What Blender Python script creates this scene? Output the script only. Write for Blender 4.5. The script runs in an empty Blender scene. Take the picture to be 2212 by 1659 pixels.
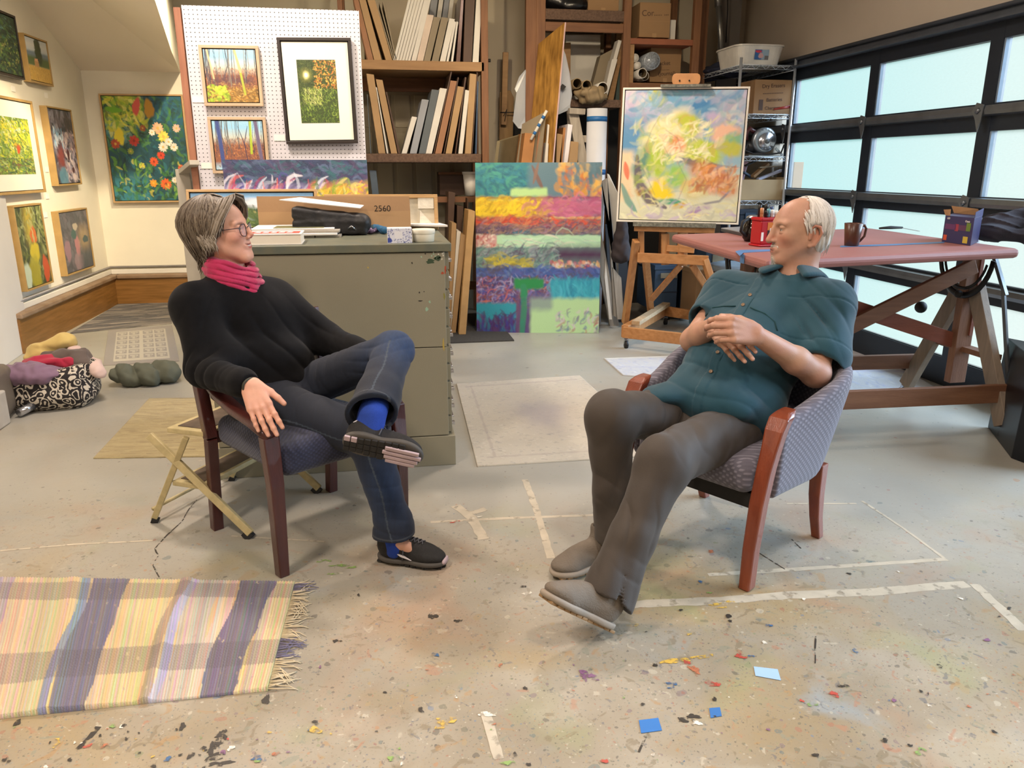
import bpy, math, random
import numpy as np
from mathutils import Vector, Matrix
from math import sin, cos, pi, radians, atan2, sqrt
S = bpy.context.scene
COL = S.collection
random.seed(7)
# ---------------- camera, world, sun, lamps, exposure ----------------
PITCH, YAW, CAMH, FPX = radians(15.704), radians(9.735), 1.42, 1661.0
cam = bpy.data.objects.new('camera', bpy.data.cameras.new('camera')); COL.objects.link(cam)
cam.location = (0, 0, CAMH); cam.rotation_euler = (pi/2-PITCH, 0, -YAW)
cam.data.sensor_width = 36; cam.data.lens = FPX/2212*36; cam.data.clip_start = .05
S.camera = cam
S.view_settings.view_transform = 'Standard'; S.view_settings.look = 'None'
S.view_settings.gamma = 1; S.view_settings.use_curve_mapping = False
S.view_settings.exposure = 0.55
try:
    S.cycles.use_denoising = True; S.cycles.max_bounces = 10; S.cycles.transparent_max_bounces = 12
    S.cycles.sample_clamp_indirect = 6
except Exception: pass
W = bpy.data.worlds.new('outdoors'); S.world = W; W.use_nodes = True
nt = W.node_tree; nt.nodes.clear()
wo = nt.nodes.new('ShaderNodeOutputWorld'); bg = nt.nodes.new('ShaderNodeBackground')
tc = nt.nodes.new('ShaderNodeTexCoord'); sx = nt.nodes.new('ShaderNodeSeparateXYZ'); cr = nt.nodes.new('ShaderNodeValToRGB')
nt.links.new(tc.outputs['Generated'], sx.inputs[0]); nt.links.new(sx.outputs['Y'], cr.inputs[0])
nt.links.new(cr.outputs[0], bg.inputs[0]); nt.links.new(bg.outputs[0], wo.inputs[0])
e = cr.color_ramp.elements
e[0].position = .66; e[0].color = (.60, .60, .55, 1); e[1].position = .87; e[1].color = (.22, .52, .52, 1)
m_ = e.new(.76); m_.color = (.43, .59, .55, 1)
bg.inputs['Strength'].default_value = 1.15
def light(name, typ, loc, rot, power, col, size=.3, **kw):
    L = bpy.data.lights.new(name, typ); o = bpy.data.objects.new(name, L); COL.objects.link(o)
    o.location = loc; o.rotation_euler = rot; L.energy = power; L.color = col
    if typ == 'AREA':
        L.shape = 'DISK'; L.size = size
        if 'size_y' in kw: L.shape = 'RECTANGLE'; L.size_y = kw['size_y']
    if typ == 'SUN': L.angle = size
    if typ == 'SPOT': L.shadow_soft_size = size; L.spot_size = kw.get('cone', 1.2); L.spot_blend = .8
    return o
def aim(a, b): return (Vector(b)-Vector(a)).to_track_quat('-Z', 'Y').to_euler()
# daylight falling through the frosted garage door
light('daylight', 'SUN', (9, 4, 5), aim((9, 3, 5), (0, 4.3, 0)), 15, (.60, .78, 1.0), radians(50))
WARM = (1.0, .84, .72)
LAMPS = [(-1.3, 1.4, 3.25, 46), (.9, 1.0, 3.25, 30), (-1.0, 4.2, 3.25, 50), (1.2, 4.6, 3.25, 36), (2.4, 2.6, 3.25, 10), (.2, -1.2, 3.25, 28)]
for i, (x, y, z, p) in enumerate(LAMPS):
    light('ceiling_lamp_light', 'AREA', (x, y, z-.03), (0, 0, 0), p, WARM, .36)
SPOTS = [((-1.2, 5.2, 3.0), (-2.8, 6.4, 1.3), 260), ((-1.1, 6.6, 3.0), (-2.6, 8.4, 1.3), 230), ((-.3, 3.6, 3.1), (-.6, 5.4, 1.9), 46), ((1.0, 4.9, 3.1), (1.4, 6.7, .9), 40), ((.3, 5.0, 3.1), (.45, 7.9, 1.7), 60), ((1.6, 5.1, 3.1), (1.9, 7.8, 2.1), 55)]  # last two spots are added to brighten the dark back shelves
for a, b, p in SPOTS:
    light('track_or_added_spot_light', 'SPOT', a, aim(a, b), p, (1, .82, .55), .04, cone=1.35)

# ---------------- pixel of the photograph -> point in the room ----------------
def ray(px, py):
    x = px-1106.; y = py-829.5
    dn = FPX*sin(PITCH)+y*cos(PITCH); fw = FPX*cos(PITCH)-y*sin(PITCH)
    return x*cos(YAW)+fw*sin(YAW), -x*sin(YAW)+fw*cos(YAW), -dn
def FL(px, py, z=0.):
    X, Y, Z = ray(px, py); t = (z-CAMH)/Z; return Vector((X*t, Y*t, z))
def PY(px, py, y):
    X, Y, Z = ray(px, py); t = y/Y; return Vector((X*t, y, CAMH+Z*t))
def PX(px, py, x):
    X, Y, Z = ray(px, py); t = x/X; return Vector((x, Y*t, CAMH+Z*t))

# ---------------- materials ----------------
def lin(h):
    if not isinstance(h, str): return tuple(h)
    h = h.lstrip('#'); v = [int(h[i:i+2], 16)/255 for i in (0, 2, 4)]
    return tuple(a/12.92 if a <= .04045 else ((a+.055)/1.055)**2.4 for a in v)
MC = {}
def mat(name, col=None, rough=.6, metal=0., var=.12, scale=8., bump=0., bscale=60., stretch=(1, 1, 1), col2=None, coat=0., sheen=0., spec=.5):
    if name in MC: return MC[name]
    m = bpy.data.materials.new(name); m.use_nodes = True; n = m.node_tree; p = n.nodes['Principled BSDF']
    c = lin(col); p.inputs['Roughness'].default_value = rough; p.inputs['Metallic'].default_value = metal
    p.inputs['Coat Weight'].default_value = coat; p.inputs['Sheen Weight'].default_value = sheen
    p.inputs['Specular IOR Level'].default_value = spec
    t = n.nodes.new('ShaderNodeTexCoord'); mp = n.nodes.new('ShaderNodeMapping'); mp.inputs['Scale'].default_value = stretch
    n.links.new(t.outputs['Object'], mp.inputs[0])
    nz = n.nodes.new('ShaderNodeTexNoise'); nz.inputs['Scale'].default_value = scale; nz.inputs['Detail'].default_value = 5
    n.links.new(mp.outputs[0], nz.inputs['Vector'])
    r = n.nodes.new('ShaderNodeValToRGB'); r.color_ramp.elements[0].position = .3; r.color_ramp.elements[1].position = .7
    c2 = lin(col2) if col2 else tuple(min(1, x*(1+var)) for x in c)
    c1 = c if col2 else tuple(x*(1-var) for x in c)
    r.color_ramp.elements[0].color = (*c1, 1); r.color_ramp.elements[1].color = (*c2, 1)
    n.links.new(nz.outputs[0], r.inputs[0]); n.links.new(r.outputs[0], p.inputs['Base Color'])
    if bump:
        b = n.nodes.new('ShaderNodeBump'); b.inputs['Strength'].default_value = bump; b.inputs['Distance'].default_value = .01
        n2 = n.nodes.new('ShaderNodeTexNoise'); n2.inputs['Scale'].default_value = bscale; n2.inputs['Detail'].default_value = 3
        n.links.new(mp.outputs[0], n2.inputs['Vector']); n.links.new(n2.outputs[0], b.inputs['Height']); n.links.new(b.outputs[0], p.inputs['Normal'])
    MC[name] = m; return m
def vmat(name='painted', rough=.5, bump=.15, bscale=90., sheen=0., sss=0., spec=.5):
    if name in MC: return MC[name]
    m = bpy.data.materials.new(name); m.use_nodes = True; n = m.node_tree; p = n.nodes['Principled BSDF']
    a = n.nodes.new('ShaderNodeAttribute'); a.attribute_name = 'Col'; n.links.new(a.outputs['Color'], p.inputs['Base Color'])
    p.inputs['Roughness'].default_value = rough; p.inputs['Sheen Weight'].default_value = sheen; p.inputs['Specular IOR Level'].default_value = spec
    if sss: p.inputs['Subsurface Weight'].default_value = sss; p.inputs['Subsurface Radius'].default_value = (.012, .004, .002); p.inputs['Subsurface Scale'].default_value = .5
    t = n.nodes.new('ShaderNodeTexCoord'); n2 = n.nodes.new('ShaderNodeTexNoise'); n2.inputs['Scale'].default_value = bscale; n2.inputs['Detail'].default_value = 4
    b = n.nodes.new('ShaderNodeBump'); b.inputs['Strength'].default_value = bump; b.inputs['Distance'].default_value = .004
    n.links.new(t.outputs['Object'], n2.inputs['Vector']); n.links.new(n2.outputs[0], b.inputs['Height']); n.links.new(b.outputs[0], p.inputs['Normal'])
    MC[name] = m; return m
def wood(name, c1, c2, rough=.5, axis=0, coat=0.):
    s = [14, 14, 14]; s[axis] = 1.2
    return mat(name, c1, rough, 0, 0, 3, .15, 20, s, c2, coat)

# ---------------- mesh building ----------------
def mk(name, V, Fc, mats, parent=None, mi=None, smooth=False, col=None, bevel=0, loc=None):
    me = bpy.data.meshes.new(name); me.from_pydata([tuple(v) for v in V], [], [tuple(f) for f in Fc]) if not isinstance(V, np.ndarray) else fastmesh(me, V, Fc)
    if not isinstance(mats, (list, tuple)): mats = [mats]
    for m in mats: me.materials.append(m)
    if mi is not None: me.polygons.foreach_set('material_index', mi)
    if smooth is True: me.polygons.foreach_set('use_smooth', [True]*len(me.polygons))
    elif smooth: me.polygons.foreach_set('use_smooth', smooth)
    if col is not None:
        a = me.color_attributes.new('Col', 'FLOAT_COLOR', 'POINT'); c = np.ones((len(V), 4), np.float32); c[:, :3] = col
        a.data.foreach_set('color', c.ravel())
    me.update(); me.validate()
    o = bpy.data.objects.new(name, me); COL.objects.link(o)
    if parent: o.parent = parent
    if loc is not None: o.location = loc
    if bevel:
        b = o.modifiers.new('bevel', 'BEVEL'); b.width = bevel; b.segments = 2; b.limit_method = 'ANGLE'; b.angle_limit = .6
    return o
def fastmesh(me, V, Q):
    me.vertices.add(len(V)); me.vertices.foreach_set('co', np.asarray(V, np.float32).ravel())
    n = len(Q); k = Q.shape[1]; me.loops.add(n*k); me.loops.foreach_set('vertex_index', np.asarray(Q, np.int32).ravel())
    me.polygons.add(n); me.polygons.foreach_set('loop_start', np.arange(0, n*k, k, dtype=np.int32)); me.update(calc_edges=True)
def tag(o, label=None, cat=None, group=None, kind=None):
    if label: o['label'] = label
    if cat: o['category'] = cat
    if group: o['group'] = group
    if kind: o['kind'] = kind
    return o
def thing(name, label, cat, loc=(0, 0, 0), rz=0, group=None, M=None):
    o = bpy.data.objects.new(name, None); COL.objects.link(o); o.empty_display_size = .1
    if M is not None: o.matrix_world = M
    else: o.location = loc; o.rotation_euler = (0, 0, rz)
    return tag(o, label, cat, group)
class MB:
    def __init__(s): s.V = []; s.F = []; s.I = []; s.S = []
    def add(s, V, Fc, i=0, sm=False):
        b = len(s.V); s.V += [Vector(v) for v in V]; s.F += [tuple(b+j for j in f) for f in Fc]; s.I += [i]*len(Fc); s.S += [sm]*len(Fc); return s
    def box(s, lo, hi, i=0, M=None):
        V = [Vector((x, y, z)) for z in (lo[2], hi[2]) for y in (lo[1], hi[1]) for x in (lo[0], hi[0])]
        if M is not None: V = [M @ v for v in V]
        return s.add(V, [(0, 2, 3, 1), (4, 5, 7, 6), (0, 1, 5, 4), (2, 6, 7, 3), (0, 4, 6, 2), (1, 3, 7, 5)], i)
    def bar(s, a, b, w, h, i=0, up=(0, 0, 1), w2=None, h2=None):
        a = Vector(a); b = Vector(b); d = (b-a).normalized(); up = Vector(up)
        if abs(d.dot(up)) > .98: up = Vector((0, 1, 0))
        x = d.cross(up).normalized(); y = x.cross(d).normalized(); V = []
        for p, ww, hh in ((a, w, h), (b, w2 or w, h2 or h)):
            V += [p-x*ww/2-y*hh/2, p+x*ww/2-y*hh/2, p+x*ww/2+y*hh/2, p-x*ww/2+y*hh/2]
        return s.add(V, [(3, 2, 1, 0), (4, 5, 6, 7), (0, 1, 5, 4), (1, 2, 6, 5), (2, 3, 7, 6), (3, 0, 4, 7)], i)
    def tube(s, pts, r, n=10, i=0, closed=False, flat=1., up=(0, 0, 1), cap=True):
        P = [Vector(p) for p in pts]; m = len(P); R = r if isinstance(r, (list, tuple)) else [r]*m; V = []; F_ = []
        prev = None
        for j, p in enumerate(P):
            q0 = P[(j-1) % m] if (j > 0 or closed) else p; q1 = P[(j+1) % m] if (j < m-1 or closed) else p
            d = (q1-q0).normalized() if (q1-q0).length > 1e-9 else Vector((0, 0, 1))
            if prev is None:
                u = Vector(up); u = u if abs(u.dot(d)) < .95 else Vector((1, 0, 0)); x = d.cross(u).normalized()
            else: x = (prev-d*prev.dot(d)).normalized()
            prev = x; y = d.cross(x).normalized()
            for k in range(n):
                a = 2*pi*k/n; V.append(p+x*cos(a)*R[j]+y*sin(a)*R[j]*flat)
        mm = m if closed else m-1
        for j in range(mm):
            for k in range(n):
                a, b = j*n+k, j*n+(k+1) % n; c, d_ = ((j+1) % m)*n+(k+1) % n, ((j+1) % m)*n+k
                F_.append((a, b, c, d_))
        if not closed and cap: F_ += [tuple(range(n))[::-1], tuple((m-1)*n+k for k in range(n))]
        return s.add(V, F_, i, True)
    def lathe(s, prof, n=24, i=0, M=None, cap=True):
        V = []; F_ = []
        for r, z in prof:
            for k in range(n): V.append(Vector((r*cos(2*pi*k/n), r*sin(2*pi*k/n), z)))
        for j in range(len(prof)-1):
            for k in range(n): F_.append((j*n+k, j*n+(k+1) % n, (j+1)*n+(k+1) % n, (j+1)*n+k))
        if cap:
            F_ += [tuple(range(n))[::-1], tuple((len(prof)-1)*n+k for k in range(n))]
        if M is not None: V = [M @ v for v in V]
        return s.add(V, F_, i, True)
    def prism(s, poly, d, i=0, M=None):
        n = len(poly); V = [Vector(p) for p in poly]+[Vector(p)+Vector(d) for p in poly]
        if M is not None: V = [M @ v for v in V]
        return s.add(V, [tuple(range(n))[::-1], tuple(range(n, 2*n))]+[(k, (k+1) % n, n+(k+1) % n, n+k) for k in range(n)], i)
    def ball(s, c, r, i=0, n=14, m=9):
        c = Vector(c); R = Vector(r) if hasattr(r, '__len__') else Vector((r, r, r)); V = []; F_ = []
        for j in range(m+1):
            t = pi*j/m
            for k in range(n):
                a = 2*pi*k/n; V.append(c+Vector((R.x*sin(t)*cos(a), R.y*sin(t)*sin(a), R.z*cos(t))))
        for j in range(m):
            for k in range(n): F_.append((j*n+k, (j+1)*n+k, (j+1)*n+(k+1) % n, j*n+(k+1) % n))
        return s.add(V, F_, i, True)
    def build(s, name, m, parent=None, bevel=0, **kw):
        return mk(name, s.V, s.F, m, parent, s.I, s.S, bevel=bevel, **kw)
def slab4(c, t, edge=None):
    """front corners TL, TR, BR, BL seen from the camera, thickness t going away"""
    c = [Vector(p) for p in c]; n = (c[1]-c[0]).cross(c[3]-c[0]).normalized()
    mid = sum(c, Vector())/4
    if n.dot(mid-Vector((0, 0, CAMH))) < 0: n = -n
    b = [p+n*t for p in c]; return c, b
def slab(name, c, t, m, parent=None, medge=None, bevel=0):
    f, b = slab4(c, t); V = f+b
    mats = [m, medge or m]
    return mk(name, V, [(0, 3, 2, 1), (4, 5, 6, 7), (0, 1, 5, 4), (1, 2, 6, 5), (2, 3, 7, 6), (3, 0, 4, 7)], mats, parent, [0, 1, 1, 1, 1, 1], bevel=bevel)
def struct(o): o['kind'] = 'structure'; return o
def textobj(name, body, M, size, m, parent=None, depth=.0004, align='CENTER'):
    cu = bpy.data.curves.new(name, 'FONT'); cu.body = body; cu.size = size; cu.extrude = depth; cu.align_x = align; cu.align_y = 'CENTER'
    cu.materials.append(m); dg = None
    tmp = bpy.data.objects.new(name, cu); COL.objects.link(tmp); bpy.context.view_layer.update()
    me = bpy.data.meshes.new_from_object(tmp.evaluated_get(bpy.context.evaluated_depsgraph_get())); bpy.data.objects.remove(tmp)
    o = bpy.data.objects.new(name, me); COL.objects.link(o)
    if parent: o.parent = parent
    o.matrix_local = M; return o
def frameM(o, x, z):
    """matrix with local x along x, local y along z (for lettering lying in that plane)"""
    x = Vector(x).normalized(); z = Vector(z); z = (z-x*z.dot(x)).normalized(); n = x.cross(z)
    return Matrix.Translation(Vector(o)) @ Matrix((x, z, n)).transposed().to_4x4()

# ---------------- painted surfaces: colours of the paint itself, laid on a fine grid ----------------
RS = np.random.RandomState(11)
class Cv:
    def __init__(s, w, h, base='#ffffff'):
        s.w, s.h = w, h; s.A = np.zeros((h, w, 3)); s.A[:] = lin(base); s.U, s.Vv = np.meshgrid((np.arange(w)+.5)/w, (np.arange(h)+.5)/h)
        s.asp = h/w
    def blend(s, m, c, a=1.):
        s.A += (m*a)[..., None]*(np.array(lin(c))-s.A); return s
    def rect(s, u0, v0, u1, v1, c, soft=.01, a=1., wob=.004):
        w = wob*(np.sin(s.U*37+v0*90)+np.sin(s.Vv*41+u0*70)+np.sin((s.U+s.Vv)*83))/2
        f = lambda x: np.clip(x/max(soft, 1e-4)+.5, 0, 1)
        return s.blend(f(s.U-u0+w)*f(u1-s.U+w)*f(s.Vv-v0+w)*f(v1-s.Vv+w), c, a)
    def ell(s, cu, cv, ru, rv, c, rot=0., soft=.25, a=1., wob=.15):
        x = s.U-cu; y = s.Vv-cv; X = x*cos(rot)+y*sin(rot); Y = -x*sin(rot)+y*cos(rot)
        an = np.arctan2(Y, X); d = np.hypot(X/ru, Y/rv)+wob*(np.sin(an*3+cu*50)+.6*np.sin(an*7+cv*90))*.5
        return s.blend(np.clip((1-d)/soft, 0, 1), c, a)
    def stroke(s, pts, w, c, a=.9, taper=True):
        P = np.array(pts, float); pad = w*1.5
        lo = P.min(0)-pad; hi = P.max(0)+pad
        i0, i1 = max(0, int(lo[0]*s.w)), min(s.w, int(hi[0]*s.w)+2); j0, j1 = max(0, int(lo[1]*s.h)), min(s.h, int(hi[1]*s.h)+2)
        if i1 <= i0 or j1 <= j0: return s
        x = s.U[j0:j1, i0:i1]; y = s.Vv[j0:j1, i0:i1]*s.asp; d = np.full(x.shape, 9.); n = len(P)-1
        for k in range(n):
            ax, ay = P[k][0], P[k][1]*s.asp; bx, by = P[k+1][0]-ax, P[k+1][1]*s.asp-ay; L = bx*bx+by*by+1e-9
            t = np.clip(((x-ax)*bx+(y-ay)*by)/L, 0, 1); dd = np.hypot(x-ax-t*bx, y-ay-t*by)
            tt = (k+t)/n; ww = w*(1-.7*abs(2*tt-1)**2) if taper else w
            d = np.minimum(d, dd/ww)
        m = np.clip((1-d)*2.5, 0, 1)*a; cc = np.array(lin(c)); s.A[j0:j1, i0:i1] += m[..., None]*(cc-s.A[j0:j1, i0:i1]); return s
    def dabs(s, n, box, cols, ln=.06, w=.008, ang=0., dang=.5, a=.7, curve=.5):
        u0, v0, u1, v1 = box
        for _ in range(n):
            u = RS.uniform(u0, u1); v = RS.uniform(v0, v1); t = ang+RS.normal()*dang; l = ln*RS.uniform(.4, 1.3)
            c = np.array(lin(cols[RS.randint(len(cols))]))*RS.uniform(.8, 1.2); c = np.clip(c, 0, 1)
            dx, dy = cos(t)*l, sin(t)*l/s.asp; k = RS.normal()*curve
            nx_, ny_ = -sin(t)*l*k*.5, cos(t)*l*k*.5/s.asp
            s.stroke([(u+dx*(q-.5)+nx_*(1-(2*q-1)**2), v+dy*(q-.5)+ny_*(1-(2*q-1)**2)) for q in (0, .25, .5, .75, 1)], w*RS.uniform(.5, 1.4), tuple(c), a*RS.uniform(.5, 1))
        return s
    def blur(s, n=1):
        for _ in range(n):
            for ax in (0, 1): s.A = (np.roll(s.A, 1, ax)+2*s.A+np.roll(s.A, -1, ax))/4 if False else (np.concatenate([s.A.take([0], ax), s.A.take(range(s.A.shape[ax]-1), ax)], ax)+2*s.A+np.concatenate([s.A.take(range(1, s.A.shape[ax]), ax), s.A.take([-1], ax)], ax))/4
        return s
    def mottle(s, amp=.1, f=9):
        n = np.zeros_like(s.U)
        for k in range(5):
            a, b = RS.uniform(-f, f, 2)*(1+k); n += np.sin(s.U*a*2+s.Vv*b*2*s.asp+RS.uniform(0, 6)+1.5*np.sin(s.Vv*f*(k+1)+RS.uniform(0, 6)))/(k+1)
        s.A *= (1+amp*n/2)[..., None]; s.A = np.clip(s.A, 0, 1); return s
def grid_mesh(name, M, w, h, cv, m, parent=None, z=0., disp=None):
    """a w x h sheet in the local x/z plane facing -y, coloured by cv (v measured from the top)"""
    nx, ny = cv.w, cv.h; X, Z = np.meshgrid(np.linspace(-w/2, w/2, nx), np.linspace(h, 0, ny))
    V = np.stack([X.ravel(), np.full(X.size, z), Z.ravel()], 1)
    if disp is not None: V[:, 1] += disp.ravel()
    i = np.arange(nx*ny).reshape(ny, nx); Q = np.stack([i[:-1, :-1].ravel(), i[1:, :-1].ravel(), i[1:, 1:].ravel(), i[:-1, 1:].ravel()], 1)
    o = mk(name, V, Q, m, parent, None, True, cv.A.reshape(-1, 3))
    if M is not None: o.matrix_local = M
    return o
PAINT = vmat('paint', .45, .35, 130.)
def place_quad(tl, tr, br, bl):
    """matrix + size for a flat upright thing whose front corners are given"""
    tl, tr, br, bl = map(Vector, (tl, tr, br, bl)); bc = (bl+br)/2; x = ((br-bl)+(tr-tl)).normalized(); z = ((tl-bl)+(tr-br)); z = (z-x*z.dot(x)).normalized()
    y = z.cross(x); w = ((br-bl).length+(tr-tl).length)/2; h = ((tl-bl).length+(tr-br).length)/2
    return Matrix.Translation(bc) @ Matrix((x, y, z)).transposed().to_4x4(), w, h
def picture(name, label, q, cv, frame=None, fw=.02, depth=.045, gap=.006, mat_w=0, matm=None, cat='painting', group=None, gapm=None, fmat_w=None):
    """canvas (and frame, gap, mount) as one thing; q = front corners TL, TR, BR, BL"""
    M, w, h = place_quad(*q); t = thing(name, label, cat, group=group, M=M)
    k = MB()
    if frame:
        for lo, hi in (((-w/2, 0, 0), (w/2, depth, fw)), ((-w/2, 0, h-fw), (w/2, depth, h)), ((-w/2, 0, fw), (-w/2+fw, depth, h-fw)), ((w/2-fw, 0, fw), (w/2, depth, h-fw))): k.box(lo, hi)
        k.build('frame', frame, t, bevel=.0015)
        MB().box((-w/2+fw*.9, depth*.55, fw*.9), (w/2-fw*.9, depth*.8, h-fw*.9)).build('backing', gapm or BLK, t)
        iw, ih, zz = w-2*fw-2*gap, h-2*fw-2*gap, fw+gap; dy = .007
    else:
        iw, ih, zz = w, h, 0; dy = 0
        MB().box((-w/2, .001, 0), (w/2, depth, h)).build('stretcher', STRETCH, t)
    if mat_w:
        MB().box((-iw/2, .012, zz), (iw/2, .015, zz+ih)).build('mount', matm, t); iw -= 2*mat_w; ih -= 2*mat_w*1.25; zz += mat_w*1.25; dy = .0112
    elif frame:
        MB().box((-iw/2, dy+.001, zz), (iw/2, depth*.6, zz+ih)).build('stretcher', STRETCH, t)
    grid_mesh('canvas', Matrix.Translation((0, dy, zz)), iw, ih, cv, PAINT, t); return t
BLK = mat('black_gap', '#14110f', .7)
STRETCH = mat('stretcher_canvas', '#8f8370', .8)
# ================= setting =================
WALLW = mat('plaster_wall', '#e6e0cf', .85, 0, .03, 3, .05, 120)
WALLB = mat('beige_wall', '#b9ad98', .85, 0, .03, 3, .05, 120)
CEIL = mat('ceiling_paint', '#ece2d2', .9, 0, .02, 2)
OAK = wood('oak_board', '#8f6432', '#74501f', .45, 1, .1)
OAKX = wood('oak_board_x', '#8f6432', '#74501f', .45, 0, .1)
LEDGE = mat('worn_ledge', '#7d6248', .5, 0, .2, 6, .1, col2='#96806a')
WHITE = mat('white_trim', '#d8d4cb', .5, 0, .05, 5)
GREYM = mat('grey_pipe', '#8b8784', .45, .3)
def floor_material():
    m = bpy.data.materials.new('painted_concrete'); m.use_nodes = True; n = m.node_tree; L = n.links; p = n.nodes['Principled BSDF']
    N = lambda t, **k: (lambda x: ([setattr(x, a, b) for a, b in k.items()], x)[1])(n.nodes.new(t))
    def math_(op, a, b=None, c=None):
        x = N('ShaderNodeMath', operation=op)
        for i, v in enumerate((a, b, c)):
            if v is None: continue
            if isinstance(v, (int, float)): x.inputs[i].default_value = v
            else: L.new(v, x.inputs[i])
        return x.outputs[0]
    def mix(f, a, b):
        x = N('ShaderNodeMix', data_type='RGBA'); x.clamp_factor = True
        for s_, v in ((x.inputs[0], f), (x.inputs[6], a), (x.inputs[7], b)):
            if isinstance(v, (int, float)): s_.default_value = v
            elif isinstance(v, str): s_.default_value = (*lin(v), 1)
            else: L.new(v, s_)
        return x.outputs[2]
    def ramp(v, els, interp='LINEAR'):
        x = N('ShaderNodeValToRGB'); x.color_ramp.interpolation = interp; E_ = x.color_ramp.elements
        E_[0].position = els[0][0]; E_[0].color = (*lin(els[0][1]), 1); E_[1].position = els[1][0]; E_[1].color = (*lin(els[1][1]), 1)
        for q, c in els[2:]: k = E_.new(q); k.color = (*lin(c), 1)
        L.new(v, x.inputs[0]); return x.outputs[0]
    def noise(vec, s, d=4, dist=0.):
        x = N('ShaderNodeTexNoise'); x.inputs['Scale'].default_value = s; x.inputs['Detail'].default_value = d; x.inputs['Distortion'].default_value = dist
        L.new(vec, x.inputs['Vector']); return x
    tcn = N('ShaderNodeTexCoord'); P = tcn.outputs['Object']; sp = N('ShaderNodeSeparateXYZ'); L.new(P, sp.inputs[0])
    x_, y_ = sp.outputs[0], sp.outputs[1]
    big = noise(P, 1.1, 5).outputs[0]
    near = math_('SUBTRACT', 3.3, math_('ADD', y_, math_('MULTIPLY', x_, .12)))          # the painting corner: bare and stained
    nearm = N('ShaderNodeMapRange'); L.new(math_('ADD', near, math_('MULTIPLY', math_('SUBTRACT', big, .5), 2.2)), nearm.inputs[0]); nearm.inputs[1].default_value = 0; nearm.inputs[2].default_value = 1.4
    nearm = nearm.outputs[0]
    base = mix(nearm, ramp(big, [(.3, '#99978e'), (.7, '#a9a69b')]), ramp(noise(P, 2.3, 6).outputs[0], [(.3, '#857a66'), (.52, '#958b78'), (.72, '#a19989')]))
    col = base
    # broad washed stains
    for s_, thr, c, off in ((1.4, .56, '#9c8350', 0), (2.4, .62, '#8b8f62', 4.2), (2.0, .62, '#a87a58', 9.1), (3.1, .64, '#8e9aa0', 2.2), (2.6, .62, '#aaa290', 7.7)):
        mp = N('ShaderNodeMapping'); mp.inputs['Location'].default_value = (off, off*1.7, off); L.new(P, mp.inputs[0])
        v = noise(mp.outputs[0], s_, 7, .6).outputs[0]
        f = N('ShaderNodeMapRange'); L.new(v, f.inputs[0]); f.inputs[1].default_value = thr-.05; f.inputs[2].default_value = thr+.1; f.inputs[4].default_value = .7
        col = mix(math_('MULTIPLY', f.outputs[0], math_('MULTIPLY_ADD', nearm, .8, .15)), col, c)
    pal = [(0, '#3a3a38'), (.14, '#4f6668'), (.24, '#96604c'), (.34, '#bdb5a2'), (.42, '#9c8862'), (.60, '#5a5c4c'), (.70, '#8f8c80'), (.80, '#6f5c66'), (.86, '#76805a'), (.92, '#a87850'), (.97, '#56708c')]
    for s_, r0, prob, a in ((9, .14, .55, .45), (21, .19, .66, .5), (45, .24, .72, .5), (95, .27, .74, .5)):
        dn = noise(P, s_*1.6, 3)
        ad = N('ShaderNodeMix', data_type='VECTOR'); ad.inputs[0].default_value = .5/s_*1.1; L.new(P, ad.inputs[4]); L.new(dn.outputs['Color'], ad.inputs[5])
        vo = N('ShaderNodeTexVoronoi'); vo.voronoi_dimensions = '2D' if hasattr(vo, 'voronoi_dimensions') else '3D'; vo.inputs['Scale'].default_value = s_; vo.inputs['Randomness'].default_value = 1
        L.new(ad.outputs[1], vo.inputs['Vector'])
        sc = N('ShaderNodeSeparateColor'); L.new(vo.outputs['Color'], sc.inputs[0])
        rad = math_('MULTIPLY', math_('MULTIPLY', sc.outputs[1], sc.outputs[1]), r0)
        inside = math_('GREATER_THAN', rad, vo.outputs['Distance'])
        keep = math_('GREATER_THAN', sc.outputs[2], math_('SUBTRACT', 1.0, math_('MULTIPLY', math_('MULTIPLY_ADD', nearm, .9, .1), 1-prob+.42)))
        col = mix(math_('MULTIPLY', math_('MULTIPLY', inside, keep), a), col, ramp(sc.outputs[0], pal, 'CONSTANT'))
    for s_, thr, cc, off in ((15, .64, '#6f6248', 3.3), (11, .66, '#a07a48', 6.1), (19, .65, '#7c8272', 8.8), (13, .67, '#a56f52', 1.9), (24, .68, '#bdb4a0', 5.5), (30, .66, '#4f5560', 7.2)):
        mp = N('ShaderNodeMapping'); mp.inputs['Location'].default_value = (off, off*1.3, off); L.new(P, mp.inputs[0]); v = noise(mp.outputs[0], s_, 6, 1.2).outputs[0]
        f = N('ShaderNodeMapRange'); L.new(v, f.inputs[0]); f.inputs[1].default_value = thr-.015; f.inputs[2].default_value = thr+.03; f.inputs[4].default_value = .5
        col = mix(math_('MULTIPLY', f.outputs[0], math_('MULTIPLY_ADD', nearm, .95, .05)), col, cc)
    # fine grit
    g = N('ShaderNodeMapRange'); L.new(noise(P, 130, 2).outputs[0], g.inputs[0]); g.inputs[1].default_value = .64; g.inputs[2].default_value = .7; g.inputs[4].default_value = .45
    col = mix(math_('MULTIPLY', g.outputs[0], nearm), col, '#5c5446')
    L.new(col, p.inputs['Base Color'])
    r = N('ShaderNodeMapRange'); L.new(noise(P, 3, 4).outputs[0], r.inputs[0]); r.inputs[3].default_value = .30; r.inputs[4].default_value = .5
    L.new(math_('ADD', r.outputs[0], math_('MULTIPLY', nearm, .12)), p.inputs['Roughness'])
    b = N('ShaderNodeBump'); b.inputs['Strength'].default_value = .25; b.inputs['Distance'].default_value = .004
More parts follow.
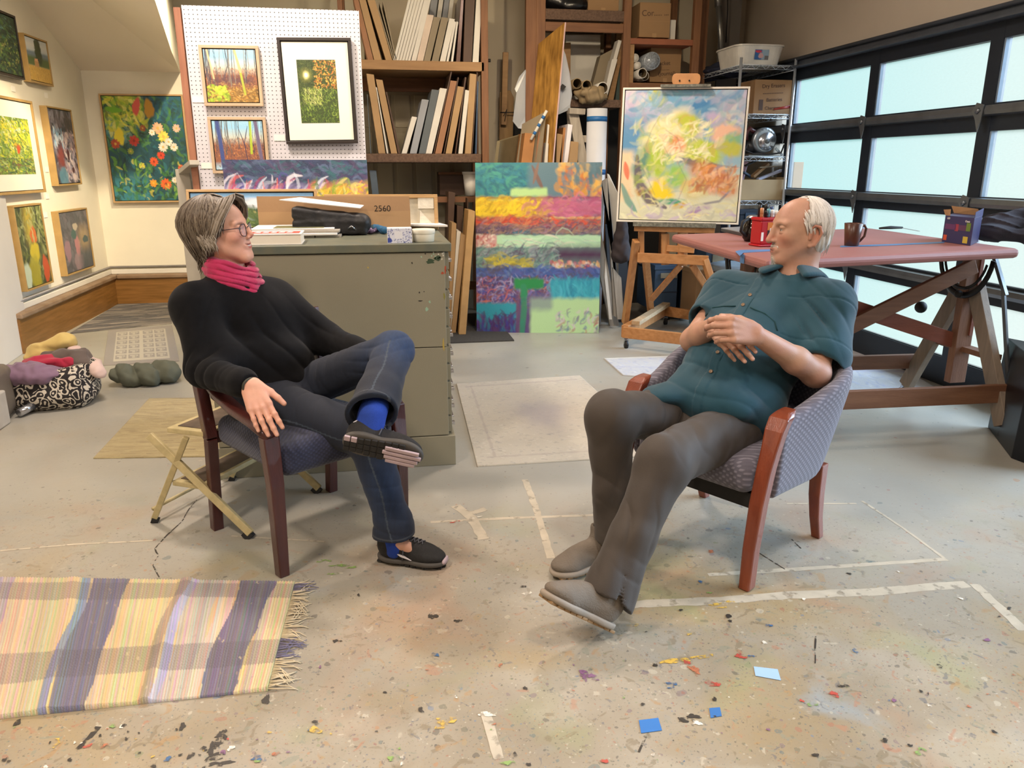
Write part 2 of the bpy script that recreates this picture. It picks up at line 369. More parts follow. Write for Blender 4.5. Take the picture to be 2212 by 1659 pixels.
    L.new(noise(P, 26, 5).outputs[0], b.inputs['Height']); L.new(b.outputs[0], p.inputs['Normal'])
    p.inputs['Specular IOR Level'].default_value = .5
    return m
FLOORM = floor_material()
def smudge(name, c, lo=.38, hi=.52, sc=45):
    m = mat(name, c, .5, 0, .12, 18); n = m.node_tree; t = n.nodes.new('ShaderNodeTexCoord'); z = n.nodes.new('ShaderNodeTexNoise'); z.inputs['Scale'].default_value = sc; z.inputs['Detail'].default_value = 6
    r = n.nodes.new('ShaderNodeMapRange'); r.inputs[1].default_value = lo; r.inputs[2].default_value = hi; n.links.new(t.outputs['Object'], z.inputs['Vector']); n.links.new(z.outputs[0], r.inputs[0]); n.links.new(r.outputs[0], n.nodes['Principled BSDF'].inputs['Alpha']); return m
TAPEW = smudge('old_tape_residue', '#b6ac98', .26, .44, 22)
fb = MB(); fb.add([(-3.2, -3, 0), (3.9, -3, 0), (3.9, 9.1, 0), (-3.2, 9.1, 0)], [(0, 1, 2, 3)])
def ribbon(b, pts, w, i, z=.0006, jag=.25, seed=1):
    rs = random.Random(seed); P = []
    for k in range(len(pts)-1):
        a, c = FL(*pts[k]), FL(*pts[k+1]); n = max(2, int((c-a).length/.03))
        P += [a.lerp(c, t/n) for t in range(n)]
    P.append(FL(*pts[-1])); V = []
    for k, p in enumerate(P):
        d = (P[min(k+1, len(P)-1)]-P[max(0, k-1)]).normalized(); s_ = Vector((-d.y, d.x, 0))
        V += [p+s_*w*(.5+jag*rs.uniform(-1, 1))+Vector((0, 0, z)), p-s_*w*(.5+jag*rs.uniform(-1, 1))+Vector((0, 0, z))]
    b.add(V, [(2*k, 2*k+1, 2*k+3, 2*k+2) for k in range(len(P)-1)], i)
def blob(b, px, py, rx, ry, i, seed, z=.0007, n=18):
    rs = random.Random(seed); c = FL(px, py); ph = [rs.uniform(0, 6) for _ in range(4)]
    V = []
    for k in range(n):
        a = 2*pi*k/n; r = 1+.28*sin(2*a+ph[0])+.2*sin(3*a+ph[1])+.15*sin(5*a+ph[2])+.12*sin(9*a+ph[3])
        V.append(c+Vector((rx*r*cos(a), ry*r*sin(a), z)))
    b.add(V, [tuple(range(n))], i)
for k, (pts, w) in enumerate([([(930, 1128), (1100, 1119), (1312, 1112)], .022), ([(1134, 1036), (1160, 1105), (1190, 1206)], .033), ([(1360, 1306), (1540, 1298), (1700, 1286), (1880, 1279), (2090, 1262)], .05),
        ([(2105, 1262), (2212, 1362)], .04), ([(1530, 1242), (1780, 1226), (2045, 1208)], .026), ([(1862, 1082), (1950, 1140), (2040, 1206)], .014), ([(1700, 1088), (1850, 1088)], .012),
        ([(0, 1190), (160, 1176), (330, 1168)], .014), ([(985, 1092), (1020, 1120), (1046, 1165)], .05), ([(1010, 1110), (1050, 1100)], .04), ([(500, 1158), (700, 1170)], .01), ([(1050, 1545), (1078, 1640)], .03)]):
    ribbon(fb, pts, w*.9, 1, .0004+.00004*k, .08, seed=k)
for k, (pts, w) in enumerate([([(346, 1250), (330, 1222), (342, 1200), (334, 1185), (362, 1155), (392, 1128), (410, 1098), (425, 1080)], .005), ([(1760, 1440), (1762, 1375)], .004), ([(1640, 1195), (1695, 1230)], .004), ([(1710, 1165), (1730, 1185)], .004), ([(170, 1620), (215, 1570)], .014), ([(1378, 1625), (1395, 1590)], .006)]):
    ribbon(fb, pts, w, 2, .0008, .35, 50+k)
DARKP = smudge('dark_paint_spill', '#332d26', .4, .5); 
spl = [smudge('paint_spill_'+n_, c_, .42, .56) for n_, c_ in (('yellow', '#c9a64a'), ('green', '#7f9a55'), ('rust', '#a9694a'), ('blue', '#3a5f86'), ('white', '#ddd6c6'), ('plum', '#7b5572'), ('red', '#b04a3c'))]
rs = random.Random(5)
for k, (x, y, rx, ry, i) in enumerate([(478, 1588, .018, .02, 2), (468, 1606, .014, .03, 2), (482, 1600, .01, .02, 2), (463, 1636, .02, .022, 2), (476, 1650, .03, .012, 2), (440, 1618, .012, .01, 2), (456, 1622, .012, .018, 2), (935, 1332, .018, .02, 2), (990, 1342, .014, .016, 2), (728, 1386, .016, .012, 2), (1480, 1556, .025, .012, 2), (1498, 1548, .02, .012, 2), (1505, 1562, .014, .012, 7), (575, 1512, .01, .03, 2),
        (985, 1128, .022, .012, 9), (1028, 1118, .03, .01, 7), (700, 1212, .03, .015, 4), (735, 1222, .04, .012, 4), (762, 1226, .02, .01, 4), (720, 1240, .03, .008, 4), (1535, 1192, .02, .012, 5), (1140, 1282, .018, .015, 7), (1075, 1245, .016, .013, 7), (1545, 1306, .03, .008, 3), (1575, 1300, .03, .007, 3), (1560, 1313, .02, .006, 3), (1500, 1448, .02, .03, 5), (1600, 1418, .022, .014, 9),
        (1480, 1425, .10, .015, 3), (1270, 1462, .03, .03, 8), (1540, 1478, .025, .016, 9), (1450, 1480, .02, .02, 6), (960, 1560, .03, .03, 3), (1050, 1544, .025, .012, 7), (680, 1578, .02, .016, 3), (560, 1640, .02, .015, 6), (1325, 1140, .0, .0, 2), (1835, 1240, .012, .008, 2), (1515, 1258, .014, .010, 6), (1530, 1282, .013, .010, 4), (1100, 1650, .02, .012, 4), (850, 1640, .016, .012, 4), (1800, 1500, .02, .015, 9), (1990, 1625, .02, .014, 4), (1820, 1482, .018, .012, 2), (1755, 1522, .016, .012, 4), (2030, 1440, .01, .01, 2), (1660, 1352, .012, .012, 6)]):
    if rx: blob(fb, x, y, rx*.8, ry*.8, i, k, .001+.00003*k)
for k in range(150):
    x = rs.uniform(640, 2212); y = rs.uniform(1230, 1659)
    if rs.random() < .35: x = rs.uniform(0, 640); y = rs.uniform(1560, 1659)
    r = rs.choice([.003, .004, .006, .009]); blob(fb, x, y, r, r*rs.uniform(.6, 1.6), rs.choice([2, 2, 2, 3, 4, 5, 6, 7, 7, 8, 9]), 100+k, .0022+.000004*k, n=9)
struct(fb.build('floor', [FLOORM, TAPEW, DARKP]+spl))
# walls
H_ = 3.4
struct(MB().box((-2.97, -3, 0), (-2.87, 9.0, H_)).build('wall_left', WALLW))
struct(MB().box((-2.97, 8.9, 0), (.05, 9.0, H_)).build('wall_back_left', WALLW))
struct(MB().box((-.05, 8.05, 0), (3.85, 8.15, H_)).box((-.05, 8.05, 0), (.05, 8.9, H_)).build('wall_back', WALLB))
struct(MB().box((3.80, -3, 0), (3.9, -1.2, H_)).box((3.80, 8.2, 0), (3.9, 8.1, H_)).box((3.80, -3, 2.36), (3.9, 8.1, H_)).box((3.80, 7.1, 0), (3.9, 8.1, 2.36)).build('wall_right', mat('wall_right_paint', '#b8ac9b', .85, 0, .03, 3)))
struct(MB().box((-3, -3.1, 0), (3.9, -3, H_)).build('wall_front', WALLB))
struct(MB().box((-3, -3.1, H_), (3.9, 9.1, H_+.1)).build('ceiling', mat('white_ceiling', '#cfc9bd', .9)))
# stair bulkhead over the gallery corner
bk = MB(); z0, xr = 2.362, -1.92
A = [(-2.87, 8.9, z0), (xr, 8.9, z0), (-1.66, 7.45, 2.37), (-1.61, 6.87, 2.664), (-1.61, 5.2, 3.4), (-2.87, 6.2, 3.4)]
bk.add(A, [(0, 5, 4, 3, 2, 1)], 0)
up = [(p[0], p[1], 3.4) for p in A]
bk.add([A[1], A[2], A[3], A[4], up[1], up[2], up[3]], [(0, 1, 5, 4), (1, 2, 6, 5), (2, 3, 6)], 1)
struct(bk.build('ceiling_bulkhead', [CEIL, WALLW]))
# low ledge, boards and rail along the gallery walls
zl = .32
struct(MB().box((-2.87, 6.5, 0), (-2.80, 8.9, zl-.045)).build('baseboard_left', OAK)); struct(MB().box((-2.80, 8.83, 0), (-1.0, 8.9, zl-.045)).build('baseboard_back_left', OAKX))
struct(MB().box((-2.87, 6.5, zl-.045), (-2.775, 8.9, zl)).box((-2.775, 8.805, zl-.045), (-1.0, 8.9, zl)).build('trim_1', LEDGE, bevel=.012))
struct(MB().box((-2.87, 6.5, zl), (-2.84, 8.9, zl+.05)).box((-2.84, 8.87, zl), (-1.0, 8.9, zl+.05)).build('trim_2', WHITE, bevel=.006))
struct(MB().tube([(-2.845, 6.55, zl+.075), (-2.845, 8.875, zl+.075), (-1.0, 8.875, zl+.075)], .012, 8).build('trim_3', GREYM))
for k, (x, y, z, hx) in enumerate([(-2.798, 7.0, .16, .05), (-2.798, 8.65, .2, .04)]): pass
# ---- garage door ----
DARK = mat('dark_bronze_frame', '#18212c', .45, .2, .1, 5); GALV = mat('galvanised_strut', '#6f7478', .38, .75, .15, 8)
ALU = mat('aluminium_edge', '#8fa3b8', .35, .6)
pm = bpy.data.materials.new('frosted_pane'); pm.use_nodes = True; n = pm.node_tree; n.nodes.remove(n.nodes['Principled BSDF'])
o_ = n.nodes['Material Output']; tr = n.nodes.new('ShaderNodeBsdfTransparent'); tl = n.nodes.new('ShaderNodeBsdfTranslucent'); gl = n.nodes.new('ShaderNodeBsdfGlossy'); mx = n.nodes.new('ShaderNodeMixShader'); m2 = n.nodes.new('ShaderNodeMixShader')
nz = n.nodes.new('ShaderNodeTexNoise'); nz.inputs['Scale'].default_value = 40; cr = n.nodes.new('ShaderNodeMapRange'); cr.inputs[3].default_value = .2; cr.inputs[4].default_value = .26
n.links.new(nz.outputs[0], cr.inputs[0]); n.links.new(cr.outputs[0], mx.inputs[0])
tr.inputs[0].default_value = (.97, .99, 1, 1); tl.inputs[0].default_value = (.24, .21, .17, 1); gl.inputs['Roughness'].default_value = .4
n.links.new(tr.outputs[0], mx.inputs[1]); n.links.new(tl.outputs[0], mx.inputs[2]); m2.inputs[0].default_value = .03
n.links.new(mx.outputs[0], m2.inputs[1]); n.links.new(gl.outputs[0], m2.inputs[2]); n.links.new(m2.outputs[0], o_.inputs[0])
door = thing('door_1', None, None, (0, 0, 0)); door['kind'] = 'structure'
X0 = 3.72; muls = [8.05-.0, 6.84, 5.65, 4.46, 3.27, 2.08, .89, -.30, -1.2]
rows = [(2.164, 1.80), (1.637, 1.245), (1.12, .73), (.60, .19)]
fr = MB(); MW = .052
fr.box((X0, -1.3, 2.164), (X0+.05, 8.0, 2.36)); fr.box((X0, -1.3, 0.0), (X0+.05, 8.0, .19))
for (a, b), (c, d) in zip(rows[:-1], rows[1:]): fr.box((X0, -1.3, c), (X0+.05, 8.0, b))
for y in muls[1:]: fr.box((X0-.001, y-MW-.02, 0.05), (X0+.05, y+MW-.02, 2.3))
fr.build('door_frame', DARK, door)
ed = MB()
for y in muls[1:-1]:
    for a, b in rows: ed.box((X0+.005, y-MW-.034, b), (X0+.045, y-MW-.02, a))
for a, b in rows:
    for k in range(len(muls)-1): ed.box((X0+.005, muls[k+1]+MW-.02, b-.008), (X0+.04, muls[k]-MW-.02, b))
ed.build('pane_bead', ALU, door)
for a, b in rows:
    for k in range(len(muls)-1): MB().box((X0+.026, muls[k+1]+MW-.02, b), (X0+.03, muls[k]-MW-.02, a)).build('pane', pm, door)
for k, zz in enumerate((1.755, 1.205, .68)):
    MB().prism([(X0, 0, zz-.03), (X0-.045, 0, zz-.022), (X0-.05, 0, zz), (X0-.045, 0, zz+.03), (X0, 0, zz+.035)], (0, 9.2, 0), M=Matrix.Translation((0, -1.3, 0))).build('strut', GALV, door)
    for y in muls[1:-1]:
        h = MB(); h.prism([(X0-.052, y-.06, zz+.035), (X0-.052, y+.0, zz+.05), (X0-.052, y+.03, zz-.0), (X0-.052, y-.005, zz-.05), (X0-.052, y-.035, zz-.125), (X0-.052, y-.055, zz-.05)], (-.006, 0, 0))
        h.tube([(X0-.06, y-.035, zz+.01), (X0-.06, y-.01, zz-.01)], .012, 8); h.build('hinge', GALV, door)
struct(MB().box((X0-.09, -1.3, 2.262), (X0+.08, 8.0, 2.275)).box((X0-.03, -1.3, 2.275), (X0-.015, 8.0, 2.345)).tube([(X0-.05, -1.3, 2.335), (X0-.05, 8.0, 2.335)], .015, 8).build('trim_4', mat('track_steel', '#555c66', .4, .6)))
# ceiling lamps that light the room
LF = mat('lamp_housing', '#d8d8d8', .4, .3)
GE = bpy.data.materials.new('lamp_glow'); GE.use_nodes = True; GE.node_tree.nodes['Principled BSDF'].inputs['Emission Color'].default_value = (1, .8, .55, 1); GE.node_tree.nodes['Principled BSDF'].inputs['Emission Strength'].default_value = 6
for i, (x, y, z, p) in enumerate(LAMPS):
    t = thing('ceiling_lamp', 'round white dish lamp hanging from the white ceiling above the studio', 'lamp', (x, y, z), group='dish lamps on the ceiling')
    MB().lathe([(.03, .15), (.05, .1), (.2, .03), (.25, -.02), (.245, -.02), (.195, .022), (.02, .05)], 24, cap=False).build('housing', LF, t)
for a, b, p in SPOTS:
    t = thing('track_or_added_spotlight', 'small black spotlight on the ceiling aimed at the pictures, or added to brighten the back shelves', 'lamp', a, group='black track spotlights'); d = (Vector(b)-Vector(a)).normalized()
    MB().tube([-d*.16, -d*.02], .045, 14, cap=False).build('housing', BLK, t); MB().tube([-d*.1, (0, 0, 3.4-a[2])], .01, 8).build('stem', BLK, t)
# ================= soft shapes: one continuous skin grown over a skeleton =================
class Soft:
    """rounded limbs, ovals and cuts blended together and skinned by surface nets on a fine lattice"""
    def __init__(s): s.P = []
    def cap(s, a, b, ra, rb=None, k=.02, flat=None, sub=False):
        a = np.array(a, float); b = np.array(b, float); rb = ra if rb is None else rb
        f = None
        if flat is not None: f = (np.array(flat[0], float)/np.linalg.norm(flat[0]), float(flat[1]))
        m = max(1, (f[1] if f else 1))
        s.P.append((0, a, b, ra, rb, k, f, sub, (a+b)/2, np.linalg.norm(b-a)/2+max(ra, rb)*m)); return s
    def ell(s, c, r, R=None, k=.02, sub=False):
        c = np.array(c, float); r = np.array(r, float); R = np.eye(3) if R is None else np.array(R, float)
        s.P.append((1, c, r, R, 0, k, None, sub, c, r.max())); return s
    def box(s, c, r, R=None, k=.01, rd=.01, sub=False):
        c = np.array(c, float); r = np.array(r, float); R = np.eye(3) if R is None else np.array(R, float)
        s.P.append((2, c, r, R, rd, k, None, sub, c, np.linalg.norm(r)+rd)); return s
    def chain(s, pts, rs, k=.02, flat=None):
        for i in range(len(pts)-1): s.cap(pts[i], pts[i+1], rs[i], rs[i+1], k, flat)
        return s
    def plane(s, p, n, k=.003):
        """keep what lies behind the plane (on the side opposite to n) within reach r"""
        s.P.append((3, np.array(p, float), np.array(n, float)/np.linalg.norm(n), k, 0, k, None, True, np.array(p, float), 1e9)); return s
    def planeat(s, p, n, R, k=.003):
        s.P.append((4, np.array(p, float), np.array(n, float)/np.linalg.norm(n), k, 0, k, R, True, np.array(p, float), R+.05)); return s
    @staticmethod
    def prim(q, X):
        t = q[0]
        if t == 0:
            _, a, b, ra, rb, k, f = q[:7]; ab = b-a; L = ab@ab+1e-12; h = np.clip((X-a)@ab/L, 0, 1)
            v = X-a-h[:, None]*ab
            if f is not None: v = v-np.outer(v@f[0], f[0])*(1-1/f[1])
            return np.sqrt((v*v).sum(1))-(ra+h*(rb-ra))
        if t == 1:
            v = (X-q[1])@q[3].T/q[2]; n = np.sqrt((v*v).sum(1))+1e-9; g = np.sqrt(((v/q[2])**2).sum(1))+1e-9; return n*(n-1)/g
        if t == 2:
            v = np.abs((X-q[1])@q[3].T)-(q[2]-q[4]); return np.sqrt((np.maximum(v, 0)**2).sum(1))+np.minimum(v.max(1), 0)-q[4]
        return (X-q[1])@q[2]
    def ev(s, X, prims):
        d = np.full(len(X), 1.)
        for q in prims:
            e_ = s.prim(q, X); k = q[5]
            if q[7]:
                if q[0] == 3: e_ = -e_
                if q[0] == 4:
                    r = np.sqrt(((X-q[1])**2).sum(1)); e_ = np.where(r < q[6], -e_, .05)
                h = np.clip(.5-.5*(d+e_)/k, 0, 1)   # smooth difference: max(d, -e)
                d = d*(1-h)+(-e_)*h+k*h*(1-h)
            else:
                h = np.clip(.5+.5*(e_-d)/k, 0, 1); d = e_*(1-h)+d*h-k*h*(1-h)
        return d
    def skin(s, res, disp=None, nb=14, pad=.03):
        pos = [q for q in s.P if not q[7]]
        lo = np.min([q[8]-q[9] for q in pos], 0)-pad; hi = np.max([q[8]+q[9] for q in pos], 0)+pad
        B = nb*res; n = np.ceil((hi-lo)/B).astype(int); half = B*.87
        I = np.stack(np.meshgrid(*[np.arange(k) for k in n], indexing='ij'), -1).reshape(-1, 3); C = lo+(I+.5)*B
        d0 = np.full(len(I), 1.)
        for q in pos: d0 = np.minimum(d0, s.prim(q, C))
        I = I[np.abs(d0) < half*1.6+.02]
        ax = np.arange(nb+1); G = np.stack(np.meshgrid(ax, ax, ax, indexing='ij'), -1).reshape(-1, 3)
        VK = []; VP = []; QK = []
        NG = n*nb+4; key = lambda J: (J[..., 0]*NG[1]+J[..., 1])*NG[2]+J[..., 2]
        for ib in I:
            base = ib*nb; c = lo+(ib+.5)*B
            pr = [q for q in s.P if np.linalg.norm(c-q[8]) < q[9]+half+.06+q[5]]
            if not pr: continue
            X = lo+(base+G)*res; d = s.ev(X, pr)
            if disp is not None: d = d+disp(X)
            if d.min() > 0 or d.max() < 0: continue
            D = d.reshape(nb+1, nb+1, nb+1)
            cube = np.stack([D[i:nb+i, j:nb+j, k:nb+k] for i in (0, 1) for j in (0, 1) for k in (0, 1)], -1)
            act = (cube.min(-1) < 0) & (cube.max(-1) >= 0); J = np.argwhere(act)
            if len(J):
                cc = cube[act]; acc = np.zeros((len(J), 3)); cnt = np.zeros(len(J)); O = [(i, j, k) for i in (0, 1) for j in (0, 1) for k in (0, 1)]
                for a_ in range(8):
                    for b_ in range(a_+1, 8):
                        if sum(abs(O[a_][t]-O[b_][t]) for t in range(3)) != 1: continue
                        m = (cc[:, a_] < 0) != (cc[:, b_] < 0); t = cc[:, a_]/(cc[:, a_]-cc[:, b_]+1e-12)
                        p = np.array(O[a_])+t[:, None]*(np.array(O[b_])-np.array(O[a_])); acc[m] += p[m]; cnt[m] += 1
                VP.append(lo+(base+J+acc/cnt[:, None])*res); VK.append(key(base+J+1))
            for ax_ in range(3):
                sl0 = [slice(0, nb)]*3; sl1 = list(sl0); sl1[ax_] = slice(1, nb+1)
                A_ = D[tuple(sl0)] < 0; B_ = D[tuple(sl1)] < 0; E_ = np.argwhere(A_ != B_)
                if not len(E_): continue
                sg = A_[tuple(E_.T)]; u = np.zeros(3, int); v = np.zeros(3, int); u[(ax_+1) % 3] = 1; v[(ax_+2) % 3] = 1
                g = base+E_+1; q4 = np.stack([key(g-u-v), key(g-v), key(g), key(g-u)], 1)
                q4[~sg] = q4[~sg][:, ::-1]; QK.append(q4)
        VK = np.concatenate(VK); VP = np.concatenate(VP); QK = np.concatenate(QK)
        o = np.argsort(VK); VK = VK[o]; VP = VP[o]; ix = np.searchsorted(VK, QK); ix = np.minimum(ix, len(VK)-1); ok = (VK[ix] == QK).all(1)
        return VP, ix[ok]
def wob(X, f, seed=0, n=3):
    """smooth pseudo-random waves in space, about -1..1"""
    r = np.random.RandomState(seed); o = np.zeros(len(X))
    for k in range(n):
        a = r.normal(size=3); a /= np.linalg.norm(a); b = r.normal(size=3); b /= np.linalg.norm(b); ff = f*(1+.6*k)
        o += np.sin(X@a*ff+1.3*np.sin(X@b*ff*.7+r.uniform(0, 6))+r.uniform(0, 6))/(1+.5*k)
    return o/1.8
def fold(X, d, f, seed=0, warp=1.6, sharp=1.6, cross=9.):
    """cloth creases running across direction d"""
    d = np.array(d, float); d /= np.linalg.norm(d)
    t = X@d*f*1.6+warp*wob(X, cross, seed, 2)+.8*wob(X, f*.35, seed+9, 2)
    return -(1-np.abs(np.sin(t)))**2.0*np.clip(.45+.9*wob(X, 13, seed+3, 2), 0, 1.1)
def softobj(name, s, res, m, parent=None, disp=None, col=None, M=None, **kw):
    V, Q = s.skin(res, disp, **kw)
    c = col(V) if callable(col) else (np.tile(lin(col), (len(V), 1)) if col is not None else None)
    if M is not None:
        A = np.array(M); V = V@A[:3, :3].T+A[:3, 3]
    return mk(name, V, Q, m, parent, None, True, c)
# ================= gallery corner and pegboard =================
TAN = mat('frame_tan', '#a98a55', .45, 0, .1, 12); PALE = mat('frame_pale_wood', '#b9976a', .5, 0, .1, 12); BRZ = mat('frame_dark', '#241b18', .4); BEI = mat('frame_beige', '#b9a184', .5, 0, .08, 10)
MOUNT = mat('mount_board', '#e9e3d4', .8, 0, .02, 3); CARD = mat('title_card', '#f0ece2', .7, 0, .02, 3)
def quadX(p, x): return [PX(*a, x) for a in p]
# left wall
c = Cv(60, 110, '#1f3328'); c.dabs(500, (0, 0, 1, 1), ['#24402c', '#3d5a2c', '#16241f', '#5c7a3a', '#2d5047'], .12, .03, 1.2, .5); c.dabs(160, (.2, .4, 1, .95), ['#8a9440', '#a8a25a', '#4d6a34'], .08, .012, 1.9, .3); c.dabs(60, (.1, 0, 1, .4), ['#5f8f86', '#3f6a55'], .1, .02, .6, .3)
qy = 6.72; zt, zb = 2.60, 2.116
picture('framed_painting', 'dark green forest painting cropped by the photo edge, highest on the left wall', [(-2.81, 6.72, zt), (-2.81, 7.37, zt), (-2.81, 7.37, zb), (-2.81, 6.72, zb)], c, BRZ, .018, .05)
c = Cv(90, 110, '#9fb3c4'); c.rect(-.1, 0, 1.1, .3, '#cfd0cc', .3); c.rect(-.1, .3, 1.1, .5, '#6d7f8e', .06); c.rect(-.1, .42, 1.1, .66, '#53683a', .08); c.rect(-.1, .64, 1.1, 1.1, '#c7a04c', .04)
c.ell(.55, .3, .17, .36, '#2b3a22'); c.ell(.5, .12, .1, .15, '#33422a'); c.rect(.31, .5, .5, .66, '#b58a5a', .01); c.rect(.33, .46, .48, .52, '#d09a78', .01); c.dabs(300, (0, .66, 1, 1), ['#d9b25a', '#b98d3a', '#e0c47a', '#9c7a35'], .06, .008, 1.4, .3); c.dabs(80, (.4, 0, .72, .6), ['#223019', '#3c4d2a'], .05, .012, 1.5, .6)
picture('framed_painting', 'small framed landscape of a tall dark tree over a hut in a golden field', quadX([(53, 73), (104, 89), (117, 189), (67, 175)], -2.81), c, TAN, .014, .055)
c = Cv(120, 150, '#7f9a3a'); c.dabs(900, (0, 0, 1, 1), ['#a8b83a', '#d9d23a', '#6b8f35', '#4b7040', '#cdd59a', '#3f5a33', '#8fa65a'], .13, .02, 1.2, .6); c.dabs(200, (.3, .05, 1, .5), ['#f0df2a', '#e8d34a', '#b9c94a'], .09, .02, .9, .5); c.dabs(200, (0, .7, 1, 1), ['#2f4a38', '#7b5a3f', '#3c6a5a', '#516f3a'], .1, .02, .3, .6)
c.ell(.62, .55, .05, .09, '#d5532e', .2); c.ell(.6, .5, .1, .06, '#9a5a3a', .2, a=.5); c.stroke([(.5, 0), (.7, .35), (.98, .62)], .008, '#2d4030'); c.stroke([(.38, 0), (.5, .4), (.55, .7)], .007, '#3a4a30'); c.dabs(40, (0, 0, .9, .3), ['#c2d6e0', '#e2ead0'], .06, .015, 1., .5)
picture('framed_painting', 'large framed yellow green garden painting with a wide pale mount, left edge of the photo', [(-2.81, 6.5, 1.957), (-2.81, 7.437, 1.957), (-2.81, 7.437, 1.218), (-2.81, 6.5, 1.218)], c, TAN, .02, .03, mat_w=.1, matm=MOUNT)
c = Cv(90, 120, '#4c4550'); c.dabs(350, (0, 0, 1, 1), ['#3d3540', '#6f6a78', '#8d8a98', '#574a50', '#2f3a48'], .2, .05, 1.4, .4); c.dabs(120, (.45, .3, 1, .95), ['#c9b9c0', '#b08a8e', '#e0ccc8', '#8f8aa0'], .16, .04, 1.1, .4); c.ell(.3, .65, .2, .22, '#8a3f3a', .3, .6, .8); c.ell(.62, .6, .06, .09, '#4a2830'); c.ell(.75, .82, .06, .05, '#4a2830'); c.ell(.3, .9, .22, .14, '#5a8aa0', a=.8); c.dabs(40, (.1, .25, .5, .5), ['#7fb0d0', '#dfe6ee'], .12, .03, 1.5, .3)
picture('framed_painting', 'grey violet abstract painting with blurred shapes, hanging above the other grey one', quadX([(100, 228), (152, 237), (179, 398), (126, 402)], -2.81), c, TAN, .014, .06)
c = Cv(80, 110, '#3f4a2c'); c.dabs(300, (0, 0, 1, 1), ['#2d3a24', '#55662f', '#1f2a22', '#6f7a3a', '#9aa06a'], .16, .04, 1.5, .5); c.rect(.3, 0, .6, .45, '#c9b040', .2, .7); c.ell(.55, .36, .14, .12, '#c8662a'); c.ell(.52, .58, .2, .14, '#c8b52a', a=.9); c.ell(.4, .83, .25, .25, '#a39a2c', a=.85); c.ell(.12, .85, .14, .2, '#b9c7b0'); c.ell(.85, .82, .14, .2, '#b84a26'); c.dabs(60, (.4, 0, 1, .4), ['#b5bb80', '#7e8a4a'], .14, .03, 1.3, .4)
picture('framed_painting', 'framed abstract of yellow, orange and dark green pears, low on the left wall', quadX([(27, 446), (86, 438), (118, 610), (59, 630)], -2.81), c, TAN, .014, .06)
c = Cv(90, 100, '#4f5058'); c.dabs(300, (0, 0, 1, 1), ['#44434c', '#5f636c', '#3a4048', '#6f6a72'], .2, .05, 1.4, .4); c.ell(.5, .58, .1, .2, '#b0757c'); c.ell(.14, .62, .12, .2, '#8f6e7a'); c.ell(.48, .85, .2, .16, '#9a8088', a=.7); c.rect(.6, .28, .95, .66, '#b0966a', .2, .7); c.ell(.42, .38, .1, .1, '#2f5a58'); c.ell(.82, .5, .12, .07, '#2f4f55'); c.ell(.5, .26, .1, .07, '#cfc0a8', a=.7); c.rect(.55, .7, 1., 1., '#34424c', .2, .8)
picture('framed_painting', 'grey painting with soft pink and teal shapes, lowest by the gallery corner', quadX([(122, 458), (184, 449), (207, 576), (146, 597)], -2.81), c, TAN, .014, .06)
for (x, y, l) in ((28, 192, 'under the dark forest painting'), (99, 206, 'under the hut landscape'), (101, 366, 'between garden and grey violet paintings'), (98, 464, 'between the two lowest paintings'), (102, 424, 'by the lower corner of the garden painting')):
    p = PX(x, y, -2.868); o = MB().box((0, -.035, -.022), (.004, .035, .022)).build('title_card', CARD, loc=p+Vector((0, 0, 0))); tag(o, 'tiny title card on the left wall '+l, 'card', 'title cards on the left wall')
# flowers on the back wall
c = Cv(190, 240, '#1f4f5c'); c.rect(-.1, -.1, .45, .3, '#a9b53a', .2, .9); c.rect(.62, -.1, 1.1, .3, '#1d5a72', .15); c.rect(-.1, .25, .3, .42, '#7fae9e', .15); c.rect(-.1, .5, .4, .8, '#1f4652', .2); c.rect(-.1, .76, .5, 1.1, '#3a8290', .12, .9)
c.dabs(500, (0, 0, 1, 1), ['#2a5a34', '#1d4030', '#3f7a2e', '#17404e', '#2c6a78', '#5c8f2e', '#12302e'], .12, .022, 1.4, .7, .7)
c.dabs(90, (.05, 0, .5, .35), ['#d8d040', '#b9c83a', '#e2dc70', '#6b9a2c'], .12, .025, .8, .5); c.ell(.13, .13, .12, .03, '#6fa82c', .1); c.ell(.42, .1, .05, .1, '#d0564a', .4); c.ell(.58, .12, .07, .1, '#b9892a'); c.ell(.16, .38, .07, .09, '#e0cf3a')
for (u, v, r, cc) in ((.34, .42, .065, '#c83a2e'), (.66, .56, .05, '#d8452a'), (.56, .62, .055, '#e0572a'), (.68, .84, .07, '#e8642a'), (.52, .83, .05, '#e89a2a'), (.66, .3, .07, '#f0b890'), (.72, .38, .07, '#f0dc60'), (.78, .43, .05, '#f2ede0'), (.58, .34, .04, '#f2ead8'), (.84, .48, .05, '#e8e0d0'), (.7, .48, .06, '#f0ecdc'), (.8, .8, .04, '#f0e6da'), (.9, .68, .04, '#d0603a'), (.1, .45, .06, '#b04a2e'), (.28, .52, .04, '#8a9a3a'), (.4, .66, .04, '#d8cf4a'), (.47, .3, .04, '#a85a34'), (.9, .3, .05, '#e0b8a0')):
    for k in range(12):
        a = 2*pi*k/12+RS.normal()*.1; c.stroke([(u, v), (u+r*cos(a), v+r*sin(a)/c.asp)], r*.32, tuple(np.clip(np.array(lin(cc))*RS.uniform(.8, 1.15), 0, 1)), .9)
    c.ell(u, v, r*.3, r*.25, '#7a2a1e' if cc[1] in 'cde' and cc[3] in '3456' else '#d8b050', a=.8)
c.dabs(60, (.1, .6, .9, 1), ['#5a9a4a', '#d0c85a', '#4f7f8a', '#8fb84a'], .07, .015, 1.2, .8)
picture('framed_painting', 'large framed painting of white and orange flowers on deep teal, on the back wall', [(-2.704, 8.83, 2.138), (-1.901, 8.83, 2.146), (-1.905, 8.83, 1.069), (-2.709, 8.83, 1.07)], c, PALE, .016, .06)
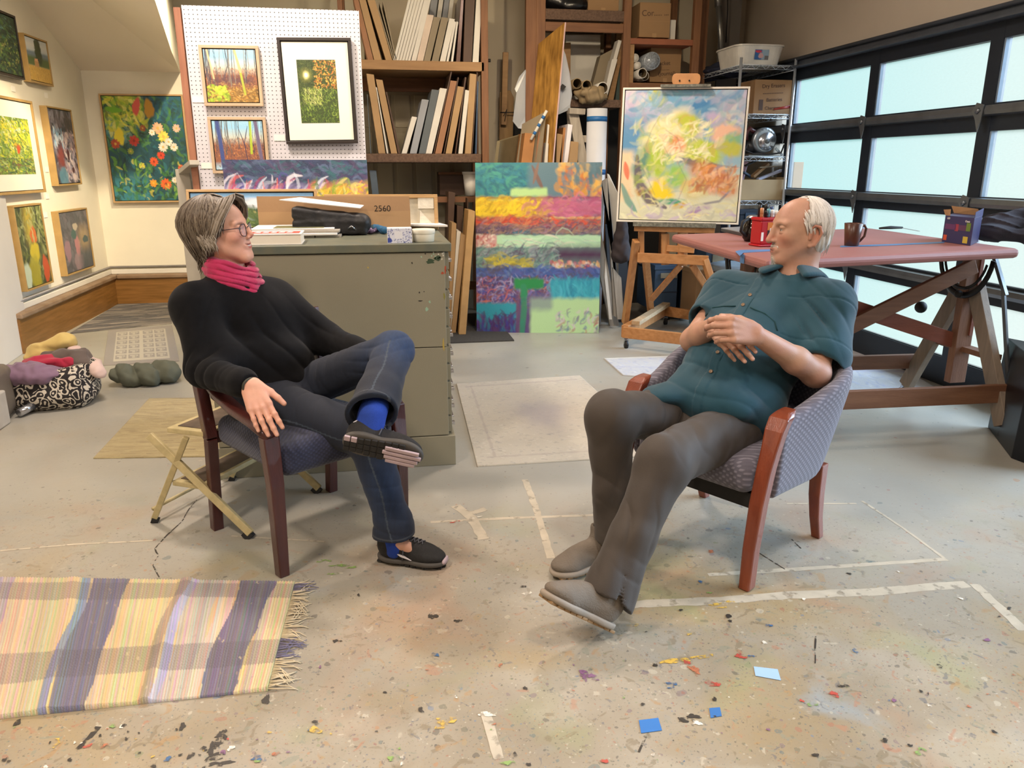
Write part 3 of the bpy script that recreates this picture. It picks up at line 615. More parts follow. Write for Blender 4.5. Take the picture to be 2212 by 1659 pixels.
# white partition at the left edge
P0, P1 = Vector((-2.84, 6.72, 0)), Vector((-2.60, 4.3, 0)); dd = (P1-P0).normalized(); nn = Vector((-dd.y, dd.x, 0))
tag(MB().prism([P0, P1, P1-nn*.04, P0-nn*.04], (0, 0, 2.3)).build('partition_panel', mat('partition_white', '#cfccc8', .6, 0, .03, 3), bevel=.004), 'tall white partition panel at the left edge of the photo beside the fabric bag', 'panel')
# pegboard
def peg_mat():
    m = bpy.data.materials.new('pegboard_white'); m.use_nodes = True; n = m.node_tree; L = n.links; p = n.nodes['Principled BSDF']; p.inputs['Roughness'].default_value = .5
    t = n.nodes.new('ShaderNodeTexCoord'); s = n.nodes.new('ShaderNodeSeparateXYZ'); L.new(t.outputs['Object'], s.inputs[0]); acc = []
    for ax in (0, 2):
        a = n.nodes.new('ShaderNodeMath'); a.operation = 'MULTIPLY'; a.inputs[1].default_value = 1/.0254; L.new(s.outputs[ax], a.inputs[0])
        f = n.nodes.new('ShaderNodeMath'); f.operation = 'FRACT'; L.new(a.outputs[0], f.inputs[0])
        d = n.nodes.new('ShaderNodeMath'); d.operation = 'SUBTRACT'; d.inputs[1].default_value = .5; L.new(f.outputs[0], d.inputs[0])
        q = n.nodes.new('ShaderNodeMath'); q.operation = 'POWER'; q.inputs[1].default_value = 2; L.new(d.outputs[0], q.inputs[0]); acc.append(q)
    a = n.nodes.new('ShaderNodeMath'); L.new(acc[0].outputs[0], a.inputs[0]); L.new(acc[1].outputs[0], a.inputs[1])
    g = n.nodes.new('ShaderNodeMath'); g.operation = 'LESS_THAN'; g.inputs[1].default_value = .0165; L.new(a.outputs[0], g.inputs[0])
    x = n.nodes.new('ShaderNodeMix'); x.data_type = 'RGBA'; L.new(g.outputs[0], x.inputs[0]); x.inputs[6].default_value = (*lin('#cdcbd2'), 1); x.inputs[7].default_value = (*lin('#2a2a2c'), 1); L.new(x.outputs[2], p.inputs['Base Color']); return m
t = thing('pegboard', 'tall white perforated pegboard standing behind the olive cabinet', 'pegboard', (0, 5.4, 0))
MB().box((-1.118, 0, 0), (-.055, .012, 2.375)).build('board', peg_mat(), t)
MB().bar((-1.137, .03, 0), (-1.145, .03, 2.36), .04, .085).bar((-.09, .06, 0), (-.09, .06, 2.3), .04, .085).build('upright', wood('reddish_stud', '#8a5a44', '#a06c52', .6, 2), t, bevel=.003)
MB().box((-1.9, 0, 0), (-1.0, .02, 2.44)).build('x', CARD).name = 'tmp'; bpy.data.objects.remove(bpy.data.objects['tmp'])
def forest(w, h, kind):
    c = Cv(w, h, '#a9cfe0'); c.rect(-.1, .0, 1.1, .25, '#8fc4e0', .3); c.rect(-.1, .25, 1.1, .55, '#c9c3a8', .2, .8); c.rect(-.1, .42, 1.1, .9, '#8a5a44', .15)
    c.dabs(400, (0, .35, 1, .75), ['#a0644a', '#6f4a44', '#c08a5a', '#5b4048', '#b5703f'], .05, .01, 1.5, .4)
    if kind:
        c.rect(-.1, .72, 1.1, 1.1, '#8a6a34', .1); c.dabs(400, (0, .6, 1, 1), ['#c9923f', '#dca850', '#7a4f2a', '#4a3624', '#e0b870'], .06, .01, .3, .7); c.rect(.1, .52, .9, .66, '#4a3644', .12, .7)
        c.dabs(90, (0, .68, .42, .98), ['#a8c832', '#c6dc4a', '#5f8a24'], .07, .03, .4, .8)
    else: c.dabs(300, (0, .5, 1, 1), ['#b5683f', '#c98850', '#4f3a4a', '#3f3040', '#8a5a3a'], .05, .01, 1.4, .5)
    for _ in range(26):
        u = RS.uniform(0, 1); c.stroke([(u, 0), (u+RS.normal()*.02, .3), (u+RS.normal()*.04, RS.uniform(.5, .72))], RS.uniform(.004, .012), ['#4a4650', '#5f5a55', '#3a3a48', '#8a8478'][RS.randint(4)], .85, False)
    if kind: c.stroke([(.6, 0), (.68, .4), (.74, .84)], .028, '#a8b040', 1, False); c.stroke([(.6, 0), (.68, .42)], .026, '#b9b48a', .9, False); c.stroke([(.07, 0), (.16, .55)], .02, '#c9b98a', .9, False)
    else:
        c.stroke([(.1, 0), (.14, .5), (.16, 1)], .05, '#3f4f86', 1, False); c.stroke([(.86, 0), (.93, .8)], .045, '#6a5f7a', 1, False); c.stroke([(.76, 0), (.74, .66)], .03, '#a8c030', .9, False); c.stroke([(.5, .1), (.62, .5), (.66, 1)], .012, '#3a3450'); c.stroke([(.7, .1), (.6, .5)], .012, '#3a3450')
    return c
yp = 5.352
Qp = lambda pts, y: [PY(*a, y) for a in pts]
picture('framed_painting', 'beige framed forest painting with a mossy tree, upper one on the pegboard', Qp([(426, 96), (555, 99), (569, 229), (441.5, 229)], yp), forest(150, 150, 1), BEI, .018, .04)
picture('framed_painting', 'beige framed forest painting with a blue trunk, lower one on the pegboard', Qp([(443, 252), (569, 253), (583, 374), (460, 375)], yp), forest(150, 150, 0), BEI, .018, .04)
c = Cv(140, 210, '#3a4a20'); c.dabs(500, (0, 0, 1, .6), ['#2c3a1c', '#45552a', '#5f6a34', '#1f2a16'], .07, .014, 1.4, .8); c.dabs(260, (.42, 0, 1, .45), ['#d08a34', '#c87838', '#e0b04a', '#9a5a2a', '#e8c060'], .045, .018, .6, 1.2)
c.dabs(500, (0, .45, 1, 1), ['#6a8a2c', '#88a83a', '#4a6a24', '#a0b850', '#33501e'], .1, .007, 1.3, .6); c.dabs(200, (.1, .45, .6, .7), ['#c8d070', '#a8c04a', '#dce090'], .1, .006, 1.2, .5)
c.ell(.22, .24, .2, .14, '#a8a850', 0, 1., .6, .05); c.ell(.22, .24, .1, .08, '#f6f0b0', 0, .8, .9, .05); c.ell(.22, .24, .05, .04, '#ffffff', 0, .6, 1, 0)
picture('framed_print', 'black framed garden photograph with low sun in a wide white mount on the pegboard', Qp([(595, 80), (756.5, 82), (773, 309), (619, 312)], yp), c, BRZ, .018, .03, cat='framed picture', mat_w=.083, matm=MOUNT)
for (x, y, l) in ((428, 215, 'left of the upper forest painting'), (447, 358, 'left of the lower forest painting'), (604, 298, 'left of the framed garden photograph')):
    tag(MB().box((-.035, 0, -.018), (.035, .003, .018)).build('title_card', CARD, loc=PY(x, y, 5.395)), 'small white title card on the pegboard '+l, 'card', 'title cards on the pegboard')
# grey easel-like stand end left of pegboard
t = thing('display_stand', 'pale grey wooden stand corner behind the woman, left of the pegboard', 'stand', (0, 0, 0)); GW = mat('grey_paint_wood', '#a8a294', .6, 0, .08, 6)
a, b = PY(394, 372, 5.6), PY(424, 358, 5.35)
MB().box((a.x-.04, 5.58, 0), (a.x+.05, 5.64, a.z+.02)).build('leg', GW, t, bevel=.003); MB().bar((a.x, 5.61, a.z), (b.x, 5.36-.05, b.z+.02), .06, .03).build('rail', GW, t, bevel=.003)
# abstract canvas behind the cabinet
c = Cv(240, 330, '#3a4668'); c.rect(-.1, -.1, 1.1, .1, '#33405f', .05); c.dabs(300, (0, 0, 1, .11), ['#2f6068', '#3a3f66', '#4a3a5c', '#5a6a8a', '#2a3550'], .12, .012, .1, .3); c.rect(-.1, .1, .6, .5, '#8a80a8', .02); c.rect(.6, .1, 1.1, .5, '#c9a83a', .04)
c.dabs(500, (0, .1, .72, .5), ['#e8e4ee', '#3a3a8a', '#b83a5a', '#d8a0c0', '#5a4aa0', '#222040', '#e06a5a', '#cfd6e6'], .14, .011, -.9, .25); c.dabs(350, (.62, .1, 1, .5), ['#e8c83a', '#8aa83a', '#d88a3a', '#a86a7a', '#5a7a4a', '#f0e080'], .1, .01, -.5, .6); c.dabs(300, (0, .4, 1, 1), ['#4a5a9a', '#8a6aa0', '#3a7a80', '#c8b0a0'], .12, .014, -.3, .5)
z_ = PY(600, 345, 4.98).z
picture('abstract_canvas', 'unframed violet and yellow abstract canvas standing behind the olive cabinet', [(-.893, 4.98, z_), (-.047, 4.98, z_), (-.047, 4.86, 0), (-.893, 4.86, 0)], c, None, depth=.035, cat='painting')
# ================= olive flat-file cabinet =================
OL = mat('olive_enamel', '#8b8570', .42, .05, .04, 2.5, .04, 200); OLD = mat('olive_top', '#5c6358', .45, .1, .15, 12, col2='#6f6d58'); CHR = mat('chrome_small', '#b9bcc2', .25, .9, .05)
CX0, CX1, CY0, CY1 = -.78, .318, 3.57, 4.62
t = thing('flat_file_cabinet', 'olive metal plan chest with paint spots behind the seated woman', 'cabinet', (0, 0, 0))
MB().box((CX0-.01, CY0-.012, 1.05), (CX1+.01, CY1+.01, 1.088)).build('top', OLD, t, bevel=.004)
bs = MB()
zs = [(.602, 1.046), (.158, .598)]
for (a, b) in zs:
    bs.box((CX0, CY0, a), (CX1-.02, CY1, b), 7)
    for k in range(5):
        h = (b-a)/5; dr = MB().box((CX1-.02, CY0+.03, a+h*k+.006), (CX1, CY1-.03, a+h*(k+1)-.004)).build('drawer', OL, t, bevel=.002)
        for yy in (CY0+.22, CY1-.22): MB().box((CX1, yy-.05, a+h*k+h*.4), (CX1+.022, yy+.05, a+h*k+h*.48)).box((CX1, yy-.05, a+h*k+h*.4), (CX1+.006, yy+.05, a+h*k+h*.75)).build('handle', CHR, dr, bevel=.002)
        MB().box((CX1-.001, CY0+.034, a+h*k+h*.45), (CX1+.014, CY0+.06, a+h*k+h*.62)).build('label_holder', CHR, dr, bevel=.001)
MB().box((CX0-.004, CY0-.004, 0), (CX1+.012, CY1, .154)).build('base', OL, t, bevel=.003)
rs = random.Random(3)
def cspot(x, y, rx, rz, i, seed):
    r_ = random.Random(seed); c = PY(x, y, CY0-.0006); ph = [r_.uniform(0, 6) for _ in range(3)]
    bs.add([c+Vector((rx*(1+.25*sin(2*a+ph[0])+.2*sin(5*a+ph[1]))*cos(a), 0, rz*(1+.25*sin(3*a+ph[2]))*sin(a))) for a in [2*pi*k/14 for k in range(14)]], [tuple(range(14))[::-1]], i)
for k, (x, y, a, b, i) in enumerate([(930, 565, .022, .011, 0), (945, 558, .014, .012, 0), (962, 582, .004, .02, 1), (956, 590, .006, .006, 1), (922, 668, .006, .01, 2), (928, 652, .005, .006, 2), (906, 632, .004, .004, 3), (916, 630, .003, .002, 3), (908, 650, .009, .003, 3), (960, 640, .004, .016, 4), (795, 578, .004, .004, 5), (890, 568, .003, .005, 3), (958, 745, .004, .03, 5)]+[(rs.uniform(905, 963), rs.uniform(534, 560), .003, .004, rs.choice([6, 6, 3, 2])) for _ in range(26)]): cspot(x, y, a, b, i, k)
bs.build('body', [mat('cs%d' % k, c_, .5) for k, c_ in enumerate(['#34452f', '#a8482c', '#8fae94', '#2a2622', '#7f7a3a', '#b39a4a', '#c9c6b6'])]+[OL], t, bevel=.002)
# things on the cabinet
TOPZ = 1.088
z1_ = PY(540, 410, 4.5).z
c = Cv(180, 60, '#7fb0dc'); c.rect(-.1, .22, 1.1, 1.1, '#4f6a4a', .1); c.ell(.62, .3, .3, .2, '#dfe6ee', 0, .5); c.rect(-.1, .45, 1.1, 1.1, '#56703a', .1); c.dabs(200, (0, .35, 1, 1), ['#3f5a34', '#7f9a4a', '#a8a05a', '#2f4430', '#8fa8a0'], .05, .01, .8, .8); c.ell(.1, .25, .2, .2, '#6f6a5a', 0, .4, .7)
picture('framed_painting', 'low framed blue sky landscape leaning on the cabinet behind the cardboard', [PY(400, 409, 4.50), PY(684, 408, 4.50), Vector((PY(684, 408, 4.5).x-.005, 4.46, TOPZ)), Vector((PY(400, 409, 4.5).x+.005, 4.46, TOPZ))], c, PALE, .014, .03)
CBD = mat('cardboard', '#8f6f4c', .8, 0, .06, 4, .05, 60); CBD2 = mat('cardboard_light', '#a07f58', .8, 0, .06, 4)
STRW = wood('stretcher_wood', '#c09a66', '#ab8552', .6, 0); STRV = wood('stretcher_wood_v', '#c09a66', '#ab8552', .6, 2)
q = [PY(700, 419, 4.45), PY(946, 420, 4.45), Vector((PY(947, 480, 4.4).x, 4.4, TOPZ)), Vector((PY(702, 480, 4.4).x, 4.4, TOPZ))]
M, w, h = place_quad(*q); t = thing('stretched_canvas', 'raw canvas turned to show its pine stretcher back, right end of the cabinet top', 'canvas', M=M)
MB().box((-w/2, 0, 0), (w/2, .02, .02)).box((-w/2, 0, h-.02), (w/2, .02, h)).box((-w/2, 0, .02), (-w/2+.02, .02, h-.02)).box((w/2-.02, 0, .02), (w/2, .02, h-.02)).build('stretcher', STRW, t, bevel=.002)
MB().box((-w/2+.02, .014, .02), (w/2-.02, .02, h-.02)).build('canvas', mat('raw_canvas', '#c8bfa8', .9, 0, .1, 14, .3, 30), t)
MB().prism([(w/2-.105, .005, .03), (w/2-.03, .005, .03), (w/2-.1, .005, h*.55)], (0, .004, 0)).box((w/2-.11, .004, h*.6), (w/2-.022, .012, h*.9)).build('folded_corner', mat('primed_canvas', '#d8d0bc', .8, 0, .1, 20, .4, 40), t)
t = thing('cardboard_sheet', 'folded brown cardboard with handwritten 2560 leaning behind the black case', 'cardboard', (0, 0, 0))
a = [PY(554, 424, 4.36), PY(884, 424, 4.36), PY(886, 455, 4.33), PY(557, 458, 4.33)]; slab('panel', a, .006, CBD, t)
b = [PY(557, 458, 4.33), PY(886, 455, 4.33), Vector((PY(887, 480, 4.3).x, 4.3, TOPZ)), Vector((PY(559, 480, 4.3).x, 4.3, TOPZ))]; slab('lower_flap', b, .006, CBD2, t)
textobj('lettering', '2560', frameM(PY(826, 451, 4.322), (1, 0, 0), (0, -.1, 1)), .045, BLK, t)
def blk_at(px0, px1, y, z0, z1, dy, m, name, parent, rz=0, bevel=.002):
    a, b = PY(px0, 500, y), PY(px1, 500, y); w = b.x-a.x
    o = MB().box((-w/2, 0, 0), (w/2, dy, z1-z0)).build(name, m, parent, bevel=bevel, loc=((a.x+b.x)/2, y, z0)); o.rotation_euler = (0, 0, rz); return o
PAPER = mat('white_paper', '#e4e0da', .7, 0, .03, 6); REDC = mat('red_cover', '#b8402e', .4, 0, .1, 10)
t = thing('book', 'thick white book with a red cover band lying at the cabinet front edge', 'book', (PY(585, 505, 3.61).x, 3.61, TOPZ), .02)
MB().box((-.15, 0, .004), (.128, .2, .043)).build('page_block', mat('page_edges', '#e6ddcb', .8, 0, .04, 90, stretch=(1, 1, 30)), t); MB().box((-.155, -.004, 0), (.132, .204, .004)).box((-.155, -.004, .043), (.132, .204, .048)).build('cover', mat('book_cover', '#e9e4dc', .4), t, bevel=.001)
MB().box((-.1, .03, .048), (.12, .14, .0488)).build('cover_band', REDC, t)
fl = MB(); [fl.prism([(-.08+.035*k, .06, .049), (-.055+.035*k, .06, .049), (-.05+.035*k, .10, .049), (-.072+.035*k, .11, .049)], (0, 0, .0003)) for k in range(5)]; fl.build('cover_figures', PAPER, t)
GP = mat('grey_folder', '#9a9488', .6, 0, .1, 8)
zz = TOPZ
for k, (x0, x1, y, dy, th, m, rz, l) in enumerate([(560, 736, 3.95, .3, .012, GP, 0, 'bottom grey folder of the paper stack behind the book'), (556, 728, 3.93, .3, .010, PAPER, .02, 'white folder second from the bottom of the paper stack'), (548, 733, 3.96, .28, .012, GP, -.02, 'grey folder third from the bottom of the paper stack'), (541, 722, 3.98, .28, .008, PAPER, .01, 'topmost white folder of the stack behind the book')]):
    tag(blk_at(x0, x1, y, zz, zz+th, dy, m, 'folder', None, rz), l, 'folder', 'folders stacked on the cabinet'); zz += th+.0005
tag(blk_at(590, 700, 4.0, zz, zz+.002, .16, mat('olive_print', '#6f6f4a', .5, 0, .3, 15), 'printed_sheet', None, 0), 'olive green printed sheet on top of the folder stack', 'sheet')
# black case with board on it
BC = mat('black_nylon', '#17171a', .55, 0, .2, 10, .2, 60)
t = thing('document_case', 'black soft document case lying on the cabinet top', 'case', (0, 0, 0)); s = Soft(); a, b = PY(632, 470, 4.12), PY(790, 478, 4.12); yc = 4.16
s.box(((a.x+b.x)/2, yc, TOPZ+.04), ((b.x-a.x)/2, .11, .036), rd=.012, k=.02); th_ = -.14
Rr = [[cos(th_), 0, sin(th_)], [0, 1, 0], [-sin(th_), 0, cos(th_)]]
s.box(((a.x+b.x)/2-.01, yc, TOPZ+.095), ((b.x-a.x)/2-.01, .105, .025), [[cos(.12), 0, -sin(.12)], [0, 1, 0], [sin(.12), 0, cos(.12)]], rd=.012, k=.02); s.ell((b.x-.01, yc-.06, TOPZ+.06), (.035, .05, .045), k=.03)
softobj('body', s, .005, BC, t, lambda X: .003*wob(X, 60, 3)); MB().tube([(b.x-.09, yc-.12, TOPZ+.035), (b.x-.07, yc-.135, TOPZ+.05), (b.x-.05, yc-.12, TOPZ+.03)], .004, 8).build('zip_pull', CHR, t)
a4 = [PY(603, 430, 4.22), PY(640, 427, 4.35), PY(786, 441, 4.3), PY(778, 449, 4.05)]
o = slab('photo_board', [PY(603, 431, 4.1), PY(648, 426, 4.3), PY(786, 443, 4.3), PY(778, 449, 4.1)], .004, PAPER); tag(o, 'white mounted print lying tilted on the black case', 'board')
for k, (q, m, l) in enumerate([([(744, 486), (760, 479), (915, 476), (967, 490)], PAPER, 'long white paper sheet lying behind the patterned box'), ([(800, 480), (803, 472), (930, 471), (945, 480)], mat('pinkish_print', '#c9b2a4', .5, 0, .1, 5), 'pinkish print under the long white sheet'), ([(905, 478), (912, 470), (935, 472), (948, 480)], mat('blue_print', '#6f8298', .5, 0, .1, 5), 'small blue print at the right end of the cabinet top')]):
    zz = TOPZ+(.022, .012, .004)[k]; pts = [FL(*p, zz) for p in q]; o = MB().prism(pts, (0, 0, .0025+.0075*(k < 2))).build('paper_sheet', m); tag(o, l, 'paper')
s = Soft()
for k in range(9):
    x = 745+k*7; s.cap(FL(x, 498+3*sin(k), TOPZ+.012), FL(x+14, 492-3*cos(k*2), TOPZ+.02), .009, .012, k=.012)
tag(softobj('paint_rag', s, .004, vmat('cloth_col', .8, .3, 60), None, lambda X: .004*wob(X, 120, 5), lambda V: np.where((np.sin(V[:, :1]*70)+np.sin(V[:, 1:2]*90)) > 0, np.array([lin('#a88fb8')]), np.array([lin('#54445f')]))), 'crumpled lilac paint rag on the cabinet beside the brush', 'rag')
s = Soft(); s.cap(FL(775, 497, TOPZ+.018), FL(815, 492, TOPZ+.022), .017, .02, k=.02).cap(FL(815, 493, TOPZ+.022), FL(832, 498, TOPZ+.02), .019, .017, k=.02)
tag(softobj('blue_cloth', s, .004, vmat('cloth_col'), None, lambda X: .004*wob(X, 90, 8), lambda V: np.where(V[:, :1] < PY(806, 490, 3.75).x, np.array([lin('#274450')]), np.array([lin('#1f5578')]))), 'folded dark teal and blue cloth behind the patterned box', 'cloth')
t = thing('paint_brush', 'thin pale handled brush lying at the cabinet front edge', 'brush'); MB().tube([FL(687, 510, TOPZ+.006), FL(745, 503, TOPZ+.008)], .004, 8).build('handle', PALE, t); MB().tube([FL(678, 511, TOPZ+.006), FL(688, 510, TOPZ+.006)], [.009, .006], 8).build('bristles', BLK, t)
c = Cv(70, 40, '#d8dae4'); c.dabs(130, (0, 0, 1, 1), ['#3a4a9a', '#2f3f8a', '#5a68b0', '#1f2c66'], .05, .02, .6, 1.5, .9, .8); c.rect(.3, .2, .62, .7, '#e2e2e6', .01); c.ell(.08, .8, .12, .2, '#3a4a9a')
p0, p1 = PY(837, 510, 3.6), PY(890, 510, 3.6); t = thing('patterned_box', 'small white box with blue floral pattern on the cabinet edge', 'box', ((p0.x+p1.x)/2, 3.6, TOPZ)); w = p1.x-p0.x
MB().box((-w/2, .001, 0), (w/2, .09, .066)).build('carton', PAPER, t); grid_mesh('printed_face', None, w, .066, c, PAINT, t)
t = thing('lidded_tub', 'round cream plastic tub with lid at the right end of the cabinet', 'tub', (PY(915, 505, 3.66).x, 3.665, TOPZ)); CRM = mat('cream_plastic', '#e2dcc8', .35)
MB().lathe([(.045, 0), (.049, .002), (.051, .036), (.051, .038)], 28).build('body', CRM, t); MB().lathe([(.052, .036), (.054, .038), (.054, .055), (.052, .058), (.046, .056)], 28).build('lid', CRM, t)
# ================= storage at the back =================
BRN = mat('brown_edge', '#94694a', .7, 0, .08, 5); BRT = mat('tan_edge', '#a4845c', .7, 0, .08, 5); WHC = mat('white_edge', '#cfcac0', .7, 0, .06, 5); GTN = mat('greytan_edge', '#857862', .7, 0, .08, 5)
GRY = mat('grey_edge', '#8d9096', .6, 0, .08, 5); DGR = mat('slate_edge', '#555c60', .6, 0, .08, 5); DKB = mat('dark_brown_edge', '#4a3324', .6, 0, .12, 5); NAVY = mat('navy_edge', '#2f4560', .5, 0, .1, 5); OLV = mat('olive_edge', '#7d7440', .6, 0, .1, 5)
WLD = wood('lumber_dark', '#6b452a', '#7c5334', .65, 0); WLDV = wood('lumber_dark_v', '#6b452a', '#7f5636', .65, 2); WLM = wood('lumber_mid', '#8a6742', '#9a774e', .65, 0)
CARPET = mat('brown_carpet', '#6c5546', .95, 0, .25, 60, .9, 200)
RED = mat('plum_foil', '#5a3a2c', .25, .1, .3, 20)
def edge(name, label, pts, Y, dep, m, cat='canvas', group=None, bevel=.002, z0=None):
    """a board or canvas seen edge-on: outline of its near edge at distance Y, running straight back"""
    P = [PY(*p, Y) for p in pts]
    if z0 is not None:
        for k, p in enumerate(P):
            if k < 2: p.z = z0
    o = MB().prism(P, (0, dep, 0)).build(name, m, bevel=bevel); return tag(o, label, cat, group)
Z3 = lambda x, y: (760+x*.25316, y*.25316)
# --- left shelving with canvases ---
Yf = 7.1; xl, xr2 = PY(783, 300, Yf).x-.12, PY(1044, 300, Yf).x
t = thing('storage_rack', 'tall lumber shelving full of canvases right of the pegboard', 'shelf', (0, 0, 0))
zA, zB = PY(900, 131, Yf).z, PY(900, 332, Yf).z
MB().box((xl, Yf, zA-.075), (xr2+.015, Yf+.8, zA)).build('shelf_board', WLM, t, bevel=.003)
MB().box((xl, Yf+.56, zA-.2), (xr2, Yf+.60, zA-.085)).build('rail', WLD, t)
cb = MB().box((xl, Yf-.01, zB-.075), (xr2-.02, Yf+.8, zB)).build('carpeted_shelf', CARPET, t, bevel=.01)
for a, b, m in ((xr2-.01, xr2+.05, WLDV), (xl-.03, xl+.01, WLDV)):
    MB().box((a, Yf, 0), (b, Yf+.09, 3.2)).build('post', m, t, bevel=.003); MB().box((a, Yf+.72, 0), (b, Yf+.81, 3.2)).build('post', m, t, bevel=.003)
MB().box((xl, Yf+.5, .25), (xr2, Yf+.54, .33)).build('rail', WLD, t); MB().box((xl, Yf+.02, 1.12), (xr2, Yf+.06, 1.17)).build('rail', WLD, t)
MB().tube([(xr2+.05, Yf+.04, zB+.78), (xr2+.075, Yf+.04, zB+.78)], .014, 8).build('bolt', BLK, t)
dp = mat('old_door_paint', '#8f846f', .7, 0, .05, 3); d2 = thing('door_2', None, None); d2['kind'] = 'structure'; pb = MB().box((xl, 8.0, 0), (xr2+.05, 8.04, 2.18)); pb.build('panel', dp, d2)
rp = MB()
for i in range(6):
    for z0, z1 in ((.1, .55), (.62, .80), (.86, 1.5), (1.56, 1.75), (1.80, 2.1)):
        x0 = xl+.05+i*.19; rp.box((x0, 7.992, z0), (x0+.15, 8.0, z1))
rp.build('raised_panel', mat('old_door_panel', '#9a8f7a', .7, 0, .05, 3), d2, bevel=.004)
T = -60
def row(items, base, Y, dep, z0):
    for (b0, b1, t0, t1, ty, m, lab, nm) in items:
        p = [Z3(b0, base), Z3(b1, base), Z3(t1, ty+8), Z3(t0, ty)]; edge(nm, lab, p, Y, dep, m, cat='canvas' if 'canvas' in nm else 'board', group='canvases and boards on the tall shelving', z0=z0+.001)
ext = lambda b, tt: tt+(tt-b)*.12   # continues above the photo edge
row([(135, 185, ext(135, 15), ext(185, 60), T, BRN, 'brown board at the left end of the top shelf', 'flat_board'), (190, 255, ext(190, 62), ext(255, 122), T, BRT, 'thick tan canvas edge, second from the left on the top shelf', 'stretched_canvas'),
     (290, 345, ext(290, 132), ext(345, 200), T, BRT, 'tan canvas leaning left, third from the left on the top shelf', 'stretched_canvas'), (350, 360, 200, 215, 15, GTN, 'thin grey panel leaning left beside the third tan canvas, top shelf', 'thin_panel'),
     (362, 371, 232, 247, 20, GTN, 'middle one of three thin grey panels on the top shelf', 'thin_panel'), (373, 384, 262, 280, 15, GTN, 'rightmost of three thin grey panels on the top shelf', 'thin_panel')], 500, Yf+.03, .5, zA)
row([(352+25*k, 374+25*k, ext(352+25*k, 480+27*k), ext(374+25*k, 503+27*k), T, WHC, 'thin white canvas leaning right on the top shelf, %s of six' % w_, 'stretched_canvas') for k, w_ in enumerate(['first', 'second', 'third', 'fourth', 'fifth', 'sixth'])]
    +[(505, 548, ext(505, 635), ext(548, 672), T, WHC, 'wide white canvas beside the six thin ones on the top shelf', 'stretched_canvas'), (552, 608, 642, 700, 122, mat('pinkish_edge', '#c9b7a6', .7), 'pinkish canvas lower than its white neighbours on the top shelf', 'stretched_canvas'),
      (612, 668, 700, 757, 142, GTN, 'left one of two grey tan canvases on the top shelf', 'stretched_canvas'), (680, 740, 765, 825, 145, GTN, 'right one of two grey tan canvases on the top shelf', 'stretched_canvas'), (750, 798, 832, 880, 155, WHC, 'medium white canvas right of the grey tan pair, top shelf', 'stretched_canvas'),
      (806, 826, 874, 892, 180, WHC, 'narrow white canvas, left of two near the foil bundle', 'stretched_canvas'), (846, 864, 894, 908, 180, WHC, 'narrow white canvas touching the foil bundle', 'stretched_canvas'), (890, 925, ext(890, 930), ext(925, 955), T, RED, 'shiny foil wrapped brown bundle on the top shelf', 'wrapped_canvas'),
      (950, 1022, ext(950, 968), ext(1022, 1050), T, DKB, 'wide dark brown wrapped board on the top shelf', 'wrapped_canvas'), (1030, 1082, ext(1030, 1062), ext(1082, 1108), T, WHC, 'bright white canvas at the right end of the top shelf', 'stretched_canvas'), (1100, 1112, ext(1100, 1118), ext(1112, 1128), T, DKB, 'thin dark board at the far right end of the top shelf', 'flat_board')], 508, Yf+.03, .5, zA)
for k, (a, b, y, m, l) in enumerate([(655, 712, 60, GRY, 'tall grey canvas rising behind the grey tan pair'), (722, 760, 100, WHC, 'spotted white canvas end behind the grey tan pair'), (768, 812, 120, GRY, 'grey canvas with green marks at the top of the rack'), (815, 850, 120, WHC, 'striped white canvas end right of the green marked one')]):
    edge('stretched_canvas', l, [Z3(a-60, 500), Z3(b-60, 500), Z3(b+30, T), Z3(a+30, T)], Yf+.56, .2, m, group='canvases and boards on the tall shelving', z0=zA+.001)
row([(158, 166, 128, 134, 800, DGR, 'thin slate board at the left end of the middle shelf', 'flat_board'), (228, 286, 124, 188, 628, BRT, 'tallest tan canvas leaning left on the middle shelf', 'stretched_canvas'), (298, 312, 204, 214, 740, WHC, 'thin white panel between two tan canvases, middle shelf', 'thin_panel'), (335, 388, 204, 262, 675, BRT, 'tan canvas leaning left, right one of two on the middle shelf', 'stretched_canvas'),
     (395, 415, 288, 302, 780, DKB, 'dark brown frame edge leaning left on the middle shelf', 'picture_frame'), (425, 468, 513, 557, 993, WHC, 'short white speckled canvas on the middle shelf', 'stretched_canvas'), (495, 553, 598, 658, 845, GRY, 'grey painted canvas, shorter than the slate one, middle shelf', 'stretched_canvas'), (570, 628, 683, 745, 762, DGR, 'slate grey canvas beside the grey one, middle shelf', 'stretched_canvas'),
     (630, 683, 752, 812, 750, WHC, 'wide white canvas in the centre of the middle shelf', 'stretched_canvas'), (695, 703, 845, 856, 605, DKB, 'tall thin dark board left of the brown canvas, middle shelf', 'flat_board'), (710, 765, 843, 897, 685, BRN, 'brown canvas among thin dark boards, middle shelf', 'stretched_canvas'), (782, 790, 905, 915, 655, DKB, 'thin dark board between brown and tan canvases, middle shelf', 'flat_board'),
     (800, 853, 903, 958, 735, BRT, 'tan canvas right of the brown one, middle shelf', 'stretched_canvas'), (880, 890, 965, 978, 655, DKB, 'thin dark board touching the white flecked canvas', 'flat_board'), (910, 945, 968, 1003, 765, WHC, 'white flecked canvas near the right end, middle shelf', 'stretched_canvas'), (966, 1018, 1008, 1064, 626, BRT, 'tall tan canvas near the right post, middle shelf', 'stretched_canvas'),
     (1022, 1030, 1066, 1076, 615, DKB, 'thin dark board by the right post, middle shelf', 'flat_board'), (1052, 1066, 1070, 1082, 690, NAVY, 'thin navy board at the right end of the middle shelf', 'flat_board')], 1305, Yf+.02, .5, zB)
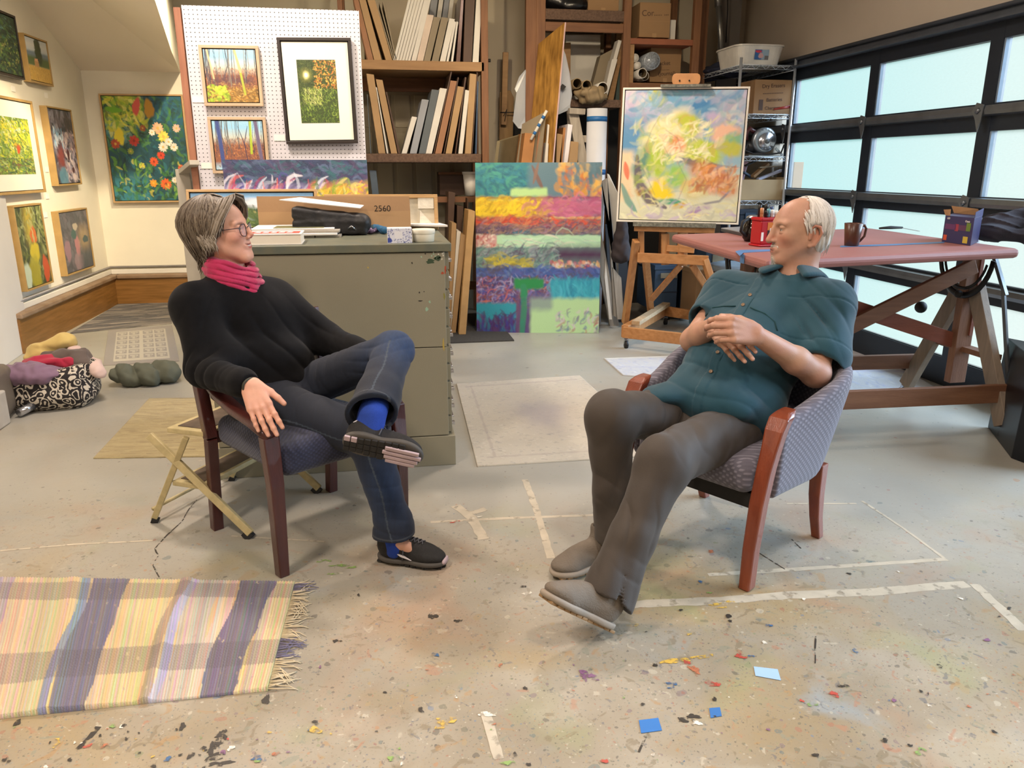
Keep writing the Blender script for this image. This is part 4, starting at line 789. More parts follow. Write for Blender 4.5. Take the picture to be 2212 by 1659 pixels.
edge('flat_board', 'blue slate board leaning under the carpeted shelf beside the pegboard', [Z3(290, 2500), Z3(340, 2500), Z3(208, 1455), Z3(150, 1452)], Yf+.1, .5, mat('blue_slate', '#4d5a66', .6), 'board', z0=.001)
p0, p1 = PY(950, 405, 7.5), PY(1003, 372, 7.5); tt_ = thing('wooden_crate', 'dark brown wooden crate under the carpeted shelf', 'crate'); MB().box((p0.x, 7.5, 1.17), (p1.x, 7.8, p1.z)).build('box', DKB, tt_, bevel=.004); MB().box((p0.x-.01, 7.49, p1.z-.02), (p1.x+.01, 7.5, p1.z)).build('rim', WLD, tt_)
b0 = PY(1018, 395, 7.35); tt_ = thing('white_bucket', 'white plastic bucket behind the top left corner of the striped abstract', 'bucket', (b0.x, 7.38, 1.17)); MB().lathe([(.055, 0), (.075, .2)], 20).build('body', WHC, tt_); MB().lathe([(.078, .19), (.08, .2), (.08, .215), (.06, .215)], 20).build('rim', WHC, tt_)
Z8 = lambda x, y: (900+x*.25316, 340+y*.25316)
for (b0, b1, by, t0, t1, ty, Y, m, l, nm) in [(240, 262, 1150, 272, 330, 292, 7.0, DKB, 'tall dark board standing right of the cabinet', 'flat_board'), (262, 300, 1300, 300, 340, 555, 6.75, BRT, 'tan stretcher bar board leaning nearest the cabinet corner', 'flat_board'), (283, 300, 1310, 345, 378, 625, 6.72, WHC, 'white orange stained board beside the cabinet corner', 'flat_board'),
      (292, 332, 1366, 378, 420, 655, 6.68, BRT, 'tan canvas edge, left of two leaning by the cabinet', 'stretched_canvas'), (358, 418, 1396, 442, 500, 450, 6.6, mat('orange_tan', '#b08a58', .7), 'thick tan canvas edge leaning against the striped abstract', 'stretched_canvas'), (330, 345, 1200, 345, 400, 410, 7.0, DKB, 'dark board behind the tan canvas edges', 'flat_board'), (420, 432, 1200, 432, 440, 345, 6.98, DKB, 'narrow dark board behind the striped abstract left edge', 'flat_board')]:
    edge(nm, l, [Z8(b0, by), Z8(b1, by), Z8(t1, ty+10), Z8(t0, ty)], Y, .3, m, 'canvas' if 'canvas' in nm else 'board', 'boards leaning beside the cabinet', z0=.011)
tag(MB().box((.1, 6.3, 0), (1.1, 7.6, .01)).build('floor_mat', mat('dark_mat', '#3a3733', .95, 0, .2, 60, .5, 200)), 'dark floor mat under the leaning boards right of the cabinet', 'mat')
# --- big striped abstract ---
c = Cv(270, 370, '#2f7a8a'); V_ = '#'
c.rect(-.1, -.1, 1.1, .2, '#2c7686', .02); c.dabs(260, (0, 0, .45, .2), ['#3a8a92', '#23667a', '#4aa08a', '#2d7f96'], .12, .016, .2, .5); c.rect(.42, -.1, 1.1, .2, '#5f7f8c', .05)
c.dabs(60, (.66, .0, 1, .18), ['#e0a03a', '#e8b85a', '#d8742a'], .07, .03, 1.4, .5); c.dabs(34, (.68, .0, 1, .18), ['#5f7f8c', '#56747e'], .08, .016, 1.4, .5); c.stroke([(.45, .02), (.5, .1), (.54, .16)], .02, '#7a5a50'); c.stroke([(.5, .0), (.46, .12)], .016, '#8a6a5a')
c.rect(.28, .148, .57, .192, '#b6dd94', .02); c.rect(-.1, .197, 1.1, .206, '#5a3848', .005); c.rect(-.1, .206, .56, .32, '#e0bf1c', .04); c.rect(.5, .206, 1.1, .31, '#c0688a', .06); c.dabs(200, (0, .21, .5, .3), ['#f0d020', '#d8a81c', '#e8c830', '#b8921c'], .08, .012, -.7, .3); c.dabs(40, (.4, .22, .75, .3), ['#c8a03a', '#c0688a', '#b0587a', '#d8a84a'], .08, .02, -.8, .4); c.dabs(120, (.6, .21, 1, .31), ['#b85a82', '#cc7894', '#c46a86'], .1, .012, 0, .2)
c.rect(.56, .313, 1.1, .322, '#e8c88a', .004); c.rect(-.1, .315, .5, .365, '#c8482c', .03); c.rect(.45, .325, 1.1, .41, '#8f6a68', .04, .9); c.dabs(200, (0, .315, 1, .37), ['#d85a2a', '#b8402e', '#e0503a', '#8a4a4a', '#c8805a'], .09, .01, -.3, .5); c.rect(-.1, .365, .3, .41, '#4a3a5c', .02); c.dabs(260, (0, .36, 1, .41), ['#5a4668', '#8a6a62', '#a88a70', '#4a3a58', '#9a7a8a'], .1, .008, -.4, .5)
c.rect(-.1, .41, 1.1, .416, '#3a3040', .004); c.rect(-.1, .415, 1.1, .49, '#b4dcb4', .01); c.rect(-.1, .415, .17, .49, '#c89a90', .01); c.dabs(70, (0, .42, .16, .49), ['#b83a2c', '#e8dccc', '#9a3a3a', '#d0a0a0'], .05, .01, -1, .7); c.dabs(50, (.2, .42, 1, .49), ['#a8d0b8', '#c8e8c8', '#d8d0c0', '#9cc8b0'], .15, .008, .05, .15)
c.rect(-.1, .49, 1.1, .61, '#6a8a86', .01); c.rect(.62, .49, 1.1, .57, '#4a2c4c', .08); c.dabs(420, (0, .49, .65, .6), ['#6f9a8a', '#8a8f9a', '#5a7a72', '#4f6a7a', '#9aa8a4', '#5a4660'], .11, .009, -.5, .5); c.dabs(90, (.1, .55, .45, .61), ['#a8a040', '#c8b83a', '#8a8a3a'], .08, .014, -.2, .4); c.dabs(110, (.6, .57, 1, .615), ['#c84a2c', '#e0a080', '#b8607a', '#e8c070', '#d8d8d0'], .03, .014, 1.3, .5)
c.rect(-.1, .607, 1.1, .67, '#3f5a9a', .01); c.dabs(240, (0, .61, 1, .7), ['#4a62a8', '#34487e', '#5a5a8a', '#54548c', '#6a86b8', '#4f4a50'], .1, .012, .2, .6); c.rect(-.1, .68, .65, 1.1, '#5a4a78', .02); c.dabs(700, (0, .67, .62, .83), ['#4a3a8a', '#8a4a3a', '#7a6ab0', '#3a5a9a', '#b0a8c8', '#5a3a4a', '#c86a5a', '#35306a'], .08, .008, -.8, .8)
c.rect(-.1, .82, .33, .93, '#2c93a6', .02); c.rect(-.1, .92, .4, 1.1, '#45337e', .03); c.dabs(120, (0, .9, .38, 1), ['#3a3a8a', '#5a3a6a', '#2f7a94', '#4a2a5a'], .1, .012, 1.4, .3); c.rect(.6, .675, 1.1, .82, '#2f98ae', .03); c.dabs(90, (.6, .68, 1, .82), ['#3aa4b4', '#2888a6', '#48acc0'], .12, .012, 1.5, .1)
c.rect(.44, .79, 1.1, 1.1, '#b2d8a0', .03); c.rect(.4, .76, .62, .86, '#6a6a90', .04, .6); c.ell(.8, .93, .3, .13, '#b2d8a0'); c.dabs(70, (.66, .86, 1, 1), ['#8a7a94', '#c8b8c8', '#5a6a9a', '#a86a6a', '#b2d8a0'], .06, .012, -1.1, .4); c.rect(.31, .668, .55, .732, '#24884a', .02); c.rect(.36, .72, .42, .78, '#24884a', .02); c.stroke([(.385, .72), (.39, .85), (.37, 1.0)], .03, '#2f8a62', .8, False); c.stroke([(.34, .76), (.34, 1)], .02, '#6a4a6a', .7, False)
c.blur(1)
c.A = np.clip(c.A*.97, 0, 1); picture('abstract_canvas', 'tall unframed abstract of horizontal teal, yellow, pink and green bands leaning at the back', [PY(1030, 352, 6.82), PY(1299, 350, 6.6), FL(1296, 720), FL(1027, 718)], c, None, depth=.035)
# --- canvases and boards standing behind it ---
def stand(nm, label, t0, t1, ty, s0, s1, Y, m, dep=.35, sy=352):
    f = (706-ty)/(sy-ty); b0, b1 = t0+(s0-t0)*f, t1+(s1-t1)*f
    return edge(nm, label, [(b0, 706), (b1, 706), (t1, ty+2), (t0, ty)], Y, dep, m, 'canvas' if 'canvas' in nm else 'board', 'canvases standing behind the striped abstract', z0=.002)
stand('stretched_canvas', 'wide brown canvas edge left of the striped stick', 1134, 1157, 287, 1126, 1149, 6.98, mat('edge_o', '#a3703f', .7))
stand('stretched_canvas', 'brown canvas edge right below the striped stick', 1163, 1176, 284, 1156, 1170, 7.0, BRN)
stand('thin_panel', 'tall thin white strip beside the chipboard', 1183, 1187, 268, 1177, 1181, 7.02, WHC); stand('thin_panel', 'short thin white strip beside the chipboard', 1180, 1185, 308, 1176, 1183, 6.97, WHC)
stand('stretched_canvas', 'narrow olive canvas edge right of the chipboard', 1196, 1201, 280, 1190, 1197, 7.0, OLV); stand('stretched_canvas', 'tan canvas edge in the middle of the standing row', 1204, 1215, 289, 1202, 1208, 7.0, BRT)
stand('stretched_canvas', 'taller tan canvas edge next to the bright white one', 1217, 1225, 275, 1210, 1216, 7.03, mat('edge_o')); stand('stretched_canvas', 'bright white canvas edge in the standing row', 1227, 1237, 268, 1218, 1226, 6.96, mat('bright_edge', '#dedbe0', .6)); stand('stretched_canvas', 'short wide tan canvas edge beside the weathered ladder', 1234, 1250, 305, 1229, 1247, 6.92, BRT)
o = slab('stretched_canvas', [PY(1080, 305, 7.0), PY(1134, 289, 7.35), PY(1068, 706, 7.3)*1, PY(1032, 706, 6.95)], .03, mat('olive_canvas', '#6b6047', .7, 0, .2, 6, col2='#7d7257')); 
for v in o.data.vertices:
    if v.co.z < .3: v.co.z = .002
tag(o, 'olive brown painted canvas angled behind the striped abstract, far left', 'canvas')
def twoface(nm, label, q, ys, th, m, me_, cat):
    return tag(slab(nm, [PY(*a, y) for a, y in zip(q, ys)], th, m, None, me_), label, cat)
OSB = mat('chipboard', '#c08f42', .6, 0, .3, 26, .3, 50, (1, 1, .22), '#7f5820')
twoface('chipboard_sheet', 'tall golden chipboard sheet with white front edge at the back', [(1163, 95), (1220, 48), (1172, 600), (1120, 560)], [7.28, 6.93, 6.93, 7.28], .014, OSB, mat('pink_edge', '#c8a8a4', .6), 'board')
twoface('plywood_board', 'grey tan thin board in front of the chipboard', [(1128, 268), (1180, 240), (1160, 420), (1105, 420)], [7.15, 6.98, 6.95, 7.12], .006, GTN, GTN, 'board')
PL = bpy.data.materials.new('clear_plastic'); PL.use_nodes = True; n = PL.node_tree; p = n.nodes['Principled BSDF']; p.inputs['Base Color'].default_value = (.62, .66, .72, 1); p.inputs['Roughness'].default_value = .15; p.inputs['Alpha'].default_value = .42
for nm, q, Y, l in (('plastic_sheet', [(1142, 142), (1163, 128), (1163, 200), (1138, 280), (1120, 277), (1108, 262), (1116, 200), (1112, 192), (1122, 165)], 7.3, 'cloudy plastic sheet hanging left behind the chipboard'), ('plastic_sheet', [(1214, 100), (1222, 118), (1231, 160), (1236, 205), (1232, 225), (1232, 236), (1196, 252), (1192, 262), (1200, 200)], 6.99, 'bluish plastic bag bulging right of the chipboard')):
    tag(MB().prism([PY(*a, Y+.01*(k % 3)) for k, a in enumerate(q)], (0, .02, 0)).build(nm, PL), l, 'plastic')
for k in range(1): tag(MB().prism([PY(1208, 190, 6.97), PY(1215, 181, 6.97), PY(1223, 187, 6.97), PY(1216, 196, 6.97)], (0, .004, 0)).build('black_sticker', BLK), 'small black diamond sticker on the bluish plastic bag', 'sticker')
t = thing('striped_stick', 'blue and white taped stick leaning among the canvases', 'stick'); a, b = PY(1181, 239, 6.95), PY(1147, 302, 6.955); BLT = mat('blue_tape', '#1f5f9a', .5, 0, .08, 20)
MB().tube([a, b], .013, 10).build('rod', WHC, t)
for f in (.18, .45, .72): MB().tube([a.lerp(b, f), a.lerp(b, f+.1)], .0136, 10).build('tape_band', BLT, t)
t = thing('wooden_clamp', 'long wooden paddle and stick bound with wire against the beige wall', 'tool'); q = [(1078, 352), (1107, 352), (1110, 210), (1102, 195), (1087, 195), (1080, 200)]
MB().prism([PY(*a, 7.9) for a in q], (0, .03, 0)).build('paddle', wood('pine_old', '#86653a', '#97764a', .6, 2), t, bevel=.003); MB().bar(PY(1092, 113, 7.86), PY(1088, 270, 7.86), .055, .03, up=(0, 1, 0)).build('handle', WLM, t, bevel=.004); MB().tube([PY(1080, 243, 7.84), PY(1110, 243, 7.84)], .005, 6).tube([PY(1088, 250, 7.83), PY(1095, 236, 7.83), PY(1090, 262, 7.83)], .004, 6).build('wire', BLK, t)
MB().box((PY(1078, 352, 7.9).x, 7.9, 0), (PY(1107, 352, 7.9).x, 7.93, PY(1090, 352, 7.9).z)).build('lower_paddle', MC['pine_old'], t)
# --- right storage unit ---
Y2 = 7.3; t = thing('storage_rack', 'lumber shelving with boxes and rolls behind the easel', 'shelf'); X = lambda px, py=100, Y=7.3: PY(px, py, Y).x; Zz = lambda py, px=1300, Y=7.3: PY(px, py, Y).z
for a, b, m in ((1136, 1158, WLDV), (1158, 1178, MC['lumber_dark_v']), (1346, 1362, WLDV), (1497, 1512, WLDV)): MB().box((X(a), Y2, 0), (X(b), Y2+.06, 3.3)).build('post', m, t, bevel=.003)
for a in (1178, 1362, 1512): MB().box((X(a)-.05, Y2+.62, 0), (X(a), Y2+.7, 3.3)).build('post', WLDV, t)
for (a, b, y0, y1, m) in ((1178, 1346, 22, 45, CARPET), (1178, 1346, 215, 232, CARPET), (1362, 1497, 80, 93, mat('red_shelf', '#8a5034', .6)), (1362, 1497, 177, 190, WLD), (1178, 1346, 50, 70, WLD)):
    MB().box((X(a), Y2+.005, Zz(y1)), (X(b), Y2+(.7 if y0 != 50 else .04), Zz(y0))).build('shelf_board', m, t, bevel=.003)
MB().box((X(1362), Y2+.02, 0), (X(1372), Y2+.05, Zz(93))).box((X(1372), Y2+.6, Zz(93)), (X(1497), Y2+.63, Zz(93)+.3)).build('side_strip', WLM, t)
MB().box((X(1136), Y2+.68, 0), (X(1346), Y2+.7, Zz(232))).box((X(1346), Y2+.68, 0), (X(1512), Y2+.7, Zz(93))).build('dark_interior_sheet', BLK, t)  # black sheet added to give the dark interior behind the shelves
def carton(label, px0, px1, y0, y1, Y, d, m=CBD, text=None, ts=.05, parent=None, name='cardboard_box'):
    a, b = PY(px0, y1, Y), PY(px1, y0, Y); w, h = b.x-a.x, b.z-a.z; z = a.z
    t = thing(name, label, 'box', ((a.x+b.x)/2, Y, z)); MB().box((-w/2, 0, 0), (w/2, d, h)).build('carton', m, t, bevel=.003)
    MB().box((-w/2+.001, -.0008, h*.47), (w/2-.001, 0, h*.475)).box((-.02, -.001, h*.0), (.02, 0, h*.12)).build('flap_seam', CBD2, t)
    if text:
        for k, (s_, u, v) in enumerate(text): textobj('lettering', s_, frameM((u*w, -.002, v*h), (1, 0, .05), (0, 0, 1)), ts, DKB, t)
    return t
carton('cardboard box with faint handwriting on the upper right shelf of the rack', 1380, 1450, 7, 80, 7.34, .4, text=[('Cor..... ...', 0, .7)], ts=.07)
tag(MB().box((X(1451), 7.4, Zz(80)+.001), (X(1466), 7.6, Zz(33))).build('white_box', WHC, bevel=.003), 'narrow white box beside the handwritten box on the upper shelf', 'box')
carton('cardboard box with handwriting behind the bubble wrapped tube', 1403, 1473, 104, 177, 7.5, .35, text=[('Jacket', -.05, .55), ('.......', 0, .4), ('(journal)', .05, .25)], ts=.05)
carton('small carton at the top edge of the photo, left bay of the rack', 1270, 1338, -30, 22, 7.34, .3)
s = Soft(); s.ell((X(1222), 7.5, Zz(22)+.09), (.28, .15, .1)).ell((X(1245), 7.42, Zz(22)+.05), (.14, .08, .05), k=.05); tag(softobj('trash_bag', s, .012, mat('black_plastic', '#121214', .3, 0, .2, 6), None, lambda P: .012*wob(P, 30, 2)), 'black plastic bag on the top left shelf of the rack', 'bag')
TUBE = mat('tube_white', '#c9c4ba', .4, 0, .05, 6); TIN = mat('tube_inside', '#6a5a40', .7)
def roll(label, px, py, r, Y, d, m=TUBE, hollow=True, rr=None, tilt=0, name='mailing_tube'):
    c = PY(px, py, Y); Mx = Matrix.Translation(c) @ Matrix.Rotation(-pi/2+tilt, 4, 'X'); t = thing(name, label, 'tube', M=Mx)
    MB().lathe([(r*.86, 0), (r, 0), (r, d), (r*.86, d)], 20, cap=False).build('tube', m, t); MB().lathe([(r*.86, d), (r*.86, .01 if hollow else 0.001), (.0005, .01 if hollow else .001)] if not hollow else [(r*.86, 0), (r*.86, d), (.001, d)], 20, cap=False).build('core' if hollow else 'end_cap', TIN if hollow else m, t)
for a in (('bubble wrapped big tube end on the shelf right of the PVC pipe', 1409, 131, .078, 7.36, .35, mat('bubble', '#8f959c', .2, .1, .4, 60), False), ('upper small white tube end at the left of the shelf', 1372, 125, .037, 7.36, .4, TUBE, False), ('lower small white tube end beneath the upper one', 1378, 141, .031, 7.34, .4, TUBE, False), ('open PVC pipe end, upper one of two stacked pipes', 1388, 158, .045, 7.3, .5), ('lower open PVC pipe end beside the first', 1393, 164, .042, 7.42, .4)): roll(*a)
KR = mat('kraft_roll', '#8f7b5c', .7, 0, .12, 12)
for a in (('left kraft paper roll on the rack shelf', 1247, 180, .045, 7.18, .6, KR), ('right kraft paper roll on the rack shelf', 1268, 184, .045, 7.16, .6, KR), ('white PVC coupling poking out beside the paper rolls', 1302, 190, .052, 7.2, .4, TUBE)): roll(*a, name='paper_roll')
s = Soft(); s.ell((X(1275), 7.25, Zz(222)+.06), (.15, .1, .07)); tag(softobj('crumpled_paper', s, .008, KR, None, lambda P: .022*wob(P, 38, 4)), 'crumpled kraft paper below the two paper rolls', 'paper')
for q, Y, m, l in (([(1222, 210), (1297, 210), (1297, 75), (1222, 75)], 7.85, WHC, 'large white panel standing at the back of the rack shelf'), ([(1217, 210), (1232, 210), (1233, 92), (1218, 92)], 7.7, WLM, 'narrow brown plank in front of the white panel'), ([(1271, 212), (1310, 212), (1345, 95), (1297, 120)], 7.55, GTN, 'grey tan board leaning right on the rack shelf'), ([(1300, 214), (1309, 214), (1343, 88), (1336, 86)], 7.4, WHC, 'bright white thin canvas leaning right on the rack shelf'),
                   ([(1303, 214), (1310, 214), (1334, 128), (1322, 128)], 7.36, TUBE, 'lower pale canvas edge leaning right on the rack shelf'), ([(1312, 214), (1325, 214), (1352, 80), (1344, 80)], 7.45, WLM, 'brown board leaning right behind the pale canvases'), ([(1330, 214), (1344, 214), (1346, 100), (1342, 100)], 7.5, mat('green_glass', '#4a5550', .2), 'dark green glass sheet at the right end of the rack shelf')):
    edge('flat_board', l, q, Y, .03 if Y > 7.6 else .12, m, 'board', 'boards on the rack shelf', z0=Zz(215)+.002)
# weathered ladder, roll with tape
WEA = wood('weathered', '#8d8478', '#a39a8c', .8, 2)
t = thing('wooden_ladder', 'paint spotted weathered wooden ladder top among the canvases', 'ladder'); MB().bar(PY(1237, 238, 7.0), PY(1327, 706, 6.8)*1, .09, .03, up=(0, 1, 0)).build('rail', WEA, t, bevel=.003); MB().bar(PY(1230, 240, 7.12), PY(1262, 706, 7.2), .05, .03, up=(0, 1, 0)).build('rail', WEA, t)
MB().bar(PY(1228, 240, 6.98), PY(1262, 242, 6.98), .09, .05).build('cap', WEA, t, bevel=.004); [MB().bar(PY(1245, y, 7.02), PY(1262+.19*(y-250), y, 6.98), .03, .06).build('step', WEA, t) for y in (300, 380)]
c0 = PY(1290, 240, 6.95); t = thing('paper_roll', 'tall standing white paper roll with blue tape bands', 'roll', (c0.x, 6.95, 0)); MB().lathe([(.09, 0), (.09, c0.z+.02), (.07, c0.z+.02), (.07, c0.z-.03), (.001, c0.z-.03)], 28).build('roll', mat('white_roll', '#c8cad0', .6, 0, .04, 4), t)
for y in (258, 372): MB().lathe([(.0905, PY(1290, y+5, 6.95).z), (.0915, PY(1290, y+5, 6.95).z), (.0915, PY(1290, y-6, 6.95).z), (.0905, PY(1290, y-6, 6.95).z)], 28, cap=False).build('tape_band', BLT, t)
twoface('foam_board', 'white foam board corner between the tape roll and the easel', [(1312, 375), (1316, 377), (1336, 420), (1336, 620)], [6.9, 6.9, 6.8, 6.8], .01, WHC, WHC, 'board')
for k, (q, m, l) in enumerate([([(1325, 682), (1340, 690), (1324, 520), (1300, 392), (1312, 385)], WEA, 'weathered plank leaning right of the striped abstract'), ([(1334, 690), (1348, 690), (1342, 600), (1324, 578)], WEA, 'shorter weathered plank with a pointed end'), ([(1306, 600), (1316, 690), (1322, 690), (1308, 560)], WHC, 'narrow white lath beside the striped abstract')]):
    P = [PY(*a, 6.72-.05*k) for a in q]
    for v in P: v.z = max(v.z, .003)
    tag(MB().prism(P, (0, .025, 0)).build('wood_plank', m), l, 'plank')
twoface('slate_panel', 'dark slate panel standing behind the easel foot', [(1308, 485), (1352, 485), (1362, 700), (1322, 700)], [6.95]*4, .02, mat('slate', '#40434a', .5, 0, .1, 5), DGR, 'panel')
s = Soft(); c0 = PY(1342, 520, 6.6); s.cap(c0+Vector((0, 0, .18)), c0-Vector((0, 0, .12)), .05, .085, k=.05); tag(softobj('hanging_apron', s, .01, mat('plum_cloth', '#2f2628', .8), None, lambda P: .01*wob(P, 40, 1)), 'dark brown apron hanging beside the easel', 'apron')
# far right corner by the wall
tag(MB().box((X(1514), 7.5, 0), (X(1545), 7.55, 3.3)).build('timber_post', WLDV), 'brown timber board standing in the corner right of the rack', 'post')
tag(MB().box((X(1556, 50, 7.7), 7.7, 0), (X(1600, 50, 7.7), 7.73, 3.3)).build('grey_panel', mat('grey_panel', '#6c6660', .7, 0, .06, 4)), 'grey panel standing in the corner behind the metal pole', 'panel')
tag(MB().tube([PY(1549, -20, 7.6), PY(1560, 125, 7.45)], .026, 12).tube([PY(1549, -20, 7.6), PY(1551.5, 15, 7.57)], .034, 12).build('metal_pole', mat('steel_pole', '#8a8a88', .35, .8)), 'grey metal pole leaning in the corner above the wire shelf', 'pole')
tag(MB().tube([PY(1572, -20, 7.6), PY(1572, 20, 7.6), PY(1568, 92, 7.6)], .006, 8).build('hanging_rope', BLK), 'thin black rope hanging in the corner beside the metal pole', 'rope')
# ================= easel =================
EO = wood('easel_oak', '#a06c3c', '#b88350', .5, 2); EOX = wood('easel_oak_x', '#a06c3c', '#b88350', .5, 0); RUB = mat('black_rubber', '#17171a', .6)
YE = lambda x, dy=0: 5.92-.0013*(x-1340)+dy
E_ = lambda x, y, dy=0: PY(x, y, YE(x, dy))
t = thing('studio_easel', 'large oak studio easel on castors holding the pale abstract', 'easel')
def ebar(name, a, b, w, h, m=EO, dy=0, dy2=None, up=(0, 1, 0)): return MB().bar(E_(*a, dy), E_(*b, dy if dy2 is None else dy2), w, h, up=up).build(name, m, t, bevel=.003)
ebar('shelf_ledge', (1368, 483), (1546, 487), .035, .09, mat('spattered_ledge', '#6b6a5e', .7, 0, .5, 50), -.02); ebar('lower_board', (1370, 492), (1544, 497), .05, .03, EOX, -.02)
ebar('upright', (1385, 500), (1385, 568), .04, .04, dy=.03); ebar('upright', (1437, 505), (1437, 572), .06, .03, dy=.02); ebar('upright', (1471, 505), (1471, 574), .05, .03, dy=.02)
ebar('mast', (1478, 185), (1474, 575), .07, .035, dy=.07); ebar('cross_board', (1377, 556), (1530, 563), .075, .03, EOX, .0); ebar('cross_board', (1440, 536), (1500, 540), .05, .02, EOX, .01)
ebar('top_clamp', (1427, 186), (1536, 185), .02, .05, mat('spattered_ledge'), -.01)
a, b = E_(1452, 172, .0), E_(1513, 172, .0); w_ = (b-a).length; Mx = frameM((a+b)/2, b-a, (0, 0, 1))
MB().prism([(w_/2*(1-.16*(1-cos(q)))*sx_ if False else sx_*w_/2-sx_*.025*(1-cos(q)), sy_*.04-sy_*.025*(1-sin(q)), 0) for sx_, sy_, qs in ((1, 1, (0, .8, 1.57)), (-1, 1, (1.57, .8, 0)), (-1, -1, (0, .8, 1.57)), (1, -1, (1.57, .8, 0))) for q in qs], (0, 0, .03), M=Mx).build('clamp_head', mat('clamp_wood', '#b98350', .45, 0, .15, 12), t, bevel=.004)
for p in (1468, 1489): MB().ball(E_(p, 174, -.034), .006).build('screw', BLK, t)
ebar('front_leg', (1374, 520), (1350, 698), .045, .07, dy=0, dy2=.28); ebar('front_leg', (1522, 560), (1578, 735), .045, .07, dy=0, dy2=.0); ebar('brace', (1470, 574), (1406, 648), .05, .02, dy=.03, dy2=.25); ebar('brace', (1495, 572), (1540, 642), .05, .03, dy=.02, dy2=.15)
ebar('rear_leg', (1395, 560), (1407, 686), .05, .05, dy=.2, dy2=.75)
f0, f1 = FL(1346, 716, .14), FL(1600, 745, .14); f0.z = f1.z = .135; r0, r1 = FL(1432, 672, .13), FL(1640, 705, .13)
f0.z = f1.z = r0.z = r1.z = .135
MB().bar(f0, f1, .09, .035, up=(0, 1, 0)).build('front_stretcher', EOX, t, bevel=.004); MB().bar(r0, r1, .09, .035, up=(0, 1, 0)).build('rear_stretcher', EOX, t, bevel=.004)
up = Vector((0, 0, .045)); MB().bar(f0+Vector((.02, .02, 0)), r0, .06, .1).build('side_foot', EO, t, bevel=.004); MB().bar(f0+Vector((.12, .05, .06)), r0+Vector((.03, 0, .06)), .07, .035).build('side_foot', wood('pale_pine', '#b39a7a', '#a58b68', .6, 1), t, bevel=.003); MB().bar(f1, r1, .06, .1).build('side_foot', EO, t, bevel=.004)
def caster(p, par, r=.032, m=RUB):
    p = Vector(p); c = MB().tube([p+Vector((-.012, 0, r)), p+Vector((.012, 0, r))], r, 16).build('caster_wheel', m, par)
    MB().bar(p+Vector((0, .012, r)), p+Vector((0, -.005, r*2.4)), .034, .02).build('caster_fork', CHR, c)
for p in (f0, f1, r0, r1): caster((p.x+.03, p.y, 0), t)
tag_ = None
# painting on the easel
c = Cv(250, 260, '#8fb2c0'); c.rect(-.1, -.1, 1.1, .3, '#6fa0bc', .3); c.rect(-.1, -.1, .24, .26, '#b8aac0', .25); c.ell(.27, .06, .1, .07, '#b9b83a', .4); c.rect(.75, -.1, 1.1, .25, '#a9a4b4', .25); c.ell(.6, .15, .2, .12, '#3f7fae', -.3, .6)
c.dabs(160, (0, 0, 1, .3), ['#7fb0c8', '#9fb8c4', '#5a94b8', '#b8b4c8', '#6f9fae', '#c8c8c0'], .14, .022, -.5, .6); c.rect(-.1, .2, .2, .5, '#3f80ae', .15, .8); c.rect(-.1, .62, 1.1, 1.1, '#d3d2b4', .15); c.rect(-.1, .46, .1, .85, '#e0c8a0', .06); c.stroke([(.03, .55), (.06, .68)], .03, '#d86a4a')
c.ell(.36, .3, .28, .14, '#e8dcae', -.5, .4); c.ell(.3, .42, .2, .16, '#c8cc6a', -.6, .5, .8); c.ell(.55, .25, .14, .08, '#bcc43a', .6, .4); c.ell(.42, .36, .13, .11, '#f0e0b0', .2, .4); c.ell(.76, .22, .1, .07, '#b8a8c4', .3, .5); c.ell(.84, .32, .14, .08, '#e8b898', -.2, .4); c.ell(.92, .36, .09, .06, '#7fae86', 0, .4)
c.ell(.63, .45, .26, .11, '#b8c838', .35, .3); c.ell(.9, .44, .14, .07, '#b8b848', .2, .4); c.ell(.45, .42, .12, .1, '#f0d0a0', .3, .4); c.ell(.46, .4, .085, .07, '#e08a5a', .1, .5); c.ell(.68, .56, .3, .04, '#6a6e72', .2, .5); c.ell(.75, .66, .24, .13, '#c8813a', .5, .5); c.ell(.84, .7, .18, .12, '#c87a5a', .5, .5, .8)
c.ell(.2, .56, .12, .17, '#5f8a78', .3, .5); c.ell(.3, .55, .1, .18, '#a8c03a', -.2, .5); c.ell(.47, .66, .12, .12, '#8fc05a', .4, .5); c.ell(.35, .76, .13, .1, '#e8cc20', .5, .4); c.ell(.2, .78, .09, .05, '#b88428', .2, .5); c.ell(.62, .75, .15, .1, '#c8b86a', .3, .5, .7); c.stroke([(.13, .5), (.15, .7), (.25, .84), (.4, .9)], .05, '#5f5560', .9); c.stroke([(.01, .72), (.07, .85), (.15, .94)], .035, '#4f8f86', .8)
c.ell(.45, .85, .16, .03, '#4f9a78', 0, .5); c.ell(.68, .92, .14, .06, '#a88ab0', -.3, .6); c.stroke([(.62, .88), (.85, .84), (.98, .7)], .012, '#7a7884', .8); c.ell(.52, .88, .08, .03, '#d0a83a', -.3, .5)
c.dabs(200, (.1, .2, .95, .8), ['#e8e0b8', '#c8cc4a', '#8fb04a', '#f0d8b0', '#d8a06a', '#7fa8a0', '#b8a8b8', '#e0dc90', '#a8bc4a'], .11, .02, -.8, .7, .4); c.dabs(120, (.25, .22, .75, .55), ['#f4ecc8', '#dcdc7a', '#ece4b0'], .09, .012, -.6, .5); c.dabs(110, (.6, .58, .98, .76), ['#d89048', '#b86a30', '#e0b080', '#a86a4a', '#dca890'], .08, .014, -1.0, .4); c.dabs(90, (0, .85, 1, 1), ['#dcdcb8', '#c8c8b0', '#b8a8c0', '#e0d898'], .12, .014, .1, .5)
